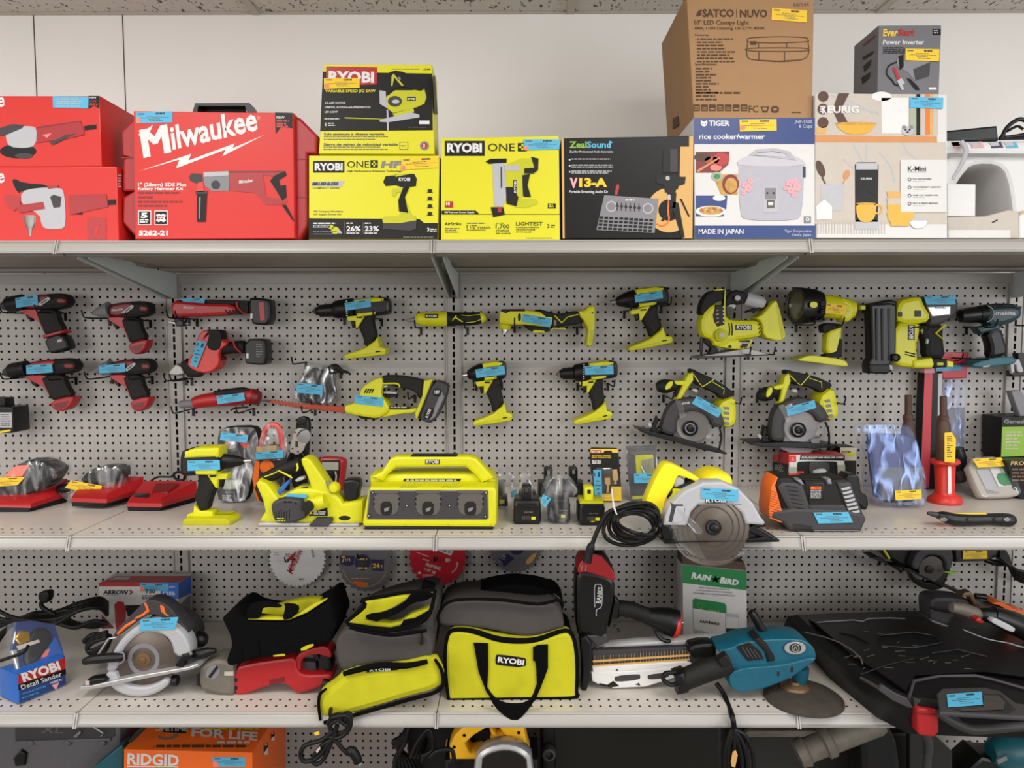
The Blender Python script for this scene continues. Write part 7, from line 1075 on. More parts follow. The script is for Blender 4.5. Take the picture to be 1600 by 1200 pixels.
# ---- red reciprocating saw
view(*B8); p = S3(300, 960, .008); y0 = p.p.y; t = T('reciprocating_saw', 'red corded reciprocating saw with a dirty grey nose, in front of the black tool bag', 'power saw')
slab(t('nose'), [-40, 790, -20, 760, 30, 735, 60, 722, 140, 722, 190, 760, 190, 955, 140, 962, 0, 930, -40, 900], PL(y0+.0), .08, 'dirty', .016, ch=1); slab(t('nose'), [-60, 830, -20, 800, -20, 900, -55, 890], PL(y0+.02), .04, 'satin', .006); slab(t('nose/selector'), ell(50, 805, 50, 40, 20, -.7), PL(y0-.002), .006, 'grey', .002); slab(t('nose/selector'), [20, 830, 70, 765, 82, 775, 32, 842], PL(y0-.005), .006, 'boxdark', .001)
slab(t('body'), [180, 775, 300, 745, 480, 720, 570, 710, 580, 800, 640, 820, 720, 815, 790, 812, 800, 850, 720, 900, 600, 938, 560, 930, 500, 870, 380, 895, 250, 945, 180, 950], PL(y0+.004), .07, 'milred', .016, ch=1); slab(t('body'), [560, 715, 610, 670, 700, 645, 760, 640, 795, 680, 790, 720, 740, 700, 690, 690, 640, 700, 600, 730, 600, 800, 570, 790], PL(y0+.01), .055, 'milred', .012, ch=1)
slab(t('grip'), [715, 690, 760, 690, 795, 740, 790, 800, 740, 800, 705, 760], PL(y0+.012), .05, 'rubber', .012, ch=1); slab(t('grip'), [600, 735, 690, 740, 700, 790, 640, 805, 600, 800], PL(y0+.03), .03, 'charcoal', .004); slab(t('trigger'), [665, 690, 700, 680, 720, 720, 690, 730], PL(y0+.02), .02, 'satin', .004)
for y in (850, 900): slab(t('body'), ell(194, y, 12, 14, 10), PL(y0+.0035), .003, 'boxdark', .0006)
slab(t('body'), [400, 850, 500, 830, 500, 860, 405, 880], PL(y0+.0035), .002, 'darkred', .0004); slab(t('nose'), rect(120, 800, 178, 826), PL(y0-.003), .008, 'cream', .002)
limb(t('cord_boot'), [(735, 870, 26), (765, 880, 32), (790, 930, 26), (795, 990, 20), (788, 1030, 16)], PL(y0-.03), 'cable', 12)
Yk = -.645; gk = t('power_cord')
limb(gk, [(788, 1030, 12, .0), (785, 1060, 13, .02), (790, 1090, 13, .04)], PL(Yk+.03), 'cable', 8); limb(gk, [(770, 1130, 15), (800, 1080, 16), (850, 1070, 16), (900, 1110, 16), (880, 1170, 15), (820, 1180, 15), (780, 1140, 15), (830, 1100, 15), (890, 1130, 15), (915, 1070, 14), (880, 1060, 14), (840, 1100, 14)], PL(Yk), 'cable', 8, m=4)
view(*C5)
for q in ([(310, 140, 13), (250, 190, 13), (160, 220, 13), (135, 270, 13), (160, 305, 13), (230, 280, 13), (290, 200, 13), (330, 150, 13)], [(330, 110, 13), (300, 200, 12), (260, 290, 12), (220, 320, 12), (200, 290, 12), (250, 220, 12), (310, 190, 12), (360, 240, 12), (385, 265, 12)], [(300, 70, 14), (380, 60, 14), (400, 100, 14), (380, 150, 13), (330, 180, 13), (280, 170, 13)]): limb(gk, q, PL(Yk-.005), 'cable', 8, m=4)
limb(t('plug'), [(380, 262, 18), (405, 250, 26), (430, 280, 26), (440, 310, 24)], PL(Yk-.005), 'cable', 10); slab(t('prong'), [425, 302, 440, 296, 462, 322, 446, 336], PL(Yk-.008), .008, 'silver', .002); slab(t('cord_label#0'), [215, 250, 235, 228, 240, 240, 222, 265], PL(Yk-.02), .004, 'cream', .001); slab(t('cord_label#1'), [205, 155, 232, 148, 235, 162, 212, 170], PL(Yk-.02), .004, 'labelyellow', .001)
t.done(rest=0)
# ---- black open bag
view(*B8); y0 = on(450, 780, Z3+.09); t = T('tool_bag', 'open black fabric tool bag with a lime lining, lying on the red reciprocating saw', 'tool bag'); p = PL(y0)
slab(t('body'), [100, 468, 135, 445, 182, 420, 240, 462, 330, 482, 500, 492, 600, 460, 700, 400, 782, 345, 800, 420, 832, 510, 805, 560, 790, 620, 700, 640, 600, 680, 470, 705, 330, 718, 220, 750, 158, 772, 128, 750, 140, 700, 165, 640, 150, 570, 120, 510], p, .16, 'fabric', .03, ch=1)
slab(t('lining'), [222, 452, 280, 440, 430, 452, 500, 440, 590, 430, 660, 395, 745, 348, 640, 345, 500, 372, 450, 392, 380, 400, 300, 420], PL(y0+.05), .03, 'limebag', .008, ch=1); slab(t('lining'), [270, 470, 400, 478, 520, 478, 640, 430, 760, 350, 690, 370, 580, 440, 480, 462, 380, 460], PL(y0-.001), .02, 'limebag', .004)
for q in ([258, 468, 264, 405, 285, 380, 375, 358, 480, 390, 470, 400, 370, 395, 350, 420, 345, 468], [480, 480, 500, 400, 490, 372, 580, 382, 588, 420, 560, 450, 530, 475]): slab(t('strap'), q, PL(y0-.006), .012, 'fabric', .004, ch=1)
for q in ([230, 640, 330, 600, 345, 700, 240, 735], [460, 620, 600, 590, 690, 600, 690, 640, 600, 675, 490, 700]): slab(t('pocket#%d' % q[0]), q, PL(y0-.006), .02, 'fabric', .006)
slab(t('lime_tag'), [596, 652, 675, 622, 682, 640, 604, 675], PL(y0-.009), .004, 'limebag', .001, ch=1); slab(t('lime_tag'), [425, 698, 505, 685, 500, 700, 430, 705], PL(y0-.005), .004, 'limebag', .001); t.done(rest=0)
# ---- grey and lime bag
p = S3(900, 1060); y0 = p.p.y; t = T('tool_bag', 'slumped lime and grey tool bag, its front leaning over the shelf edge', 'tool bag')
slab(t('body'), [870, 540, 900, 500, 1000, 400, 1240, 330, 1440, 290, 1470, 400, 1440, 560, 1430, 720, 1380, 760, 900, 800, 830, 760, 820, 620], PL(y0+.08), .15, 'greybag', .04, ch=1)
fp = PL(y0+.03, 0, .25, (900, 1060)); slab(t('lime_front'), [690, 985, 720, 930, 800, 880, 850, 825, 960, 790, 1200, 770, 1430, 715, 1475, 790, 1490, 850, 1480, 895, 1420, 930, 1300, 960, 1150, 1005, 960, 1060, 770, 1112, 715, 1095], PL(y0+.0), .06, 'limebag', .025, ch=1)
slab(t('grey_panel'), [812, 640, 830, 580, 870, 545, 905, 528, 1150, 572, 1380, 552, 1425, 600, 1420, 715, 1390, 730, 1260, 745, 1100, 745, 960, 775, 880, 800, 830, 770], PL(y0+.03), .1, 'greybag', .03, ch=1)
for q in ([(905, 520, 12), (1000, 545, 13), (1160, 568, 13), (1290, 555, 12), (1385, 540, 12)], [(868, 812, 16), (960, 785, 20), (1100, 758, 20), (1260, 760, 20), (1390, 735, 16)], [(722, 1100, 9), (712, 1010, 10), (720, 940, 10), (760, 905, 8)], [(745, 1116, 12), (960, 1062, 13), (1150, 1008, 13), (1300, 965, 13), (1430, 930, 13), (1488, 880, 13), (1480, 790, 12), (1438, 720, 10)], [(880, 490, 12), (1000, 390, 12), (985, 350, 12), (1100, 330, 12), (1240, 305, 12), (1440, 285, 12)], [(890, 500, 12), (1150, 540, 14), (1380, 470, 14), (1440, 290, 12)]): limb(t('black_trim'), q, PL(y0-.004), 'fabric', 8, 1, m=4)
slab(t('lining'), [895, 492, 960, 440, 1010, 400, 990, 365, 1100, 345, 1240, 322, 1300, 330, 1180, 400, 1060, 450, 1000, 475, 1160, 500, 1220, 490, 1290, 440, 1400, 400, 1395, 470, 1160, 525, 1050, 515], PL(y0+.028), .03, 'limebag', .006)
slab(t('strap'), [1000, 470, 1010, 445, 1130, 430, 1230, 385, 1300, 300, 1380, 300, 1440, 320, 1380, 360, 1300, 370, 1220, 430, 1130, 470, 1090, 475, 1080, 492], PL(y0+.016), .014, 'fabric', .004, ch=1); slab(t('strap'), [1215, 525, 1240, 480, 1310, 470, 1400, 420, 1400, 440, 1320, 500, 1300, 520], PL(y0+.018), .012, 'fabric', .004); slab(t('strap'), [1350, 290, 1360, 240, 1440, 262, 1430, 300], PL(y0+.1), .03, 'fabric', .004); slab(t('lining'), [1385, 312, 1435, 300, 1428, 335], PL(y0+.03), .01, 'limebag', .002)
limb(t('zip_pull'), [(1355, 545, 8), (1358, 590, 10), (1355, 630, 10)], PL(y0+.02), 'satin', 8); slab(t('brand_patch'), [1015, 772, 1180, 768, 1240, 772, 1200, 790, 1010, 805], PL(y0-.002), .004, 'black', .001); text(t('brand_patch'), 'RYOBI', 1030, 798, 20, PL(y0-.002), 'white', 130, 3, 0, .03, .001); t.done(rest=0)
# ---- lime duffel
view(*C1); p = S3(550, 975); y0 = p.p.y; t = T('tool_bag', 'bright lime duffel tool bag with a grey flap and a black hanging strap', 'tool bag')
slab(t('top'), [205, 350, 300, 310, 440, 268, 560, 250, 700, 262, 800, 290, 845, 302, 890, 372, 870, 440, 600, 420, 300, 420, 180, 380], PL(y0+.09), .1, 'fabric', .02, ch=1)
slab(t('grey_flap'), [95, 470, 110, 400, 170, 362, 280, 345, 400, 345, 560, 360, 720, 378, 820, 362, 870, 420, 892, 520, 860, 535, 700, 585, 560, 570, 400, 535, 260, 520, 110, 515], PL(y0+.025), .16, 'greybag', .03, ch=1)
slab(t('front'), [142, 640, 160, 565, 205, 540, 300, 545, 400, 575, 590, 606, 720, 602, 890, 545, 935, 570, 955, 640, 968, 780, 964, 920, 962, 968, 900, 974, 220, 980, 162, 980, 156, 940, 150, 880], PL(y0), .05, 'limebag', .022, ch=1); slab(t('back_body'), [150, 640, 165, 575, 205, 545, 400, 540, 600, 560, 890, 545, 932, 575, 950, 640, 958, 780, 950, 960, 170, 972, 158, 880], PL(y0+.045), .16, 'fabric', .03, ch=1)
for q in ([(165, 970, 12), (150, 850, 12), (143, 700, 12), (160, 570, 12), (210, 535, 14), (320, 545, 17), (460, 590, 19), (590, 605, 19), (720, 595, 17), (890, 540, 14), (945, 590, 13), (966, 740, 13), (962, 920, 12), (945, 955, 12), (600, 962, 11), (165, 970, 11)], [(108, 515, 10), (100, 440, 10), (160, 365, 10), (280, 345, 10), (500, 350, 11), (720, 375, 11), (850, 350, 10), (880, 380, 10)]): limb(t('black_trim'), q, PL(y0+.004), 'fabric', 8, 1, m=4)
hole = PL(y0-.008)
for q in ([320, 622, 410, 625, 412, 780, 405, 900, 440, 975, 400, 930, 350, 800], [692, 650, 725, 635, 785, 632, 785, 780, 740, 900, 700, 990, 715, 880, 712, 780, 705, 735, 692, 732]): slab(t('strap'), q, hole, .008, 'fabric', .002)
slab(t('strap'), [400, 895, 430, 990, 480, 1050, 540, 1095, 572, 1106, 605, 1100, 660, 1040, 715, 960, 735, 900, 715, 880, 690, 960, 650, 1000, 580, 1010, 500, 1000, 440, 960], PL(y0-.07), .012, 'fabric', .003, ch=1)
limb(t('zip'), [(820, 310, 5), (850, 335, 8), (875, 370, 8)], PL(y0+.06), 'satin', 8); slab(t('brand_patch'), [470, 690, 640, 712, 650, 725, 645, 775, 465, 758, 456, 745, 458, 700], PL(y0-.001), .004, 'black', .001, off=.001, ch=1); text(t('brand_patch'), 'RYOBI', 470, 738, 34, PL(y0-.0025), 'white', 165, -7, 0, .035, .001); t.done(rest=0)
# ---- framing nailer
view(*C2); p = S3(300, 830); y0 = p.p.y; t = T('framing_nailer', 'black and red pneumatic nailer standing upright with a scuffed white magazine of collated nails', 'nailer')
slab(t('body'), [70, 200, 85, 160, 130, 155, 240, 175, 298, 210, 292, 320, 250, 500, 236, 560, 150, 525, 115, 520, 75, 520], PL(y0+.01), .09, 'satin', .02, ch=1); slab(t('red_cap'), [78, 172, 84, 120, 120, 75, 165, 52, 225, 62, 270, 110, 297, 180, 296, 215, 240, 195, 160, 168, 120, 160], PL(y0+.007), .095, 'milred', .02, ch=1); slab(t('red_cap'), [165, 54, 225, 58, 270, 108, 292, 160, 262, 120, 215, 72], PL(y0+.005), .06, 'boxdark', .006)
slab(t('body'), rect(178, 232, 222, 360), PL(y0+.009), .003, 'boxdark', .001, ch=1); text(t('body'), 'BANKS', 212, 338, 26, PL(y0+.009), 'white', 92, 83, 0, .02, .001); limb(t('body'), [(180, 360, 2.5), (178, 245, 2.5), (200, 230, 2.5), (220, 245, 2.5), (218, 350, 2.5), (190, 375, 2.5), (188, 410, 2.5)], PL(y0+.009), 'lightgrey', 6, .5)
slab(t('trigger_guard'), [290, 300, 320, 330, 310, 430, 280, 430, 260, 480], PL(y0+.02), .04, 'satin', .006); limb(t('trigger'), [(285, 465, 7), (305, 470, 8), (318, 500, 5)], PL(y0+.03), 'satin', 8); limb(t('grip'), [(310, 365, 46), (380, 372, 46), (470, 405, 46), (500, 415, 50)], PL(y0+.05), 'rubber', 16, .9); limb(t('handle_end'), [(480, 410, 48), (540, 425, 66), (600, 440, 78), (640, 452, 78)], PL(y0+.05), 'satin', 18, .9); limb(t('red_ring'), [(630, 452, 80), (646, 456, 78), (656, 458, 70)], PL(y0+.05), 'orangered', 18, .9, m=2); limb(t('air_fitting'), [(655, 448, 6), (682, 446, 4)], PL(y0+.05), 'chrome', 8, m=1); limb(t('handle_end'), [(510, 470, 8), (545, 530, 10), (590, 552, 12), (610, 545, 10)], PL(y0+.05), 'satin', 8)
slab(t('nose'), [95, 540, 130, 520, 165, 570, 160, 700, 155, 770, 130, 845, 105, 838, 110, 700], PL(y0-.004), .05, 'satin', .005); slab(t('nose'), [120, 520, 250, 510, 262, 560, 190, 590, 165, 560], PL(y0+.01), .06, 'charcoal', .006)
m_ = t('magazine'); slab(m_, [185, 585, 450, 560, 700, 545, 1000, 530, 1060, 545, 1060, 585, 800, 590, 190, 620], PL(y0+.055), .04, 'white', .004); slab(m_, [165, 605, 720, 585, 870, 590, 870, 680, 720, 690, 168, 712], PL(y0+.012), .02, 'charcoal', .002); slab(m_, [165, 700, 700, 665, 730, 680, 730, 700, 560, 712, 170, 735], PL(y0+.002), .05, 'white', .004)
slab(m_, [160, 730, 400, 722, 640, 700, 640, 760, 470, 812, 290, 822, 200, 798, 165, 780], PL(y0+.0), .012, 'white', .003)
for q in ([295, 750, 430, 738, 440, 750, 435, 772, 300, 785, 290, 770], [482, 742, 600, 730, 600, 762, 490, 772, 478, 760]): slab(m_, q, PL(y0-.0006), .002, 'charcoal', .0005, ch=1)
for q in ([205, 790, 250, 800, 285, 778, 320, 808, 270, 815, 205, 800], [300, 715, 312, 712, 306, 724], [410, 800, 430, 788, 440, 806], [186, 590, 240, 582, 190, 596], [700, 545, 760, 546, 730, 556]): slab(m_, q, PL(y0-.0006), .002, 'boxdark', .0004)
for i in range(64):
    x = 172+i*8.6; u = i/63; limb(t('nail_strip'), [(x, 635-34*u, 1.7), (x-2, 708-50*u, 1.7)], PL(y0+.008), 'silver' if i % 2 else 'bronze', 4, 1, m=1)
for a, b in ((662, 627), (690, 652)): slab(t('nail_strip'), [168, a, 720, b, 722, b+10, 168, a+12], PL(y0+.005), .003, 'tan', .0006)
slab(t('pusher'), [705, 590, 760, 566, 860, 562, 875, 600, 868, 650, 800, 668, 730, 650], PL(y0-.006), .05, 'satin', .01, ch=1); t.done(rest=0)
# ---- irrigation controller box
p = S3(860, 552); t = T('controller_box', 'green and white irrigation controller box standing behind the white nailer magazine', 'box'); g = t('carton')
slab(g, [677, 120, 1042, 156, 1045, 545, 682, 552], p, .085, 'paper', .002); prn(g, [677, 120, 1042, 156, 1042, 264, 678, 222], p, 'green'); text(g, 'RAIN', 727, 196, 30, p, 'white', 108, -7, .15, .05); text(g, 'BIRD', 888, 222, 30, p, 'white', 106, -7, .15, .05); text(g, 'R', 727, 196, 36, p, 'white', 28, -7, .15, .04, .001); text(g, 'B', 888, 222, 36, p, 'white', 28, -7, .15, .04, .001)
prn(g, [836, 192, 858, 196, 868, 176, 872, 196, 896, 190, 876, 208, 884, 222, 862, 212, 846, 216, 852, 204], p, 'white')
for i, (s_, x, w_) in enumerate((('SMART IRRIGATION CONTROLLER', 772, 176), ('CONTROLADOR DE RIEGO INTELIGENTE', 757, 204), ("PROGRAMMATEUR D'IRRIGATION INTELLIGENT", 740, 240))): text(g, s_, x, 252+i*15.5, 9, p, 'grey', w_, -4)
slab(g, [738, 320, 750, 310, 915, 336, 928, 352, 926, 528, 915, 530, 742, 482], p, .001, 'paper', .0004, off=.003); slab(g, [738, 320, 750, 310, 915, 336, 928, 352, 928, 396, 738, 366], p, .001, 'green', .0004, off=.0036); prn(g, [740, 480, 760, 492, 926, 498, 926, 534, 745, 530], p, 'lightgrey'); ringp(g, 780, 350, 15, 17, p, 'leafgreen', .004)
for i in range(4): prn(g, ell(828+i*18, 374+i*3, 5), p, 'leafgreen', .004)
text(g, 'RAIN', 776, 446, 14, p, 'ink', 44, -8, .15, .04, .0036); text(g, 'BIRD', 838, 456, 14, p, 'ink', 50, -8, .15, .04, .0036); prn(g, [822, 446, 832, 436, 838, 448, 830, 456], p, 'ink', .0036); slab(g, [922, 394, 998, 402, 998, 530, 922, 530], p, .001, 'lightgrey', .0004, off=.004); prn(g, [926, 414, 994, 420, 994, 480, 926, 478], p, 'paper', .0046); prn(g, [926, 480, 994, 482, 994, 500, 926, 500], p, 'boxdark', .0046)
for i in range(3): ringp(g, 750+i*40, 500+i*4, 8, 10, p, 'grey', .001)
bars(g, 830, 515, 60, 2, 10, 5, p, 'grey', .001); prn(g, [680, 522, 735, 546, 735, 552, 682, 552], p, 'green'); tp = flat(p.w(677, 120).z+.001)
slab(t('open_flap'), [672, 60, 690, 66, 1030, 104, 1042, 156, 677, 122], PL(p.p.y+.01), .07, 'brown', .002); t.done()
# ---- teal grinder
p = S3(1050, 850); y0 = p.p.y; t = T('angle_grinder', 'teal angle grinder with a worn black grip, lying against the white nailer magazine', 'grinder')
gp = PL(y0-.04, .2, .35, (1150, 760)); DZ = gp
slab(t('body'), [868, 606, 960, 590, 1010, 560, 1140, 542, 1340, 536, 1400, 565, 1432, 600, 1442, 655, 1380, 700, 1290, 765, 1120, 828, 985, 846, 940, 800, 930, 735, 960, 715, 930, 640], PL(y0-.03), .09, 'makita', .03, ch=1); slab(t('body'), [945, 730, 1050, 700, 1240, 690, 1430, 640, 1440, 660, 1380, 702, 1290, 768, 1120, 832, 985, 848, 945, 805], PL(y0-.045), .08, 'makita', .02, ch=1)
slab(t('vent'), [985, 585, 1060, 560, 1120, 610, 1140, 655, 1050, 665, 1015, 625], PL(y0-.034), .004, 'boxdark', .001); 
for i in range(4): limb(t('vent'), [(1015+i*22, 585+i*4, 4), (1055+i*22, 650, 4)], PL(y0-.035), 'charcoal', 6, .5, m=1)
slab(t('strap_band'), [1085, 545, 1115, 530, 1160, 570, 1205, 645, 1205, 668, 1165, 675, 1150, 620], PL(y0-.038), .06, 'rubber', .006); slab(t('emblem'), ell(1318, 592, 62, 36, 14), PL(y0-.036), .003, 'silver', .0006); slab(t('emblem'), ell(1320, 592, 34, 26, 18), PL(y0-.038), .003, 'ink', .0006); ringp(t('emblem'), 1320, 592, 18, 23, PL(y0-.038), 'silver', .001, 18); limb(t('emblem'), [(1312, 602, 3), (1318, 580, 3), (1330, 602, 3)], PL(y0-.0385), 'silver', 6, .4, m=1)
for x, y, w_ in ((1300, 722, 9), (1222, 745, 7)): slab(t('body'), rect(x-w_, y-8-w_*2, x+w_, y+8), PL(y0-.0455), .003, 'ink', .0006, ch=1)
limb(t('grip'), [(650, 790, 52), (700, 765, 60), (800, 725, 62), (900, 690, 60), (950, 670, 50)], PL(y0-.03), 'rubber', 18); slab(t('grip'), [630, 750, 690, 730, 720, 850, 650, 864, 655, 800], PL(y0-.06), .05, 'satin', .008); limb(t('cord_loop'), [(640, 730, 14), (580, 735, 13), (570, 770, 13), (610, 800, 13), (650, 790, 13)], PL(y0-.04), 'cable', 8); slab(t('grip'), [880, 660, 930, 630, 960, 690, 905, 705], PL(y0-.062), .03, 'boxdark', .003)
limb(t('side_handle'), [(1065, 385, 20), (1085, 410, 24), (1120, 470, 24), (1150, 510, 22), (1175, 530, 26)], PL(y0+.03), 'satin', 14); limb(t('side_handle'), [(1165, 520, 26), (1200, 530, 16)], PL(y0+.02), 'bronze', 12, m=1)
gx = PL(y0-.005); lathe(t('spindle'), (1345, 700), (1345, 790), [(0, 50), (.6, 46), (1, 30)], PL(y0+.0), 'makita', 18)
A_ = flat(Z3+.016).w(1365, 848); dk = t('backing_disc'); n_ = 44
vs = []; 
for r_, h_ in ((.004, .020), (.045, .020), (.085, .016), (.0995, .006), (.1, .001), (.09, .0005), (.004, .0005)):
    for i in range(n_): a = 2*pi*i/n_; vs.append(V3((A_.x+r_*cos(a), A_.y+r_*sin(a), Z3+h_)))
dk.add(vs, [[q*n_+i, q*n_+(i+1) % n_, (q+1)*n_+(i+1) % n_, (q+1)*n_+i] for q in range(6) for i in range(n_)], 'disc')
vs = []
for r_, h_ in ((.003, .036), (.014, .036), (.016, .030), (.034, .026), (.038, .021), (.038, .019)):
    for i in range(24): a = 2*pi*i/24; vs.append(V3((A_.x-.012+r_*cos(a), A_.y+.028+r_*sin(a), Z3+h_)))
t('flange').add(vs, [[q*24+i, q*24+(i+1) % 24, (q+1)*24+(i+1) % 24, (q+1)*24+i] for q in range(5) for i in range(24)], 'bronze')
limb(t('power_cord'), [(870, 790, 14, -.02), (910, 850, 14, .0), (940, 920, 14, .04), (962, 985, 15, .105), (972, 1050, 15, .1)], PL(y0-.02), 'cable', 10); view(*C6)
for q in ([(1185, 230, 14), (1190, 300, 14), (1185, 400, 14), (1180, 520, 14)], [(1190, 240, 14), (1250, 270, 15), (1290, 340, 15), (1310, 420, 15), (1310, 520, 15)], [(1180, 240, 14), (1150, 300, 14), (1130, 400, 14), (1130, 520, 14)], [(1190, 250, 14), (1230, 300, 15), (1265, 400, 15), (1275, 520, 15)], [(1188, 250, 13), (1210, 320, 14), (1235, 420, 14), (1240, 520, 14)], [(1186, 250, 13), (1160, 330, 13), (1150, 420, 13), (1155, 520, 13)]): limb(t('power_cord'), q, PL(-.66), 'cable', 8)
slab(t('yellow_tag'), [1180, 380, 1200, 372, 1212, 400, 1195, 480, 1172, 470, 1168, 440], PL(-.69), .003, 'tan', .001); t.done(rest=0)
# ---- big black case
view(*C3); t = T('tool_case', 'large dirty black tool case with red latches overhanging the lower shelf at the right', 'tool case'); z0, z1 = Z3+.001, Z3+.10
loft(t('shell'), [[(190, 500, z0), (430, 770, z0), (690, 985, z0), (868, 1078, z0), (1100, 1090, z0), (1800, 1110, z0), (1900, 520, z0), (900, 480, z0), (500, 476, z0)], [(160, 470, z0+.03), (410, 700, z0+.03), (680, 910, z0+.03), (868, 1010, z0+.03), (1100, 1030, z0+.03), (1800, 1050, z0+.03), (1900, 470, z0+.03), (900, 440, z0+.03), (480, 440, z0+.03)], [(185, 410, z1-.02), (420, 640, z1-.02), (660, 815, z1-.02), (866, 915, z1-.02), (1100, 940, z1-.02), (1800, 970, z1-.02), (1900, 400, z1-.02), (850, 392, z1-.02), (480, 400, z1-.02)], [(240, 402, z1), (480, 620, z1), (700, 780, z1), (880, 865, z1), (1100, 890, z1), (1800, 920, z1), (1900, 392, z1), (850, 380, z1), (480, 392, z1)]], 'case')
tp = flat(z1+.003); lid = t('lid')
loft(lid, [[(300, 430, z1-.002), (540, 640, z1-.002), (720, 760, z1-.002), (860, 850, z1-.002), (910, 760, z1-.002), (1300, 740, z1-.002), (1800, 800, z1-.002), (1850, 430, z1-.002), (860, 400, z1-.002), (640, 415, z1-.002)], [(330, 440, z1+.012), (560, 635, z1+.012), (730, 745, z1+.012), (850, 830, z1+.012), (905, 745, z1+.012), (1300, 725, z1+.012), (1800, 790, z1+.012), (1850, 435, z1+.012), (860, 405, z1+.012), (650, 420, z1+.012)]], 'case')
wz = flat(z1+.013)
for q, c_ in (([(350, 446), (420, 440), (560, 432), (610, 440), (640, 424), (760, 420), (850, 424)], 'grey'), ([(280, 500), (400, 530), (480, 560), (560, 610), (600, 650), (610, 680)], 'inkgrey'), ([(600, 740), (740, 690), (900, 650)], 'satin')): sweep(lid, [(wz.w(x, y), .002) for x, y in q], c_, 6)
for i in range(26): R9 = random.Random(i); a, b = R9.uniform(420, 1250), R9.uniform(470, 720); sweep(lid, [(wz.w(a, b), .0007), (wz.w(a+R9.uniform(12, 60), b-R9.uniform(-6, 16)), .0004)], 'inkgrey', 4)
for q in ([(700, 520), (900, 500), (1010, 520), (1060, 560), (900, 590), (720, 580), (700, 520)], [(640, 560), (560, 520), (480, 500)], [(1000, 620), (1150, 600), (1320, 640)]): sweep(lid, [(wz.w(x, y), .0022) for x, y in q], 'case', 6)
sweep(t('rim'), [(flat(z1+.004).w(x, y), .004) for x, y in ((600, 760), (740, 840), (870, 885), (900, 780), (1050, 750), (1250, 748), (1350, 770), (1527, 820), (1700, 850))], 'charcoal', 6)
slab(t('front_band'), [720, 800, 800, 850, 868, 880, 900, 935, 868, 930, 780, 890, 700, 830], PL(on(868, 905, z1)-.004), .01, 'charcoal', .002)
fy = on(960, 1060, z0+.02)-.01
slab(t('latch#0'), [918, 938, 930, 932, 1030, 940, 1046, 955, 1045, 1070, 1020, 1098, 940, 1090, 922, 1070], PL(fy), .03, 'milred', .006); slab(t('latch#0'), [925, 960, 1040, 968, 1040, 976, 925, 968], PL(fy-.001), .003, 'darkred', .0006); slab(t('latch_mount'), [900, 880, 1060, 880, 1060, 945, 905, 940], PL(fy+.012), .03, 'charcoal', .004)
slab(t('latch#1'), [1510, 905, 1560, 905, 1560, 980, 1525, 985], PL(fy), .03, 'milred', .006)
bz = flat(z1+.017); slab(t('handle_bay'), [1030, 850, 1060, 818, 1300, 812, 1390, 832, 1480, 900, 1620, 925, 1640, 985, 1050, 952], bz, .012, 'charcoal', .004); slab(t('handle_bay'), [1120, 940, 1290, 925, 1300, 850, 1400, 852, 1480, 940, 1440, 965], bz, .003, 'openingshade', .001, off=.0012); prn(t('handle_bay'), [1300, 860, 1380, 860, 1420, 900, 1410, 940, 1180, 950, 1160, 940, 1296, 928], bz, 'disc', .004)
limb(t('handle'), [(1040, 950, 16), (1070, 980, 22), (1200, 1045, 28), (1300, 1050, 28), (1450, 1040, 26), (1640, 1030, 26)], PL(fy-.02), 'charcoal', 14); slab(t('handle'), [1040, 950, 1090, 940, 1200, 1010, 1200, 1076, 1060, 1000], PL(fy-.01), .04, 'case', .01)
sticker(t('price_label'), [1088, 853, 1286, 838, 1294, 912, 1096, 926], bz, off=.003); t.done(rest=0)
# ---- tools on the case and hanging above it
view(*D4); zt = z1+.012
t = T('detail_sander', 'grey and orange multi head sander lying on the big black case', 'sander'); Yt = on(760, 810, zt); p = PL(Yt)
slab(t('sanding_head'), [676, 580, 720, 545, 800, 538, 900, 545, 1020, 560, 1100, 600, 1140, 700, 1000, 720, 900, 740, 850, 815, 780, 800, 690, 760, 680, 700], p, .07, 'charcoal', .02, ch=1); slab(t('sanding_head'), [690, 625, 800, 650, 960, 660, 1020, 680, 1010, 705, 930, 700, 780, 680, 690, 660], PL(Yt-.002), .04, 'satin', .004, ch=1); slab(t('pad'), [690, 755, 850, 810, 840, 822, 700, 775], PL(Yt-.004), .06, 'grey', .002)
limb(t('body'), [(1060, 560, 50), (1140, 640, 80), (1260, 670, 90), (1360, 700, 90), (1450, 720, 86)], PL(Yt+.03), 'charcoal', 16, .9); slab(t('orange_trim'), [1150, 640, 1220, 640, 1240, 710, 1340, 720, 1340, 735, 1230, 725, 1200, 680, 1150, 670], PL(Yt-.016), .01, 'orange', .002); slab(t('orange_grip'), [1240, 600, 1320, 585, 1400, 610, 1460, 660, 1620, 690, 1620, 860, 1480, 850, 1360, 820, 1400, 760, 1440, 700, 1340, 620], PL(Yt-.005), .06, 'ridgid', .016, ch=1); slab(t('rating_label'), [1470, 740, 1620, 745, 1620, 830, 1462, 820], PL(Yt-.008), .004, 'lightgrey', .001); bars(t('rating_label'), 1490, 760, 110, 3, 20, 12, PL(Yt-.008), 'purple', .001)
slab(t('clamp_lever'), [970, 540, 1000, 500, 1060, 490, 1090, 520, 1130, 640, 1100, 640, 1050, 540], PL(Yt-.01), .03, 'bronze', .005); limb(t('clamp_lever'), [(1100, 525, 24), (1200, 540, 28)], PL(Yt+.02), 'satin', 10, m=1); t.done(rest=zt)
t = T('pistol_tool', 'dark grey pistol tool with a red collar, lying on the big black case', 'power tool'); Yt = on(1000, 900, zt); p = PL(Yt-.02)
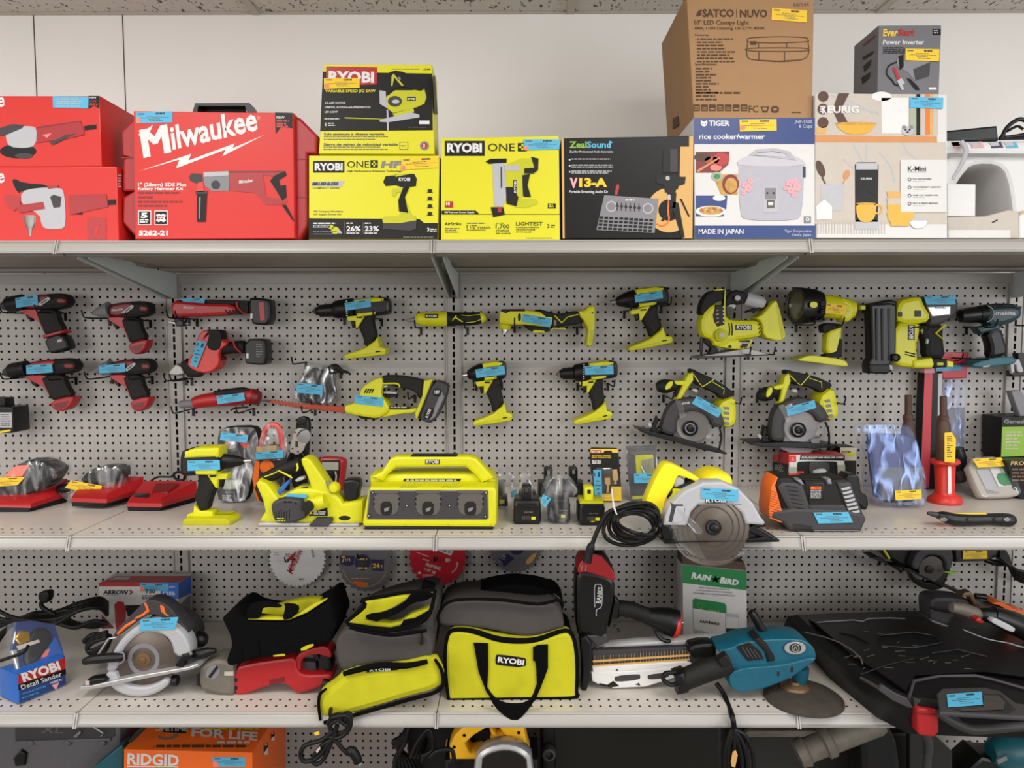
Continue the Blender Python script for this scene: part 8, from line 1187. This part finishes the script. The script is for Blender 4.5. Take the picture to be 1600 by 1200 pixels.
limb(t('barrel'), [(870, 790, 46), (980, 810, 60), (1080, 850, 66), (1120, 870, 60)], p, 'dirty', 16); limb(t('barrel'), [(1110, 870, 54), (1180, 860, 64), (1300, 880, 80)], p, 'satin', 16); slab(t('red_collar'), [1100, 910, 1140, 895, 1190, 935, 1160, 955, 1105, 930], PL(Yt-.06), .03, 'milred', .004); limb(t('body'), [(1250, 860, 80), (1380, 910, 100), (1500, 960, 110), (1640, 1030, 110)], p, 'satin', 18); slab(t('badge'), [1245, 930, 1265, 905, 1300, 908, 1470, 990, 1472, 1020, 1440, 1040, 1260, 950], PL(Yt-.085), .02, 'lightgrey', .003, ch=1); limb(t('trim_line'), [(980, 1005, 5), (1200, 1090, 6), (1400, 1130, 6), (1500, 1160, 8), (1600, 1180, 6)], PL(Yt-.07), 'grey', 8); t.done(rest=zt)
p = PL(-.12); t = T('circular_saw', 'black circular saw hanging nose down above the big black case, yellow stickered', 'power saw')
slab(t('body'), [240, -40, 900, -40, 920, 40, 880, 260, 830, 380, 780, 420, 500, 250, 440, 230, 300, 150, 240, 60], PL(-.09), .06, 'satin', .012); slab(t('guard'), [500, 200, 560, 60, 700, 20, 780, -20, 880, 40, 910, 120, 880, 250, 830, 260, 820, 160, 760, 110, 640, 110, 580, 240, 540, 250], p, .05, 'charcoal', .01, ch=1)
face_lathe(t('blade'), (690, 230), [(118, 0), (120, .001), (118, .002), (.1, .002)], PL(-.105), 'blade', 36); face_lathe(t('blade'), (670, 235), [(38, 0), (36, .006), (.1, .007)], PL(-.107), 'satin', 20); slab(t('lower_guard'), [500, 270, 560, 330, 650, 370, 780, 370, 820, 400, 760, 430, 680, 435, 590, 410, 520, 350], PL(-.115), .03, 'satin', .006, ch=1)
slab(t('base_plate'), [118, 125, 200, 122, 320, 210, 480, 230, 740, 360, 900, 420, 1060, 490, 1000, 495, 800, 400, 520, 275, 360, 230, 240, 180], PL(-.13), .06, 'black', .003); slab(t('handle'), [910, -40, 1330, -40, 1330, 130, 1200, 170, 930, 180], PL(-.1), .05, 'charcoal', .012); limb(t('handle'), [(1200, 150, 26), (1320, 180, 30), (1420, 170, 26)], PL(-.08), 'satin', 10); slab(t('lime_tie'), [800, 262, 870, 258, 950, 262, 890, 275, 880, 300, 862, 300, 865, 276], PL(-.14), .004, 'leafgreen', .001); slab(t('lime_tie'), [240, 60, 262, 55, 310, 130, 300, 150], PL(-.125), .006, 'limedark', .001)
sticker(t('price_label'), [988, 62, 1215, 60, 1218, 138, 988, 142], PL(-.106), 'labelyellow'); 
for k in range(5): limb(t('cord'), [(1320, 20+k*24, 20), (1400, 110+k*20, 20), (1440, 250-k*10, 18), (1500, 330-k*20, 18), (1600, 360-k*22, 18), (1650, 300, 18)], PL(-.06-.014*k), 'cable', 8)
t.done(rest=0); q = PL(0).w(200, 128); hook(q.x, q.z, 'black wire peg hook carrying the hanging black saw')
# ================================================================ the base deck
REST[0] = Z4+.0005
def ZB(x, y, d): p = PL(d); return p, inv(V3((p.w(x, y).x, d, Z4)))[1]
view(*C4); p, zb = ZB(300, 300, -.36); t = T('tool_case', 'dark grey plastic tool case on the bottom level, at the far left', 'tool case')
slab(t('shell'), [-80, 60, 640, 60, 655, 100, 652, zb, -80, zb], p, .14, 'casegrey', .01); slab(t('recess'), [80, 60, 620, 60, 628, 180, 590, 196, 90, 208, 78, 190], PL(-.362), .01, 'charcoal', .004); slab(t('shell'), [80, 205, 600, 188, 600, 205, 90, 225], PL(-.366), .012, 'casegrey', .003)
for x in (160, 360, 550): slab(t('foot_boss#%d' % x), ell(x, 220, 22, 16, 14), PL(-.37), .02, 'casegrey', .004)
slab(t('latch'), [70, 300, 110, 255, 140, 275, 130, 340, 80, 345], PL(-.37), .02, 'satin', .004); slab(t('bracket_edge'), [395, 182, 430, 150, 440, 160, 412, 186], PL(-.372), .006, 'grey', .001); limb(t('bracket_edge'), [(475, 105, 4), (560, 160, 4), (548, 180, 3)], PL(-.372), 'lightgrey', 6, m=1); text(t('recess'), 'XL', 220, 160, 40, PL(-.362), 'casegrey', 120, 0, .2, .01); t.done()
p, zb = ZB(600, 300, -.42); t = T('teal_case', 'dark teal case leaning behind the orange carton on the bottom level', 'tool case'); slab(t(), [505, 348, 660, 225, 668, 230, 664, zb, 480, zb, 440, 420], p, .05, 'teal', .006); slab(t(), [690, 205, 740, 150, 795, 110, 800, 130, 745, 185, 712, 215], PL(-.47), .02, 'boxdark', .003); t.done()
p, zb = ZB(1000, 300, -.46); t = T('tool_carton', 'orange tool carton on the bottom level, white lettering on its lid', 'box'); g = t('carton')
slab(g, [672, 248, 1372, 266, 1372, zb, 672, zb], p, .3, 'ridgid', .002); text(g, 'RIDGID', 692, 328, 60, p, 'white', 280, -2, 0, .03); prn(g, [692, 338, 970, 340, 970, 348, 692, 346], p, 'white'); bars(g, 840, 344, 130, 1, 0, 6, p, 'leafgreen', .001)
tp = flat((p.w(672, 248).z+p.w(1372, 266).z)/2+.002); text(g, 'FOR LIFE', 1040, 174, 44, tp, 'white', 360, -4, 0, .04); slab(g, [835, 152, 850, 112, 1030, 108, 1010, 160], tp, .001, 'boxdark', .0003, off=.001); text(g, 'LIFETIME', 842, 146, 30, tp, 'white', 180, -1, 0, .03, .0016); ringp(g, 905, 165, 40, 62, tp, 'grey', .001, 20, .5, 0, pi); bars(g, 738, 224, 600, 1, 0, 14, tp, 'kraftink', .0007, .05); bars(g, 1080, 130, 330, 1, 0, 12, tp, 'boxyellow', .0007, .05); bars(g, 1178, 204, 180, 1, 0, 12, tp, 'white', .0007, 0)
prn(g, [790, 120, 832, 112, 720, 200, 700, 205], tp, 'boxdark'); sd = side(p.w(1372, 300).x+.0005, 1)
for q in (rect(1436, 222, 1456, 278), rect(1475, 160, 1492, 200)): prn(g, q, sd, 'white'); prn(g, [q[0], (q[1][0], q[0][1]+14), (q[1][0], q[1][1]-10), (q[0][0], q[2][1]-12)], sd, 'boxdark', .001)
sticker(t('price_label'), [1155, 290, 1333, 292, 1335, 344, 1157, 344], p, dot=(1172, 330, 16)); t.done()
view(*C5); p, zb = ZB(1100, 300, -.5)
t = T('circular_saw', 'yellow circular saw with a bare metal guard on the bottom level, under the lime duffel', 'power saw')
slab(t('handle'), [928, 345, 925, 270, 950, 215, 1000, 165, 1080, 130, 1160, 125, 1300, 125, 1320, 150, 1345, 270, 1355, 300, 1320, 300, 1240, 250, 1180, 160, 1130, 175, 1060, 215, 1010, 260, 1040, 310, 1100, 300, 1080, 345], p, .06, 'yellow', .014); slab(t('handle'), [1135, 170, 1180, 215, 1250, 190, 1255, 245, 1140, 265, 1150, 215], PL(-.49), .04, 'yellow', .008)
for x, y in ((1006, 214), (952, 276), (1264, 238), (1295, 200)): face_lathe(t('handle'), (x, y), [(10, 0), (9, .001), (.1, -.004)], PL(-.5), 'bronze', 14)
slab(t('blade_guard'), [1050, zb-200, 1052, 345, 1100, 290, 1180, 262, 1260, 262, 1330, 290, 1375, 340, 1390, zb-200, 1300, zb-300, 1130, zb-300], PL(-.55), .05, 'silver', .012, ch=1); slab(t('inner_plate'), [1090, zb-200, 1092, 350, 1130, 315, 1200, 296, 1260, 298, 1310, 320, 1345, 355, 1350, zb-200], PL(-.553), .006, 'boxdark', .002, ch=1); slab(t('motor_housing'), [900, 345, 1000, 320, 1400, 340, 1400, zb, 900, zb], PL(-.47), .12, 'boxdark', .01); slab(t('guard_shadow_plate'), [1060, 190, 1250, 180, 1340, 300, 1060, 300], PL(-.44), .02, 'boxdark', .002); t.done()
t = T('cord_tangle', 'loops of black cable left of the yellow saw on the bottom level', 'cable'); g = t('cord'); R = random.Random(5)
for k in range(6): limb(g, [(930-k*20, 40, 12), (800-k*14, 80+k*8, 13), (720-k*8, 170+k*10, 13), (690-k*12, 260, 13), (640+k*16, 350, 13), (640+k*30, 480, 13)], PL(-.42+.02*k), 'cable', 8)
for k in range(4): limb(t('inner_cord'), [(720+k*20, 340, 11), (760+k*16, 250-k*10, 11), (820, 190+k*18, 11), (840-k*10, 290, 11), (780, 330+k*10, 11)], PL(-.46+.015*k), 'cable', 8)
limb(g, [(820, 340, 12), (860, 305, 12), (930, 298, 12), (950, 340, 12), (950, 480, 12)], PL(-.5), 'cable', 8); limb(g, [(700, 500, 14), (700, 700, 14), (740, 900, 14), (760, zb-160, 14)], PL(-.42), 'cable', 8, m=2); t.done()
p, zb = ZB(900, 200, -.3); t = T('tool_case', 'black tool case standing behind the loops of cable on the bottom level', 'tool case'); slab(t('shell'), [700, 60, 1000, 60, 1000, zb, 700, zb], p, .1, 'satin', .01); slab(t('yellow_marks'), [910, 190, 930, 185, 935, 240, 905, 235], PL(-.302), .003, 'tan', .0006); slab(t('yellow_marks'), [1050, 180, 1080, 170, 1070, 220], PL(-.302), .003, 'tan', .0006); t.done()
view(*C6); p, zb = ZB(600, 300, -.4); t = T('equipment_case', 'wide matt black case on the bottom level, right of the yellow saw', 'tool case'); slab(t('shell'), [-10, 100, 1115, 100, 1115, zb, -10, zb], p, .2, 'case', .012); slab(t('shell'), [62, 110, 1100, 110, 1095, zb-20, 80, zb-20], PL(-.404), .01, 'boxdark', .004)
ringp(t('knob'), 30, 375, 0, 42, PL(-.41), 'satin', .001); face_lathe(t('knob'), (30, 378), [(44, 0), (40, .02), (26, .022), (24, .008), (10, .01), (.1, .01)], PL(-.41), 'charcoal', 24); t.done()
p, zb = ZB(1400, 400, -.3); t = T('equipment_case', 'very dark navy case with a pale top edge, right of the hanging coiled cord', 'tool case'); slab(t('shell'), [1255, 260, 2300, 260, 2300, zb, 1255, zb], p, .2, 'case', .01, fm='ink'); slab(t('pale_edge'), [1260, 262, 1290, 250, 1800, 248, 1800, 288, 1270, 292], PL(-.31), .02, 'dirty', .003); t.done()
view(*C7); p, zb = ZB(500, 350, -.48); t = T('demolition_hammer', 'dirty metal barrelled power hammer with a black body, bottom right level', 'power tool')
lathe(t('barrel'), (180, 500), (700, 290), [(0, 80), (.1, 90), (.12, 74), (.3, 74), (.32, 92), (.4, 92), (.42, 76), (.95, 80), (1, 70)], p, 'dirty', 22); limb(t('barrel'), [(560, 270, 10), (640, 300, 12), (700, 320, 10)], PL(-.53), 'bronze', 8); slab(t('body'), [600, 240, 700, 240, 780, 360, 830, 480, 900, zb, 640, zb, 560, 480], PL(-.46), .1, 'satin', .02, ch=1)
limb(t('handle'), [(790, 262, 16), (880, 270, 22), (940, 320, 26), (990, 400, 28), (1000, 480, 26), (990, 560, 24), (960, zb-30, 24)], PL(-.5), 'charcoal', 12); slab(t('back_plate'), [880, 240, 960, 300, 1150, 480, 1150, zb, 880, zb], PL(-.42), .02, 'ink', .004); limb(t('handle'), [(790, 262, 4), (850, 318, 5)], PL(-.52), 'grey', 6, m=1); t.done()
p, zb = ZB(1500, 380, -.35); t = T('teal_motor', 'teal motor housing in shadow at the bottom right corner of the picture', 'power tool'); lathe(t('housing'), (1390, 380), (1750, 370), [(0, 60), (.1, 95), (.3, 110), (1, 110)], p, 'teal', 24); slab(t('housing'), [1430, 430, 1490, 405, 1500, 430, 1440, 460], PL(-.44), .006, 'grey', .001); slab(t('foot'), [1240, 500, 1340, 410, 1420, 430, 1800, 440, 1800, zb, 1240, zb], PL(-.36), .1, 'satin', .01); t.done()
REST[0] = None
